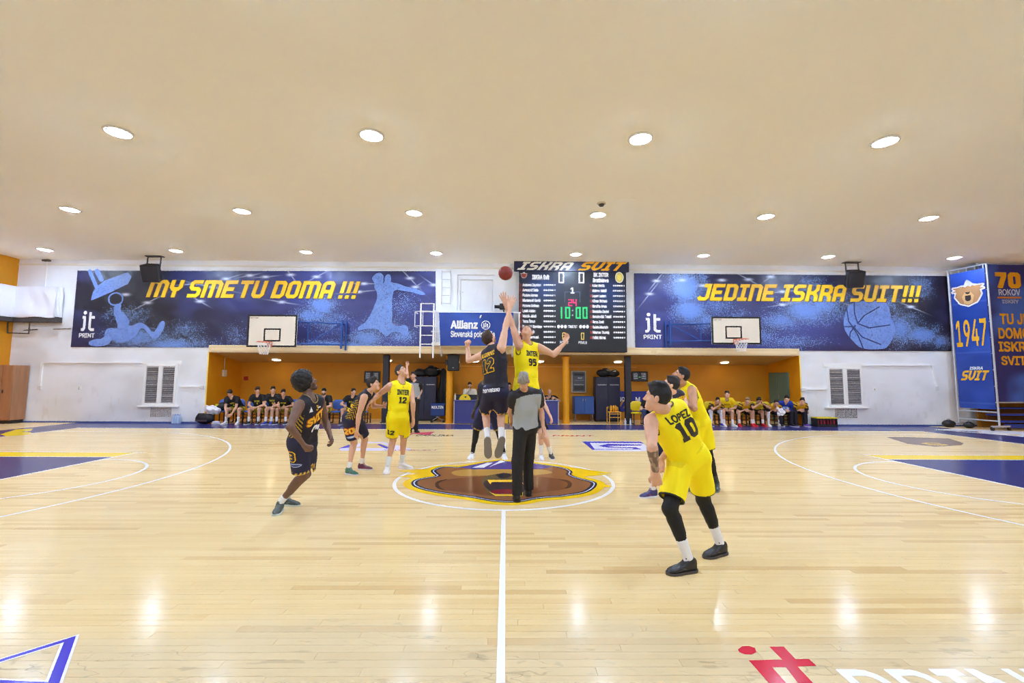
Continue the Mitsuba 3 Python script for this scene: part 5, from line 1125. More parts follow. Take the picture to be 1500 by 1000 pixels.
# ---- head, hands (own frame: x right, y forward, z up, metres)
_lib = {}
def head_mesh(h):
    if ('head', h) in _lib: return _lib['head', h]
    P_ = [('e', V(0, -.014, .03), I3, (.074, .094, .090)), ('e', V(0, .022, -.035), I3, (.055, .064, .070)), cap((-.034, .018, -.060), (.034, .018, -.060), .027),
          cap((-.011, .070, -.096), (.011, .070, -.096), .0175), cap((0, .03, -.070), (0, .062, -.088), .029), cap((-.03, .073, .022), (.03, .073, .022), .017),
          ('e', V(.042, .052, -.028), I3, (.022, .025, .022)), ('e', V(-.042, .052, -.028), I3, (.022, .025, .022)), cap((0, -.022, -.05), (0, -.030, -.085), .054, .053)]
    f = Field((-.11, -.15, -.17), (.11, .15, .14), h).add(P_, k=.03)
    f.add([('e', V(.031, .096, .004), I3, (.016, .014, .010)), ('e', V(-.031, .096, .004), I3, (.016, .014, .010))], k=.014, cut=True)
    f.add([('e', V(.031, .081, .003), I3, (.013, .010, .0095)), ('e', V(-.031, .081, .003), I3, (.013, .010, .0095))], k=.004)
    f.add([cap((0, .088, .012), (0, .111, -.026), .007, .011), cap((-.011, .096, -.030), (.011, .096, -.030), .009)], k=.012)
    f.add([cap((-.018, .083, -.055), (.018, .083, -.055), .0075), cap((-.015, .082, -.066), (.015, .082, -.066), .008)], k=.006)
    f.add([cap((-.020, .094, -.0605), (.020, .094, -.0605), .0025)], k=.004, cut=True)
    for s in (-1, 1): f.add([('e', V(s*.078, -.012, -.008), I3, (.012, .020, .033)), cap((s*.083, -.020, .012), (s*.083, -.022, -.02), .008)], k=.008)
    _lib['head', h] = f.mesh(); return _lib['head', h]
def hair_mesh(style, h):
    if ('hair', style, h) in _lib: return _lib['hair', style, h]
    f = Field((-.19, -.21, -.15), (.19, .18, .24), h)
    if style == 'afro':
        f.add([('e', V(0, -.035, .07), I3, (.125, .130, .125)), ('e', V(0, -.05, .0), I3, (.105, .10, .10))], k=.05)
        f.add([cap((0, .12, -.02), (0, .13, .03), .062)], k=.03, cut=True); f.add([cap((-.2, .075, -.12), (.2, .075, -.12), .08)], k=.02, cut=True)
        X, Y, Z = f.grid(); f.D += (.007*np.sin(70*X)*np.sin(66*Y)*np.sin(73*Z)+.004*np.sin(130*X+2)*np.sin(121*Y)*np.sin(126*Z)).astype(np.float32)
    else:
        top = {'buzz': .004, 'short': .012, 'thick': .022, 'fringe': .020, 'bun': .012, 'crop': .009}[style]
        f.add([('e', V(0, -.016, .032), I3, (.076+top*.45, .096+top*.5, .091+top))], k=.01)
        if style in ('thick', 'fringe'): f.add([('e', V(.01, .045, .105), I3, (.055, .05, .028)), ('e', V(-.02, -.02, .125), I3, (.05, .06, .022))], k=.03)
        if style == 'fringe': f.add([cap((-.045, .078, .062), (.045, .082, .058), .017)], k=.015)
        if style in ('short', 'crop'): f.add([('e', V(0, .01, .108), I3, (.062, .072, .024))], k=.03)
        f.keep(V(0, .075, .062), unit(V(0, .80, -.60)) if style != 'fringe' else unit(V(0, .45, -.89)), .03)
        f.keep(V(0, -.085, -.060), unit(V(0, .12, -1)), .02)
        for s in (-1, 1): f.add([cap((s*.085, .02, -.05), (s*.085, .035, .0), .024)], k=.01, cut=True)
        X, Y, Z = f.grid(); f.D += (.0022*np.sin(85*X+3*np.sin(20*Z))*np.sin(60*Y+40*Z)).astype(np.float32)*(1 if style != 'buzz' else .2)
    _lib['hair', style, h] = f.mesh(); return _lib['hair', style, h]
def hand_mesh(pose, h):
    """right hand, palm facing -z, fingers along +x, thumb towards +y; the wrist is the origin"""
    if ('hand', pose, h) in _lib: return _lib['hand', pose, h]
    curl, spread, tc = {'open': (.12, 1.0, .2), 'relax': (.55, .35, .5), 'fist': (1.45, .1, 1.2), 'cup': (.8, .6, .6)}[pose]
    P_ = []
    for i, (y, L) in enumerate(((.032, .078), (.011, .088), (-.010, .082), (-.030, .064))):
        k0 = V(.092-.004*abs(i-1), y, .002); P_.append(cap((.005, y*.55, 0), k0, .0155, .0115))
        a = spread*(.28-.19*i); p, th = k0, .25*curl
        for j, (fr, r0, r1) in enumerate(((.45, .0098, .0090), (.31, .0090, .0083), (.24, .0083, .0072))):
            th += curl*(.55 if j == 0 else .6)
            q = p+L*fr*V(math.cos(th)*math.cos(a), math.cos(th)*math.sin(a), -math.sin(th)); P_.append(cap(p, q, r0, r1, .006)); p = q
    t0 = V(.022, .026, -.006); t1 = V(.055, .058-.012*tc, -.014-.010*tc); t2 = V(.083, .070-.030*tc, -.018-.018*tc); t3 = V(.104, .072-.045*tc, -.020-.024*tc)
    P_ += [cap(t0, t1, .017, .013, .014), cap(t1, t2, .0115, .010, .006), cap(t2, t3, .010, .008, .006), cap((-.010, 0, 0), (.012, 0, 0), .0245, .023, .02)]
    lo, hi = bounds(P_, .02); 
    _lib['hand', pose, h] = Field(lo, hi, h).add(P_, k=.012).mesh(); return _lib['hand', pose, h]
def moved(m, o, X, Y, Z, s=1.0, mirror=False):
    v = np.asarray(m.vertices)*s; f = np.asarray(m.faces)
    if mirror: v = v*[1, -1, 1]; f = f[:, ::-1]
    return trimesh.Trimesh(V(o)+v[:, :1]*X+v[:, 1:2]*Y+v[:, 2:]*Z, f, process=False)
def joined(ms):
    try:
        r = None
        for m in ms:
            q = manifold3d.Manifold(manifold3d.Mesh(np.asarray(m.vertices, np.float32), np.asarray(m.faces, np.uint32)))
            if q.status() != manifold3d.Error.NoError: raise ValueError(q.status())
            r = q if r is None else r+q
        o = r.to_mesh(); return trimesh.Trimesh(o.vert_properties[:, :3], o.tri_verts, process=False)
    except Exception:
        return cat(*ms)
def decal(host, g, o, right, up, size=.02, lift=.004):
    """print on cloth: polygon g (metres, centred) laid on the host mesh, seen along -(right x up)"""
    right, up = unit(right), unit(up); nrm = unit(np.cross(right, up))
    v, f = tri2d(g); v3 = np.c_[v, 0*v[:, 0]]
    v3, f = trimesh.remesh.subdivide_to_size(v3, f, size)
    base = V(o)+v3[:, :1]*right+v3[:, 1:2]*up
    loc, ray, tri = host.ray.intersects_location(base+nrm*.6, np.tile(-nrm, (len(base), 1)), multiple_hits=False)
    d = np.full(len(base), np.nan); d[ray] = (loc-base[ray])@nrm
    ok = ~np.isnan(d)
    if ok.sum() < 3: return None
    med = np.median(d[ok]); ok &= np.abs(d-med) < .16
    keep = ok[f].all(1); f = f[keep]
    if not len(f): return None
    v4 = base+nrm*(np.where(ok, d, med)+lift)[:, None]
    m = trimesh.Trimesh(v4, f, process=True); return m
SKINS = {'pale': (222, 176, 150), 'fair': (214, 166, 138), 'tan': (196, 146, 116), 'dark': (110, 80, 66), 'black': (70, 52, 44)}
HAIRS = {'black': (22, 19, 20), 'brown': (58, 42, 34), 'dark': (36, 28, 26), 'grey': (136, 132, 126), 'blond': (150, 118, 82), 'none': None}
def colours(n, c): return np.tile(np.array(col(*c)), (n, 1))
def ik(a, b, l1, l2, pole):
    a, b = V(a), V(b); d = b-a; L = min(np.linalg.norm(d), (l1+l2)*.995); d = unit(d)
    x = (l1*l1-l2*l2+L*L)/(2*L); y = math.sqrt(max(l1*l1-x*x, 0)); p = V(pole); p = unit(p-d*(p@d))
    return a+d*x+p*y
def person(j, H, label, skin='fair', hair=('short', 'dark'), look=(0, 1, 0), beard=None, top=None, bottom=None, hands=('relax', 'relax'), palm=(None, None),
           tights=None, sleeves=None, socks=None, shoes=((30, 30, 34), (230, 230, 230)), h=.010, tattoo=None, prints=(), group=None, tilt=0.0, toes=None, knee=None):
    t = thing('person', label, 'person', group)
    s = H/1.9; j = {k: V(v) for k, v in j.items()}
    for q in ('hL', 'hR'): j[q] = j['P']+(j[q]-j['P'])*.86
    up = unit(j['C']-j['P']); R = j['SR']-j['SL']; R = unit(R-up*(R@up)); F = np.cross(up, R)
    Rp = j['hR']-j['hL']; Rp = unit(Rp-up*(Rp@up)); Fp = np.cross(up, Rp)
    C, Pv = j['C'], j['P']; tl = np.linalg.norm(C-Pv)
    hf = unit(look); hu = V(0, 0, 1.) if tilt == 0 else unit(V(0, 0, 1.)+tilt*R); hx = unit(np.cross(hf, hu)); hu = np.cross(hx, hf)
    Hc = j['H']
    arms, legs, limb = [], [], {}
    torso = [cap(j['hL']+up*.01, j['hR']+up*.01, .092*s), cap(Pv+up*.10*s-R*.050*s, Pv+up*.10*s+R*.050*s, .098*s), cap(Pv+up*.46*tl-R*.055*s, Pv+up*.46*tl+R*.055*s, .098*s),
             cap(C-up*.19*s-R*.085*s, C-up*.19*s+R*.085*s, .108*s), cap(C-up*.09*s-R*.098*s, C-up*.09*s+R*.098*s, .086*s),
             cap(Pv-Fp*.035*s-Rp*.05*s-up*.03*s, Pv-Fp*.035*s+Rp*.05*s-up*.03*s, .095*s)]
    straps = [cap(C-up*.01*s-F*.01, C-up*.01*s+(j[q]-C)*.78, .052*s, .050*s) for q in ('SL', 'SR')]
    delts = [cap(j[q], j[q]+(j['E'+q[1]]-j[q])*.22, .060*s, .056*s) for q in ('SL', 'SR')]
    neck = [cap(C-up*.03, Hc-hu*.06-hf*.025, .060*s, .054*s)]
    for q in 'LR':
        S, E, W = j['S'+q], j['E'+q], j['W'+q]
        a = [cap(S, E, .053*s, .040*s), cap(S+(E-S)*.30, S+(E-S)*.62, .054*s, .048*s), cap(E, W, .040*s, .0265*s), cap(E+(W-E)*.12, E+(W-E)*.42, .044*s, .037*s)]
        limb['A'+q] = a; arms += a
        hp, K, A = j['h'+q], j['K'+q], j['A'+q]
        mid = (hp+A)/2; kf = K-mid; ax = unit(A-hp); kf = kf-ax*(kf@ax)
        kf = unit(kf) if np.linalg.norm(kf) > .04 else unit(Fp-ax*(Fp@ax))
        sd = A-K
        l = [cap(hp, K, .090*s, .060*s), cap(hp+(K-hp)*.2+kf*.01, hp+(K-hp)*.6+kf*.008, .088*s, .074*s), cap(K, K+sd*.2, .057*s, .052*s), cap(K+kf*.012, K+kf*.014+sd*.03, .050*s),
             cap(K+sd*.18-kf*.016, K+sd*.45-kf*.012, .054*s, .046*s), cap(K+sd*.2, A, .050*s, .034*s), cap(A-V(0, 0, .012), A+(j['F'+q]-A)*.25-V(0, 0, .03), .034*s, .024*s)]
        limb['L'+q] = l; legs += l
    prims = torso+straps+delts+neck+arms+legs
    lo, hi = bounds(prims, .05)
    f = Field(lo, hi, h)
    f.add(torso+straps+neck+delts, k=.05*s)
    for q in 'LR': f.add(limb['L'+q], k=.022)
    for q in 'LR': f.add(limb['A'+q], k=.020)
    body = f.mesh()
    parts = [body, moved(head_mesh(.005 if h < .0125 else .006), Hc, hx, hf, hu, s*.98)]
    for i, q in enumerate('LR'):
        W, Tt, E = j['W'+q], j['T'+q], j['E'+q]
        x = unit(unit(Tt-W)*.75+unit(W-E)*.25) if palm[i] is None or len(palm[i]) < 6 else unit(palm[i][3:])
        pn = V(palm[i][:3]) if palm[i] is not None else (V(0, 0, -1.)*.3+(R if q == 'L' else -R))
        z = -unit(pn-x*(pn@x))                      # back of the hand
        y = np.cross(z, x)                          # thumb side of a right hand
        parts.append(moved(hand_mesh(hands[i], .004 if h < .0125 else .005), W, x, y if q == 'R' else -y, z, s*1.04) if q == 'R' else moved(hand_mesh(hands[i], .004 if h < .0125 else .005), W, x, y, z, s*1.04, mirror=True))
    m = joined(parts); v = np.asarray(m.vertices)
    sc = SKINS[skin] if isinstance(skin, str) else skin; c = colours(len(v), sc)
    q = (v-Hc)/(s*.98); lx, ly, lz = q@hx, q@hf, q@hu
    near = (np.abs(lx) < .12) & (np.abs(ly) < .14) & (np.abs(lz) < .16)
    hc = HAIRS[hair[1]] or (60, 44, 36)
    face = near & (ly > .05)
    sk = np.array(col(*sc))
    c[face & (np.hypot(lx, (lz+.060)*1.8) < .022) & (ly > .078)] = sk*np.array([.80, .55, .55])
    c[face & (np.abs(np.abs(lx)-.031) < .017) & (np.abs(lz-.0235-.08*(.031-np.abs(np.abs(lx)-.031))*.4) < .0045) & (ly > .055)] = np.array(col(*hc))*1.0
    eye = face & (np.hypot((np.abs(lx)-.031)/.0135, (lz-.003)/.0072) < 1) & (ly > .07)
    c[eye] = col(226, 222, 216); c[eye & (np.hypot(np.abs(lx)-.031, lz-.003) < .0065)] = col(46, 34, 28)
    if beard: c[near & (ly > -.01) & (lz < -.03-.35*np.maximum(0, .05-ly)) & (lz > -.125) & ~((np.hypot(lx, (lz+.06)*1.8) < .022) & (ly > .07)) & ((lz < -.04) | (np.abs(lx) > .035))] = np.array(col(*hc))*beard+sk*(1-beard)
    if HAIRS[hair[1]]:
        scalp = near & (lz > .02) & ((lz-.062)*.60 > (ly-.075)*.80) ; c[scalp] = np.array(col(*hc))
    if tattoo:
        for q in tattoo:
            E, W = j['E'+q], j['W'+q]; d = W-E; tt = ((v-E)@d)/(d@d); dist = np.linalg.norm(v-E-np.clip(tt, 0, 1)[:, None]*d, axis=1)
            w = (tt > .05) & (tt < .85) & (dist < .07); n_ = np.sin(v[:, 0]*95)*np.sin(v[:, 1]*88)+np.sin(v[:, 2]*70+3*np.sin(v[:, 0]*40))
            c[w] = sk*np.where(n_[w] > -.35, .30, .62)[:, None]*np.array([.9, 1.05, 1.12])
    obj('body', m, SKIN, t, smooth=True, color=c)
    if HAIRS[hair[1]] and hair[0] != 'none':
        hm = moved(hair_mesh(hair[0], .006 if h < .0125 else .008), Hc, hx, hf, hu, s*.98)
        vv = np.asarray(hm.vertices); n_ = .75+.5*np.sin(vv[:, 0]*160+vv[:, 2]*50)*np.sin(vv[:, 1]*150)*.5+.25
        obj('hair', hm, HAIR, t, smooth=True, color=colours(len(vv), hc)*n_[:, None])
    # ---- clothes
    made = {}
    if top:
        kind, c0, c1 = top[0], top[1], top[2]
        pr = torso+straps
        loose = .016 if kind == 'tank' else .020
        f = Field(lo-.05, hi+.05, h*.95)
        f.add(pr, off=loose*s, k=.06*s)
        hem_o = Pv+up*.0*s if not top[3:] or top[3] == 'in' else Pv-up*.05*s
        if kind == 'tank' or kind == 'tee' or kind == 'ref': 
            f.add([cap(hem_o-R*.058*s, hem_o+R*.058*s, .104*s), cap(Pv+up*.15*s-R*.062*s, Pv+up*.15*s+R*.062*s, .104*s), cap(Pv+up*.5*tl-R*.066*s, Pv+up*.5*tl+R*.066*s, .102*s)], off=loose, k=.06)
        main, sl_f = f, Field(lo-.05, hi+.05, h*.95)
        trim = []
        for q, sgn in (('L', -1), ('R', 1)):
            S, E, W = j['S'+q], j['E'+q], j['W'+q]
            if kind == 'tank':
                out = R*sgn
                trim.append(cap(S+out*.052*s+up*.05*s, S+out*.050*s-up*.095*s, .058*s)); f.add([trim[-1]], k=.012, cut=True)
            else:
                fr = 1.0 if kind == 'long' else .62
                f = sl_f; f.add([cap(S, S+(E-S)*.25, .060*s), cap(S, S+(E-S)*fr, .058*s, .056*s if fr < 1 else .046*s)], off=.018*s, k=.03)
                if kind == 'long': f.add([cap(E, E+(W-E)*.93, .044*s, .032*s)], off=.016*s, k=.02)
        f = sl_f
        if kind in ('tee', 'ref'):
            X, Y, Z = f.grid()
            for q in 'LR':
                S, E = j['S'+q], j['E'+q]; d = unit(E-S); o = S+(E-S)*.60
                w = (X-o[0])*d[0]+(Y-o[1])*d[1]+(Z-o[2])*d[2]
                near_ = Field.capsule(X, Y, Z, S+(E-S)*.5, E, .13, .13)
                f.D = np.where(near_ < 0, np.maximum(f.D, w.astype(np.float32)), f.D)
        hh = np.maximum(.03-np.abs(main.D-f.D), 0); main.D = np.minimum(main.D, f.D)-hh*hh/.12; f = main
        f.ripple(.0035, 26, len(label), (1, 1, .5))
        nk = [cap(C+up*.075*s-F*.005, C+up*.012*s+F*.055*s, .066*s, .050*s)]
        f.add(nk, k=.01, cut=True)
        f.keep(hem_o, -up)
        jm = f.mesh(); v = np.asarray(jm.vertices); c = colours(len(v), c0)
        rel = v-C; la, fr_, hz = rel@R, rel@F, (v-Pv)@up
        X, Y, Z = v[:, 0], v[:, 1], v[:, 2]
        dn = Field.capsule(X, Y, Z, nk[0][1], nk[0][2], nk[0][3], nk[0][4])
        if kind == 'tank':
            tr = (dn < .016) & (dn > .003)
            for p in trim:
                dq = Field.capsule(X, Y, Z, p[1], p[2], p[3], p[4]); tr |= (dq < .011) & (dq > .004)
            c[tr] = col(*c1)
            if len(top) > 4 and top[4] == 'stripes':     # gold flashes up the flanks
                side = np.arctan2(np.abs(la), np.abs(fr_)) > 1.12
                z_ = (hz+.55*fr_*0)/.055+np.abs(fr_)*22
                c[side & (np.mod(z_, 1) < .45) & (hz < .40) & (hz > -.02)] = col(176, 140, 40)
        elif kind == 'ref':
            grey = (np.abs(la) < .198*s) & (hz < tl-.03*s)
            dS = np.minimum(np.linalg.norm(v-j['SL'], axis=1), np.linalg.norm(v-j['SR'], axis=1))
            c[grey & (dS > .082*s)] = col(*c1); c[dn < .02] = col(*c0)
        elif kind in ('tee', 'long'):
            c[dn < .014] = col(*c1)
            if len(top) > 4 and top[4] == 'panel':
                c[(hz > .37*s+.25*np.abs(la)) & (np.abs(la) < .15)] = np.array(col(*top[5]))*.85; dS = np.minimum(np.linalg.norm(v-j['SL'], axis=1), np.linalg.norm(v-j['SR'], axis=1)); c[(dS < .13) & (np.sin(Z*60+X*35) > -.2) & (np.abs(la) > .14)] = np.array(col(*top[5]))*.7
                c[(hz < .33*s) & (np.sin(hz*55+la*20) > .2) & (np.abs(la) < .2)] = np.array(col(*top[5]))*.45
        made['top'] = jm
        made['topkey'] = obj({'tank': 'jersey', 'tee': 'shirt', 'ref': 'shirt', 'long': 'sweatshirt'}[kind], jm, CLOTH, t, smooth=True, color=c)
    if bottom:
        kind, c0, c1 = bottom[0], bottom[1], bottom[2]
        f = Field(lo-.06, hi+.06, h*.95)
        belt = Pv+up*.085*s
        f.add([cap(j['hL'], j['hR'], .108*s), cap(Pv+up*.05*s-Rp*.062*s, Pv+up*.05*s+Rp*.062*s, .108*s), cap(Pv-Fp*.030*s-Rp*.05*s-up*.03*s, Pv-Fp*.030*s+Rp*.05*s-up*.03*s, .104*s)], off=.010*s, k=.05)
        f.keep(belt, up)
        hems = []
        for q in 'LR':
            hp, K, A = j['h'+q], j['K'+q], j['A'+q]; side = Rp*(-.012 if q == 'L' else .012)
            if kind == 'shorts':
                e = hp+(K-hp)*(bottom[3] if len(bottom) > 3 else .84)+side
                f.add([cap(hp+side+(K-hp)*.10, e+(K-hp)*.12, .102*s, .100*s)], off=.012, k=.035); hems.append((hp, e, unit(K-hp)))
            else:
                e = A+unit(A-K)*.02
                f.add([cap(hp+(K-hp)*.10, K, .096*s, .070*s), cap(K, e, .070*s, .060*s)], off=.012, k=.03); hems.append((K, e, unit(A-K)))
        f.ripple(.005 if kind == 'shorts' else .004, 24, len(label)+3, (1, 1, .35))
        X, Y, Z = f.grid()
        for (o, e, d) in hems:
            w = ((X-e[0])*d[0]+(Y-e[1])*d[1]+(Z-e[2])*d[2]).astype(np.float32)
            zone = Field.capsule(X, Y, Z, e-d*.05, e+d*.25, .19, .19)
            inside = Field.capsule(X, Y, Z, e-d*.045, e+d*.1, .088*s if kind == 'shorts' else .06*s, .10*s if kind == 'shorts' else .06*s)
            f.D = np.where(zone < 0, np.maximum(np.maximum(f.D, w), np.where(w > -.045, -inside.astype(np.float32), -1)), f.D)
        sm = f.mesh(); v = np.asarray(sm.vertices); c = colours(len(v), c0)
        if kind == 'shorts':
            for (o, e, d) in hems:
                w = (v-e)@d; c[(w > -.013) & (np.linalg.norm(v-e, axis=1) < .2)] = col(*c1)
            if len(bottom) > 4 and bottom[4] == 'gold':
                for (o, e, d) in hems:
                    w = (v-e)@d; c[(w > -.035) & (np.linalg.norm(v-e, axis=1) < .2) & (np.sin(v[:, 0]*110+v[:, 1]*90+w*40) > -.1)] = col(206, 164, 60)
        if kind != 'shorts' or True: c[((v-belt)@up > -.012) & (np.linalg.norm(v-belt, axis=1) < .24)] = np.array(col(*c0))*.8
        made['bottom'] = sm; made['bottomkey'] = obj('shorts' if kind == 'shorts' else 'trousers', sm, CLOTH, t, smooth=True, color=c)
    def sleeve(name, prs, a, b, t0, t1, off, c0, band=None):
        lo_, hi_ = bounds(prs, .04); f = Field(lo_, hi_, .008 if h < .0125 else .010).add(prs, off=off, k=.022); d = b-a
        f.keep(a+d*t1, unit(d)); f.keep(a+d*t0, -unit(d)); mm = f.mesh()
        if not len(mm.faces): return
        cc = colours(len(mm.vertices), c0)
        if band: w = ((np.asarray(mm.vertices)-a)@d)/(d@d); cc[(w > band[0]) & (w < band[1])] = col(*band[2])
        obj(name, mm, CLOTH, t, smooth=True, color=cc)
    if tights:
        for q in tights[1]:
            l = [p[:1]+(p[1], p[2], p[3], p[4]) for p in limb['L'+q]][:6]; pa, pb = j['K'+q], j['A'+q]
            lo_, hi_ = bounds(l, .04); f = Field(lo_, hi_, .009).add(l, off=.005, k=.022); d = unit(pb-pa)
            f.keep(pa+(pb-pa)*tights[2], d); e = j['h'+q]+(j['K'+q]-j['h'+q])*.45; f.keep(e, -unit(j['K'+q]-j['h'+q])); mm = f.mesh()
            obj('legging', mm, CLOTH, t, smooth=True, color=colours(len(mm.vertices), tights[0]))
    if sleeves:
        for q in sleeves[1]: sleeve('arm_sleeve', limb['A'+q][2:], j['E'+q], j['W'+q], .0, .9, .004, sleeves[0])
    if socks:
        for q in 'LR':
            l = [p[:5] for p in limb['L'+q]][2:]; sleeve('sock', l, j['A'+q], j['K'+q], .02, socks[1], .006, socks[0])
    if shoes:
        for i, q in enumerate('LR'):
            A, Fo = j['A'+q], j['F'+q]
            up3, sole3 = shoe_meshes()
            if toes and toes[i] is not None: x, zz = unit(toes[i][0]), unit(toes[i][1])
            else:
                x = V(Fo[0]-A[0], Fo[1]-A[1], 0); x = unit(x) if np.linalg.norm(x) > .03 else unit(V(Fp[0], Fp[1], 0)); zz = V(0, 0, 1.)
                if A[2] < .25 and A[2] > .125: pass
            yy = np.cross(zz, x); g = .98*s
            o = A-x*.075*g-zz*.098*g
            if not toes or toes[i] is None: o[2] = .0015
            cu = shoes[0] if not isinstance(shoes[0][0], (tuple, list)) else shoes[0][i]
            k = obj('shoe', moved(up3, o, x, yy, zz, g), SHOE, t, smooth=True, color=np.tile(col(*cu), (len(up3.vertices), 1))*(1-.35*(np.asarray(up3.vertices)[:, 2] > .112))[:, None])
            kk = k+'__sole'
            scene[kk] = mikit.ply(moved(sole3, o, x, yy, zz, g), M(*shoes[1], .5), smooth=40)
            if h < .0125: scene[k+'__laces'] = mikit.ply(moved(shoe_laces(), o, x, yy, zz, g), M(*[int(.5*a+.5*b) for a, b in zip(cu, shoes[1])], .6))
            if len(shoes) > 2:
                accent = moved(shoe_flash(), o, x, yy, zz, g); scene[k+'__flash'] = mikit.ply(accent, M(*shoes[2], .45))
    for pr in prints:
        where, g, off, kind = pr[0], pr[1], pr[2], pr[3]      # where: front / back / legL / legR
        hostk = 'bottom' if where.startswith('leg') or where == 'seat' else 'top'; host = made[hostk]
        if where == 'front': o = C+F*.05+up*off[1]-R*off[0]; right, upv = -R, up
        elif where == 'back': o = C-F*.05+up*off[1]+R*off[0]; right, upv = unit(j['SR']-j['SL']), up
        elif where == 'seat': o = Pv-Fp*.05+up*off[1]+Rp*off[0]; right, upv = Rp, up
        else:
            q = where[3]; o = j['h'+q]+(j['K'+q]-j['h'+q])*off[1]; ax = unit(j['h'+q]-j['K'+q]); view = pr[4] if len(pr) > 4 else Fp
            view = unit(V(view)-ax*(V(view)@ax)); right = np.cross(ax, view); upv = ax; o = o+right*off[0]
        if len(pr) > 4 and where in ('front', 'back'):
            view = V(pr[4]); view = unit(view-up*(view@up)); right = np.cross(up, view); upv = up; o = C+up*off[1]+right*off[0]
        b = g.bounds; gc = affinity.translate(g, -(b[0]+b[2])/2, -(b[1]+b[3])/2)
        layers = [(gc.buffer(pr_w), cc, lift) for pr_w, cc, lift in kind]
        for gg, cc, lift in layers:
            mm = decal(host, gg, o, right, upv, .02, lift)
            if mm is not None: obj('lettering', mm, M(*cc, .5), made[hostk+'key'])
    return t
def shoe_meshes():
    if 'shoe' in _lib: return _lib['shoe']
    xs = np.linspace(0, 1, 22)
    half = np.interp(xs, [0, .04, .12, .3, .5, .68, .82, .93, .98, 1], [.010, .028, .042, .045, .044, .051, .048, .035, .019, .004])
    top = np.interp(xs, [0, .04, .12, .25, .34, .42, .55, .72, .88, .97, 1], [.058, .104, .128, .124, .114, .094, .074, .060, .048, .034, .018])
    L = .305; n = 20
    v = []
    for x, w, z in zip(xs, half, top):
        for i in range(n):
            a = 2*math.pi*i/n; cx, sx_ = math.cos(a), math.sin(a)
            yy = w*np.sign(cx)*abs(cx)**(.42 if x < .42 else .75); zz = .012+(z-.012)*(.5+.5*np.sign(sx_)*abs(sx_)**.8)
            v.append((x*L, yy+.006*math.sin(x*3)*0, zz))
    f = []
    for k in range(len(xs)-1):
        for i in range(n): f.append([k*n+i, (k+1)*n+i, (k+1)*n+(i+1) % n, k*n+(i+1) % n])
    v = np.array(v); f = np.array(f); tr = np.vstack([f[:, [0, 2, 1]], f[:, [0, 3, 2]]])
    e0, e1 = len(v), len(v)+1; v = np.vstack([v, v[:n].mean(0), v[-n:].mean(0)])
    tr = np.vstack([tr, [[e0, i, (i+1) % n] for i in range(n)], [[e1, (len(xs)-1)*n+(i+1) % n, (len(xs)-1)*n+i] for i in range(n)]])
    upper = trimesh.Trimesh(v, tr, process=False)
    out = Polygon([(x*L*1.01-.002, w+.004) for x, w in zip(xs, half)]+[(x*L*1.01-.002, -w-.004) for x, w in zip(xs[::-1], half[::-1])]).buffer(.003)
    sole = trimesh.creation.extrude_polygon(out, .021, engine='earcut')
    _lib['shoe'] = (upper, sole); return _lib['shoe']
def shoe_laces():
    r = []
    for i in range(5):
        x = .118+i*.016; z = np.interp(x/.305, [.25, .34, .42, .55, .72], [.124, .114, .094, .074, .060])+.001
        r.append(bar((x, -.022, z-.006), (x+.004*(i % 2), .022, z-.006), .006, .012))
    r.append(ball((.118, .012, .122), (.006, .016, .008), 1)); r.append(ball((.118, -.012, .122), (.006, .016, .008), 1))
    return cat(*r)
def shoe_flash():
    g = []
    for s in (-1, 1):
        p = np.array([(.09, .05), (.13, .036), (.19, .058), (.135, .047), (.105, .062)])
        q = np.c_[p[:, 0], s*(np.interp(p[:, 0]/.305, [.12, .3, .5, .68], [.034, .036, .040, .050])+.004), p[:, 1]]
        q2 = q-[0, s*.006, 0]; g.append(trimesh.convex.convex_hull(np.vstack([q[[0, 1, 4]], q2[[0, 1, 4]]]))); g.append(trimesh.convex.convex_hull(np.vstack([q[[1, 2, 3]], q2[[1, 2, 3]]])))
    return cat(*g)

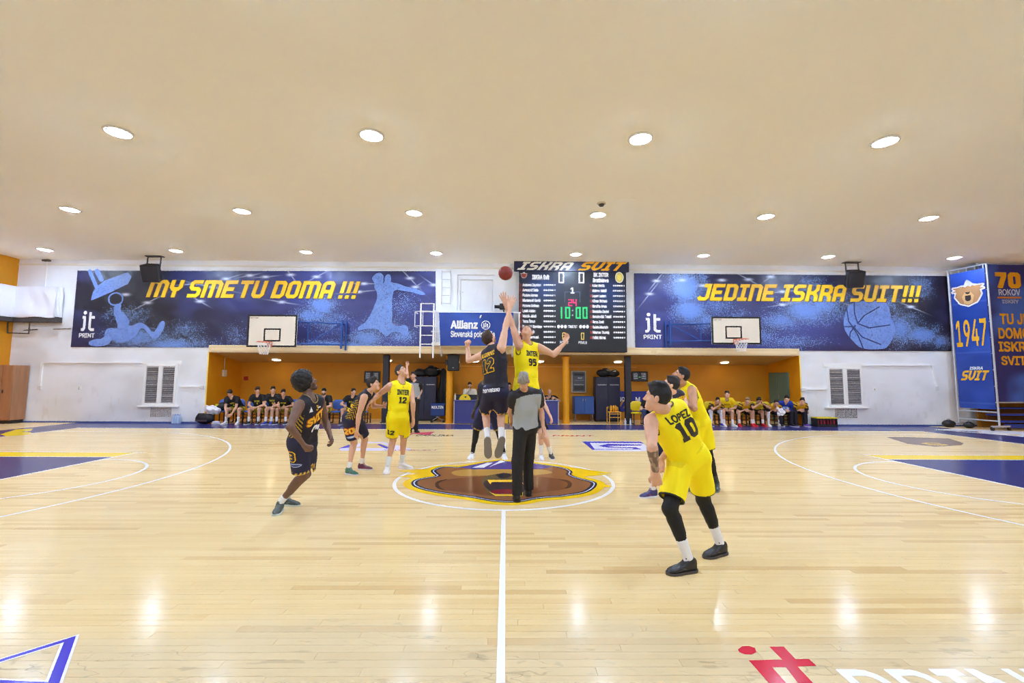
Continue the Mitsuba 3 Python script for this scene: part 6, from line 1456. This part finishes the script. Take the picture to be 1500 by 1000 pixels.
JOINTS = {
 'afro': {'P':[-2.54,-1.913,0.89],'C':[-2.421,-2.035,1.424],'H':[-2.48,-1.99,1.612],'SL':[-2.378,-1.834,1.391],'SR':[-2.46,-2.224,1.35],'EL':[-2.345,-1.684,1.098],'ER':[-2.454,-2.448,1.115],'WL':[-2.206,-1.872,0.93],'WR':[-2.338,-2.314,0.883],'TL':[-2.113,-1.987,0.824],'TR':[-2.299,-2.188,0.757],'hL':[-2.506,-1.83,0.851],'hR':[-2.552,-2.011,0.874],'KL':[-2.592,-1.657,0.424],'KR':[-2.533,-1.872,0.442],'AL':[-2.889,-1.565,0.088],'AR':[-2.825,-1.827,0.108],'FL':[-2.686,-1.61,0.044],'FR':[-2.774,-2.038,0.016]},
 'n20': {'P':[-2.716,0.446,0.965],'C':[-2.414,0.375,1.421],'H':[-2.314,0.299,1.57],'SL':[-2.417,0.574,1.387],'SR':[-2.435,0.19,1.344],'EL':[-2.446,0.791,1.154],'ER':[-2.512,0.173,1.033],'WL':[-2.224,0.623,1.166],'WR':[-2.538,0.18,0.753],'TL':[-2.121,0.486,1.209],'TR':[-2.592,0.277,0.615],'hL':[-2.667,0.522,0.926],'hR':[-2.744,0.356,0.936],'KL':[-2.581,0.776,0.555],'KR':[-2.698,0.534,0.523],'AL':[-2.631,0.806,0.105],'AR':[-2.722,0.387,0.097],'FL':[-2.431,0.766,0.035],'FR':[-2.541,0.288,0.03]},
 'y12': {'P':[-1.931,0.548,1.007],'C':[-1.906,0.58,1.595],'H':[-1.905,0.622,1.796],'SL':[-1.757,0.713,1.521],'SR':[-2.058,0.44,1.541],'EL':[-1.666,0.569,1.231],'ER':[-2.308,0.586,1.368],'WL':[-1.665,0.619,0.943],'WR':[-2.369,0.322,1.256],'TL':[-1.689,0.728,0.794],'TR':[-2.464,0.46,1.174],'hL':[-1.846,0.592,0.96],'hR':[-1.999,0.478,0.969],'KL':[-1.879,0.857,0.56],'KR':[-2.045,0.713,0.554],'AL':[-1.919,0.931,0.099],'AR':[-2.101,0.592,0.1],'FL':[-1.712,0.868,0.036],'FR':[-2.075,0.376,0.031]},
 'refback': {'P':[-2.863,6.669,1.034],'C':[-2.846,6.621,1.579],'H':[-2.905,6.606,1.764],'SL':[-2.676,6.528,1.51],'SR':[-3.042,6.625,1.523],'EL':[-2.672,6.746,1.283],'ER':[-3.069,6.512,1.817],'WL':[-2.715,6.547,1.095],'WR':[-3.12,6.65,2.051],'TL':[-2.78,6.684,1.009],'TR':[-3.105,6.628,2.224],'hL':[-2.791,6.617,0.995],'hR':[-2.943,6.711,0.998],'KL':[-2.799,6.682,0.546],'KR':[-2.971,6.72,0.544],'AL':[-2.799,6.7,0.1],'AR':[-2.978,6.731,0.1],'FL':[-2.684,6.534,0.036],'FR':[-2.95,6.53,0.037]},
 'j12': {'P':[-0.125,-0.937,1.527],'C':[-0.171,-0.878,2.135],'H':[-0.247,-0.753,2.29],'SL':[-0.319,-0.751,2.046],'SR':[-0.049,-1.058,2.134],'EL':[-0.572,-0.536,1.964],'ER':[0.007,-0.917,2.46],'WL':[-0.61,-0.368,2.21],'WR':[0.076,-0.869,2.764],'TL':[-0.611,-0.539,2.299],'TR':[0.148,-0.881,2.944],'hL':[-0.205,-0.893,1.46],'hR':[-0.043,-0.998,1.482],'KL':[-0.296,-0.531,1.133],'KR':[-0.058,-0.626,1.149],'AL':[-0.247,-0.827,0.752],'AR':[-0.041,-0.921,0.769],'FL':[-0.197,-0.872,0.52],'FR':[-0.098,-0.948,0.535]},
 'y95': {'P':[0.342,-0.557,1.611],'C':[0.337,-0.517,2.239],'H':[0.346,-0.646,2.41],'SL':[0.538,-0.433,2.19],'SR':[0.218,-0.707,2.198],'EL':[0.764,-0.672,2.059],'ER':[0.106,-0.63,2.536],'WL':[0.965,-0.56,2.266],'WR':[0.005,-0.646,2.851],'TL':[1.027,-0.428,2.398],'TR':[-0.062,-0.681,3.051],'hL':[0.433,-0.52,1.54],'hR':[0.252,-0.602,1.543],'KL':[0.36,-0.542,1.016],'KR':[0.266,-0.596,1.016],'AL':[0.343,-0.358,0.557],'AR':[0.275,-0.392,0.564],'FL':[0.312,-0.558,0.434],'FR':[0.286,-0.592,0.439]},
 'ref': {'P':[0.297,-1.244,1.021],'C':[0.273,-1.431,1.515],'H':[0.259,-1.556,1.653],'SL':[0.129,-1.551,1.437],'SR':[0.461,-1.416,1.456],'EL':[0.083,-1.336,1.224],'ER':[0.521,-1.234,1.217],'WL':[0.111,-1.111,1.08],'WR':[0.542,-1.389,0.998],'TL':[0.124,-0.952,1.023],'TR':[0.546,-1.505,0.872],'hL':[0.227,-1.299,0.987],'hR':[0.375,-1.204,0.981],'KL':[0.187,-1.323,0.541],'KR':[0.351,-1.082,0.552],'AL':[0.182,-1.36,0.103],'AR':[0.356,-1.054,0.109],'FL':[0.171,-1.167,0.034],'FR':[0.364,-0.863,0.036]},
 'dark': {'P':[-0.344,1.798,1.03],'C':[-0.396,1.821,1.606],'H':[-0.388,1.833,1.812],'SL':[-0.198,1.745,1.567],'SR':[-0.519,1.982,1.527],'EL':[-0.175,1.861,1.254],'ER':[-0.554,1.867,1.21],'WL':[-0.268,1.648,1.075],'WR':[-0.638,1.665,1.014],'TL':[-0.301,1.771,0.94],'TR':[-0.671,1.754,0.855],'hL':[-0.248,1.824,1.006],'hR':[-0.438,1.819,0.997],'KL':[-0.125,1.968,0.567],'KR':[-0.602,1.96,0.57],'AL':[-0.014,2.049,0.108],'AR':[-0.682,2.046,0.107],'FL':[0.019,1.839,0.037],'FR':[-0.738,1.842,0.037]},
 'hid': {'P':[0.628,1.994,0.924],'C':[0.6,1.994,1.491],'H':[0.581,1.987,1.694],'SL':[0.758,2.109,1.414],'SR':[0.409,1.948,1.418],'EL':[0.848,1.982,1.124],'ER':[0.401,1.707,1.202],'WL':[0.946,1.809,0.919],'WR':[0.438,1.929,1.032],'TL':[1.002,1.847,0.754],'TR':[0.495,1.804,0.919],'hL':[0.722,1.99,0.886],'hR':[0.553,2.056,0.894],'KL':[0.847,1.847,0.472],'KR':[0.764,1.845,0.554],'AL':[0.989,2.073,0.107],'AR':[0.767,1.971,0.111],'FL':[1.011,1.869,0.038],'FR':[0.78,1.768,0.037]},
 'lopez': {'P':[1.743,-3.398,0.951],'C':[1.481,-3.601,1.406],'H':[1.358,-3.714,1.518],'SL':[1.318,-3.657,1.307],'SR':[1.64,-3.47,1.427],'EL':[1.242,-3.913,1.113],'ER':[1.658,-3.362,1.116],'WL':[1.313,-3.784,0.863],'WR':[1.463,-3.474,0.934],'TL':[1.354,-3.703,0.703],'TR':[1.374,-3.622,0.871],'hL':[1.66,-3.444,0.926],'hR':[1.841,-3.39,0.946],'KL':[1.481,-3.63,0.536],'KR':[1.945,-3.249,0.514],'AL':[1.635,-3.639,0.097],'AR':[2.1,-3.247,0.087],'FL':[1.433,-3.697,0.036],'FR':[1.91,-3.34,0.041]},
 'b24': {'P':[2.415,-1.348,0.944],'C':[2.346,-1.414,1.504],'H':[2.264,-1.564,1.605],'SL':[2.228,-1.559,1.405],'SR':[2.509,-1.289,1.464],'EL':[2.239,-1.311,1.192],'ER':[2.478,-1.54,1.257],'WL':[2.115,-1.511,1.032],'WR':[2.447,-1.277,1.154],'TL':[2.153,-1.373,0.922],'TR':[2.33,-1.414,1.151],'hL':[2.355,-1.415,0.895],'hR':[2.498,-1.302,0.906],'KL':[2.144,-1.189,0.546],'KR':[2.592,-1.122,0.488],'AL':[2.139,-1.103,0.1],'AR':[2.653,-0.904,0.096],'FL':[1.94,-1.172,0.033],'FR':[2.478,-1.02,0.037]},
 'ytall': {'P':[2.947,-0.822,1.059],'C':[2.707,-0.87,1.595],'H':[2.626,-1.004,1.735],'SL':[2.764,-1.064,1.52],'SR':[2.685,-0.658,1.554],'EL':[2.69,-1.293,1.273],'ER':[2.555,-0.931,1.389],'WL':[2.673,-1.016,1.384],'WR':[2.564,-0.684,1.221],'TL':[2.677,-0.827,1.401],'TR':[2.471,-0.847,1.192],'hL':[3.031,-0.783,1.035],'hR':[2.867,-0.886,1.038],'KL':[3.108,-0.761,0.544],'KR':[2.881,-0.782,0.555],'AL':[3.264,-0.662,0.101],'AR':[2.973,-0.665,0.099],'FL':[3.148,-0.849,0.034],'FR':[2.797,-0.798,0.037]},
}
YL_, BKJ, BKS, GOLDP, INK = (250, 232, 0), (30, 27, 40), (32, 32, 62), (232, 178, 20), (34, 34, 30)
ink = [(0, INK, .004)]
def gold_num(c=GOLDP): return [(.012, c, .004), (0, (26, 22, 26), .007)]
wht = [(0, (226, 228, 236), .004)]
num = lambda s_, h_, w_=1.5: block(s_, h_, 0, w_)
person(JOINTS['afro'], 1.92, 'player with an afro in a dark number 3 kit turning towards the jump ball', 'dark', ('afro', 'black'), (.75, .42, .38), .5,
    ('tank', BKJ, (150, 128, 70), 'in', 'stripes'), ('shorts', BKS, (170, 150, 90), .86, 'gold'), ('cup', 'fist'), socks=((236, 236, 236), .22),
    shoes=((62, 70, 66), (196, 206, 196), (150, 190, 176)), h=.009, tattoo=None,
    prints=[('front', affinity.rotate(text_poly('SVIT', .088, 6, .25), 18), (0, -.22), [(.009, (150, 70, 20), .004), (0, (236, 176, 30), .007)]), ('front', text_poly('3', .06, 3), (.02, -.10), [(0, GOLDP, .004)]), ('front', Polygon([(0, 0), (.03, .07), (.06, 0)]), (-.10, -.09), wht), ('front', sbox(0, 0, .05, .018), (.06, -.10), wht),
        ('front', unary_union([LineString([(0, 0), (.03, .06), (.07, .06), (.06, .02)]).buffer(.014), Point(.11, .03).buffer(.035)]), (.03, -.36), wht),
        ('legR', num('3', .12), (0, .30), [(.012, GOLDP, .004), (0, (40, 34, 60), .007)], (-.35, -1, 0)), ('legR', affinity.scale(Point(0, 0).buffer(.08), 1, .33), (0, .55), [(0, (150, 164, 206), .004), (-.012, (60, 70, 130), .007)], (-.2, -1, 0))])
person(JOINTS['n20'], 1.86, 'player in dark number 20 kit crouching behind the yellow number 12', 'fair', ('thick', 'dark'), (.96, -.05, .25), None,
    ('tank', BKJ, (40, 36, 60), 'in', 'stripes'), ('shorts', BKS, (44, 42, 70), .80, 'none'), ('open', 'relax'), (( .4, -.8, .2), None), socks=((232, 230, 226), .24),
    shoes=(((96, 40, 66), (60, 110, 96)), (222, 220, 226), (226, 90, 40)), h=.009,
    prints=[('legR', num('20', .11), (.02, .36), [(.014, (196, 70, 30), .004), (0, (236, 196, 60), .007)], (-.2, -1, 0)), ('legR', affinity.scale(Point(0, 0).buffer(.08), 1, .3), (.03, .62), [(0, (130, 150, 206), .004), (-.012, (206, 214, 236), .007)], (-.1, -1, 0)),
        ('back', Polygon([(0, 0), (.12, .03), (.04, .05), (.14, .09), (.02, .07)]), (.06, -.40), [(0, GOLDP, .004)], (-.8, -.6, 0)), ('back', Polygon([(0, 0), (.12, .03), (.04, .05), (.14, .09), (.02, .07)]), (.02, -.30), [(0, GOLDP, .004)], (-.5, -.8, 0))])
person(JOINTS['y12'], 1.96, 'player in yellow INTER number 12 kit holding off the dark number 20', 'fair', ('short', 'brown'), (.72, -.38, .58), None,
    ('tank', YL_, (60, 56, 10), 'out'), ('shorts', YL_, (60, 56, 10), .80), ('relax', 'relax'), (None, (.2, .3, -1)), socks=((222, 228, 232), .36),
    shoes=((228, 226, 224), (236, 236, 238)), h=.009,
    prints=[('front', text_poly('INTER', .085, 5, 0, .24), (0, -.17), ink), ('front', num('12', .115), (0, -.31), ink), ('front', text_poly('v', .03, 3), (0, -.08), [(0, (120, 90, 20), .004)]), ('legR', num('12', .10), (0, .50), ink, (-.1, -1, 0))])
person(JOINTS['refback'], 1.84, 'referee in grey and black raising an arm in front of the dark lockers', 'fair', ('short', 'dark'), (.1, -1, .05), .25,
    ('ref', (28, 28, 32), (150, 154, 160), 'in'), ('trousers', (24, 24, 28), (24, 24, 28)), ('relax', 'open'), (None, (0, -1, 0)), shoes=((24, 22, 24), (30, 28, 30)), h=.011)
SH = dict(toes=((V(.05, -.35, -.92), V(.0, .93, -.36)), (V(-.06, -.35, -.92), V(.0, .93, -.36))))
person(JOINTS['j12'], 2.03, 'player in dark number 12 kit seen from behind leaping for the ball', 'pale', ('short', 'brown'), (.42, .55, .70), .6,
    ('tank', BKJ, (40, 36, 46), 'in'), ('shorts', BKS, (170, 140, 60), .80, 'gold'), ('fist', 'open'), (None, (.3, 1, 0)), socks=((238, 238, 240), .42),
    shoes=((214, 212, 208), (128, 120, 112)), h=.009, toes=((unit(V(.05, .18, -.95)), unit(V(0, .95, .18))), (unit(V(-.25, .18, -.93)), unit(V(0, .95, .18)))),
    prints=[('back', text_poly('MLADENOVIĆ', .062, 5, 0, .30), (0, -.09), [(0, GOLDP, .004)]), ('back', num('12', .20, 1.3), (0, -.27), gold_num()), ('seat', text_poly('horvatski', .062, 4, 0, .30), (0, -.02), wht), ('seat', text_poly('asist', .022, 2), (-.12, .05), [(0, (150, 170, 220), .004)])])
person(JOINTS['y95'], 2.07, 'player in yellow number 95 kit leaping for the ball with one arm out', 'fair', ('buzz', 'brown'), (-.18, -.72, .67), None,
    ('tank', YL_, (70, 66, 10), 'out'), ('shorts', YL_, (70, 66, 10), .85), ('cup', 'open'), ((-.3, .3, 1), (.2, -1, .1)), socks=((236, 236, 238), .40),
    shoes=((230, 230, 232), (236, 236, 240)), h=.009, toes=((unit(V(.1, -.55, -.83)), unit(V(0, -.83, .55))), (unit(V(-.1, -.55, -.83)), unit(V(0, -.83, .55)))),
    prints=[('front', text_poly('INTER', .075, 5, 0, .24), (0, -.17), ink), ('front', num('95', .115), (0, -.31), ink)])
person(JOINTS['ref'], 1.80, 'grey-haired referee in a grey and black shirt seen from behind in the centre circle', 'tan', ('crop', 'grey'), (.12, .97, .22), None,
    ('ref', (34, 30, 36), (158, 166, 174), 'in'), ('trousers', (26, 25, 29), (26, 25, 29)), ('relax', 'relax'), ((.3, 0, -1), (-1, .2, 0)), shoes=((22, 21, 24), (34, 32, 34)), h=.009)
person(JOINTS['dark'], 1.95, 'player in black leggings half hidden behind the leaping dark number 12', 'black', ('short', 'black'), (.3, -.7, .6), None,
    ('tank', BKJ, (150, 128, 70), 'in', 'stripes'), ('shorts', BKS, (170, 140, 60), .84, 'gold'), tights=((22, 22, 26), 'LR', .92), sleeves=((44, 40, 38), 'R'), socks=((24, 24, 26), .25),
    shoes=((226, 226, 230), (236, 236, 238)), h=.011)
person(JOINTS['hid'], 1.88, 'player in black shorts mostly hidden behind the grey-haired referee', 'pale', ('short', 'dark'), (-.3, -.8, .5), None,
    ('tank', BKJ, (40, 36, 46), 'in'), ('shorts', (30, 28, 36), (30, 28, 36), .84), hands=('relax', 'relax'), socks=((236, 236, 238), .45),
    shoes=(((30, 28, 30), (226, 226, 230)), (226, 226, 230)), h=.011)
person(JOINTS['lopez'], 1.93, 'player in yellow LOPEZ number 10 kit and black leggings crouching nearest on the right', 'fair', ('thick', 'black'), (-.85, .45, .10), None,
    ('tank', YL_, (36, 36, 26), 'out'), ('shorts', YL_, (36, 36, 26), .80), ('relax', 'relax'), ((.2, .9, 0), None), tights=((20, 20, 22), 'LR', .66), socks=((228, 228, 230), .42),
    shoes=((28, 27, 29), (64, 60, 60), (70, 70, 74)), h=.008, tattoo='L',
    prints=[('back', text_poly('LOPEZ', .068, 4, 0, .26), (.0, -.065), ink), ('back', block('10', .20, 0, 1.6), (.02, -.22), ink)])
person(JOINTS['b24'], 1.90, 'player in dark number 24 kit crouching between two yellow players on the right', 'pale', ('short', 'dark'), (-.90, .30, .32), .6,
    ('tank', BKJ, (52, 48, 64), 'in', 'stripes'), ('shorts', BKS, (44, 42, 70), .86, 'none'), socks=((236, 236, 238), .35),
    shoes=((52, 48, 104), (226, 226, 232), (226, 66, 60)), h=.010,
    prints=[('back', text_poly('ANDREWS', .062, 5, 0, .28), (0, -.09), [(0, GOLDP, .004)]), ('back', num('24', .19, 1.3), (0, -.25), gold_num())])
person(JOINTS['ytall'], 2.0, 'tall bearded player in yellow standing behind the dark number 24', 'tan', ('short', 'black'), (-.88, .15, .42), .75,
    ('tank', YL_, (36, 36, 26), 'out'), ('shorts', YL_, (70, 66, 10), .84), tights=((24, 24, 26), 'LR', .85), socks=((60, 60, 60), .3),
    shoes=((60, 66, 60), (110, 120, 110)), h=.010)
# ---- seated people: joints from a few numbers
def seated(x, zh, H, y=9.36, lean_x=0.0, knees=.20, feet=.18, foot_dy=0.0, arms='knees', hip=.50, turn=0.0, z_seat=None):
    s = H/1.9; P0 = V(x, y+.02, hip); L = .40*H
    ca = np.clip((zh-hip)/L, -.2, .995); a = math.acos(ca)
    C_ = P0+V(lean_x, -math.sin(a)*.295*H, math.cos(a)*.295*H); Hh = C_+V(lean_x*.4, -math.sin(a*.75)*.105*H, math.cos(a*.75)*.105*H)
    Hh[2] += zh-Hh[2] if abs(zh-Hh[2]) < .08 else 0
    tv_ = V(math.cos(turn), math.sin(turn), 0)
    j = dict(P=P0, C=C_, H=Hh, SL=C_+tv_*.19*s-V(0, 0, .03), SR=C_-tv_*.19*s-V(0, 0, .03), hL=P0+V(.09*s, 0, 0), hR=P0-V(.09*s, 0, 0))
    for q, sg in (('L', 1), ('R', -1)):
        k = P0+V(sg*knees, -.42*s, .03); j['K'+q] = k
        A = V(x+sg*feet, k[1]-.02+foot_dy*sg, .10); A[2] = .098; d = A-k
        j['A'+q] = A; j['F'+q] = A+V(sg*.04, -.20, -.06)
        S = j['S'+q]
        if arms == 'knees': W = k+V(-sg*.03, .02, .10)
        elif arms == 'between': W = P0+V(sg*.05, -.46*s, .10)
        elif arms == 'shoe': W = V(x-.06+sg*.07, k[1]-.16, .24)
        elif arms == 'chin': W = Hh+V(sg*.03-.0, -.16, -.17) if q == 'R' else k+V(-sg*.10, .06, .10)
        elif arms == 'face': W = Hh+V(sg*.06, -.15, -.10)
        elif arms == 'desk': W = V(x+sg*.16, y-.42, .97)
        elif arms == 'desk_chin': W = Hh+V(sg*.02, -.13, -.17) if q == 'R' else V(x+sg*.1, y-.40, .97)
        elif arms == 'forward': W = k+V(sg*.02+.12, -.1, .16)
        l1, l2 = .172*H, .150*H
        v_ = W-S
        if np.linalg.norm(v_) > (l1+l2)*.98: W = S+unit(v_)*(l1+l2)*.98
        j['W'+q] = W; j['E'+q] = ik(S, W, l1, l2, V(sg*.9, .25, -.5)); 
        j['T'+q] = W+unit(V(-sg*.25, -.9, -.35))*.09*s if arms not in ('chin', 'face', 'desk_chin') else W+V(-sg*.02, .02, .09)
    return j
def facing(u, lk):
    x = pxx(u); d = unit(V(-x, -17., 0)); return tuple(d*1.0+V(lk)-V(0, -1, 0))
TEE, SHOY = (24, 24, 26), (206, 190, 20)
def tee_prints(a, b): return [('front', text_poly(a, .05, 4, 0, .20), (0, -.16), [(0, (206, 190, 40), .004)]), ('front', num(b, .08), (0, -.25), [(0, (206, 190, 40), .004)])]
zh_ = lambda v: 1.67+(555.5-v)*(16.6/662)
bench = [
 (354, 576, 1.90, 'substitute in a black shirt bending down to tie his shoe', 'fair', ('thick', 'dark'), (-.35, -.8, -.5), 'shoe', .22, ((230, 230, 232), (230, 230, 232)), {}, -.1),
 (386, 572, 1.92, 'substitute with dark shoes in a black shirt, second from the left on the left bench', 'fair', ('thick', 'brown'), (.1, -.9, -.25), 'between', .17, ((52, 50, 58), (220, 220, 224)), {}, 0),
 (407, 571, 1.94, 'substitute in a black shirt with blue shoes, third on the left bench', 'fair', ('short', 'dark'), (.1, -1, -.1), 'between', .10, ((60, 76, 170), (210, 214, 230)), {}, 0),
 (424, 575, 1.85, 'substitute in a black shirt fourth from the left on the left bench', 'tan', ('thick', 'dark'), (.15, -1, -.2), 'knees', .16, ((40, 42, 60), (210, 214, 230)), {}, 0),
 (480, 573, 1.92, 'bearded substitute in a black shirt with orange shoes on the left bench', 'fair', ('short', 'black'), (-.2, -1, -.25), 'between', .17, ((240, 84, 36), (236, 120, 80)), {'beard': .85}, .02),
 (519, 573, 1.90, 'substitute in a black shirt leaning forward behind the dark number 20', 'fair', ('short', 'dark'), (.4, -.9, -.1), 'forward', .2, ((60, 56, 64), (200, 200, 204)), {}, .1),
]
for (u, v, H, lab, sk, hr, lk, ar, kn, sh, ex, lean) in bench:
    person(seated(pxx(u)-lean*.6, zh_(v+2), H, knees=kn, feet=kn, arms=ar, lean_x=lean), H, lab, sk, hr, facing(u, lk), top=('tee', TEE, (40, 40, 42)), bottom=('shorts', SHOY, (60, 58, 20), .72), socks=((232, 232, 232), .40), shoes=sh, h=.0135,
        hands=('relax', 'relax'), prints=tee_prints('INTER', '4'), **ex)
WARM = lambda c=(236, 178, 22): ('tee', (40, 28, 30), (40, 30, 30), 'in', 'panel', c)
right = [
 (1037, 584, 1.86, 'substitute in white knee sleeves resting his chin on his hand, right bench', 'tan', ('short', 'dark'), (.1, -1, -.15), 'chin', .19, ((76, 70, 170), (216, 216, 232)), WARM(), dict(tights=((226, 222, 232), 'LR', .95)), (44, 32, 36)),
 (1053, 575, 2.02, 'tall substitute in a yellow shirt sitting upright on the right bench', 'fair', ('crop', 'dark'), (.0, -1, .05), 'knees', .16, ((226, 222, 220), (236, 236, 236)), ('tee', (240, 206, 16), (60, 40, 30)), {}, (44, 32, 36)),
 (1079, 584, 1.92, 'substitute with sunlit hair and red shoes, third along the right bench', 'fair', ('thick', 'blond'), (-.1, -.9, -.35), 'between', .26, ((206, 22, 48), (220, 60, 70)), WARM(), {}, (44, 28, 36)),
 (1095, 584, 1.90, 'substitute covering his face with both hands on the right bench', 'tan', ('thick', 'dark'), (.1, -.9, -.3), 'face', .2, ((196, 30, 40), (200, 60, 60)), WARM((222, 190, 30)), {}, (40, 30, 34)),
 (1119, 587, 1.86, 'substitute with a white towel and white shoes on the right bench', 'tan', ('short', 'dark'), (.1, -1, -.2), 'between', .20, ((236, 236, 236), (240, 240, 240)), WARM(), dict(tights=((228, 224, 228), 'R', .95)), (40, 30, 34)),
 (1136, 581, 1.92, 'man in a blue sweatshirt and dark trousers on the right bench', 'fair', ('short', 'black'), (-.1, -1, -.25), 'between', .2, ((40, 36, 60), (180, 180, 200)), ('long', (24, 52, 150), (20, 44, 130)), {}, None),
 (1157, 584, 1.88, 'substitute in dark trousers with a violet shoe ending the right bench', 'fair', ('fringe', 'dark'), (.05, -1, -.15), 'between', .18, (((110, 70, 170), (60, 40, 60)), (220, 214, 226)), WARM(), {}, None),
]
for (u, v, H, lab, sk, hr, lk, ar, kn, sh, tp, ex, shc) in right:
    pr = [('front', text_poly('INTER', .06, 4, 0, .24), (0, -.15), [(0, (150, 110, 20), .004)])] if tp[0] == 'tee' and len(tp) == 3 else []
    if tp[0] == 'long': pr = [('front', sbox(0, 0, .20, .16), (0, -.17), [(0, (150, 170, 220), .004)]), ('front', text_poly('SVIT', .07, 4, 0, .15), (0, -.17), [(0, (40, 60, 130), .008)])]
    bt = ('shorts', shc, (30, 24, 26), .74) if shc else ('trousers', (26, 24, 36), (26, 24, 36))
    person(seated(pxx(u), zh_(v+1), H, knees=kn, feet=kn, arms=ar), H, lab, sk, hr, facing(u, lk), top=tp, bottom=bt, socks=((230, 226, 226), .36) if shc else None, shoes=sh, h=.0135, prints=pr, **ex)
t = thing('towel', 'white towel over the knee of the substitute with white shoes', 'towel')
s_ = ball((pxx(1126), 8.86, .56), (.12, .09, .17), 4); v = s_.vertices; v += .035*np.sin(v[:, [2, 0, 1]]*27)+.018*np.sin(v[:, [1, 2, 0]]*55); obj('cloth', s_, M(238, 236, 240, .7), t, smooth=True)
person(seated(pxx(942), zh_(580), 1.85, arms='between', knees=.2, feet=.2, lean_x=.02), 1.85, 'coach in black shirt and blue jeans looking down beside the black post', 'fair', ('crop', 'dark'), (.1, -.75, -.66), .7,
    ('tee', (24, 23, 28), (24, 23, 28)), ('trousers', (44, 56, 96), (44, 56, 96)), shoes=((50, 60, 100), (200, 200, 210)), h=.0135)
for u, v, H, lab, sk, hr, ar, tp, ex in (
    (685, 561, 1.84, 'scorer in a white shirt with a hand at his chin behind the desk', 'fair', ('short', 'dark'), 'desk_chin', ('long', (226, 220, 204), (210, 204, 190)), {'beard': .6}),
    (743, 562, 1.80, 'scorer in dark clothes hidden behind the leaping dark number 12', 'tan', ('short', 'dark'), 'desk', ('long', (30, 28, 34), (30, 28, 34)), {}),
    (802, 574, 1.80, 'bald scorer in a black shirt at the right of the desk', 'fair', ('none', 'none'), 'desk', ('tee', (26, 24, 26), (26, 24, 26)), {})):
    xx = (u-737.5)/662*17.8
    jj = seated(xx, 1.67+(555.5-v)*(17.6/662), H, y=10.32, arms=ar, hip=.70 if u != 802 else .52)
    pr = [('front', text_poly('INTER', .05, 4, 0, .16), (0, -.17), [(0, (220, 190, 60), .004)]), ('front', num('SVIT', .045), (0, -.24), [(0, (220, 190, 60), .004)])] if u == 802 else []
    person(jj, H, lab, sk, hr, (.1, -1, -.2), top=tp, bottom=('trousers', (30, 30, 40), (30, 30, 40)), shoes=((30, 28, 30), (40, 40, 40)), h=.0135, prints=pr, **ex)
    ch = thing('office_chair', 'dark chair of the %s behind the desk' % ('bald scorer' if u == 802 else 'scorer in white' if u == 685 else 'hidden scorer'), 'chair')
    obj('seat', bx(xx-.22, xx+.22, 10.12, 10.55, .40, .45, .015), DARK, ch); obj('backrest', bx(xx-.2, xx+.2, 10.56, 10.6, .55, .95, .015), DARK, ch)
    obj('back_support', bx(xx-.03, xx+.03, 10.55, 10.59, .40, .6, .005), DARK, ch)
    for a in (-.19, .19):
        for b in (10.15, 10.52): obj('leg', cyl((xx+a, b, 0), (xx+a, b, .4), .014), GREY, ch)
# ---- the ball
t = thing('basketball', 'dark red basketball tossed up above the reaching hands', 'ball')
bc_ = V(-0.001, 0.0, 3.506)
def leather(p, n, uv):
    f1, f2, w = voronoi((p.x+p.z)*260, (p.z-p.y)*260); return mix(col(150, 54, 46), col(126, 42, 38), smoothstep(.2, .5, f1))
obj('skin', ball(bc_, .122, 4), bsdf('leather', P(leather), .55), t, smooth=True)
sm = []
for fn in (lambda a: V(math.cos(a), 0, math.sin(a)), lambda a: V(0, math.cos(a), math.sin(a)), lambda a: unit(V(.62+.25*math.cos(2*a), .78*math.cos(a), .78*math.sin(a))), lambda a: unit(V(-.62-.25*math.cos(2*a), .78*math.cos(a), .78*math.sin(a)))):
    sm.append(path([bc_+.122*fn(2*math.pi*i/36) for i in range(37)], .0022, 5))
R_ = trimesh.transformations.rotation_matrix(.5, [0, 1, .3], bc_); seam = cat(*sm); seam.apply_transform(R_)
obj('seam', seam, M(60, 24, 22, .6), t)
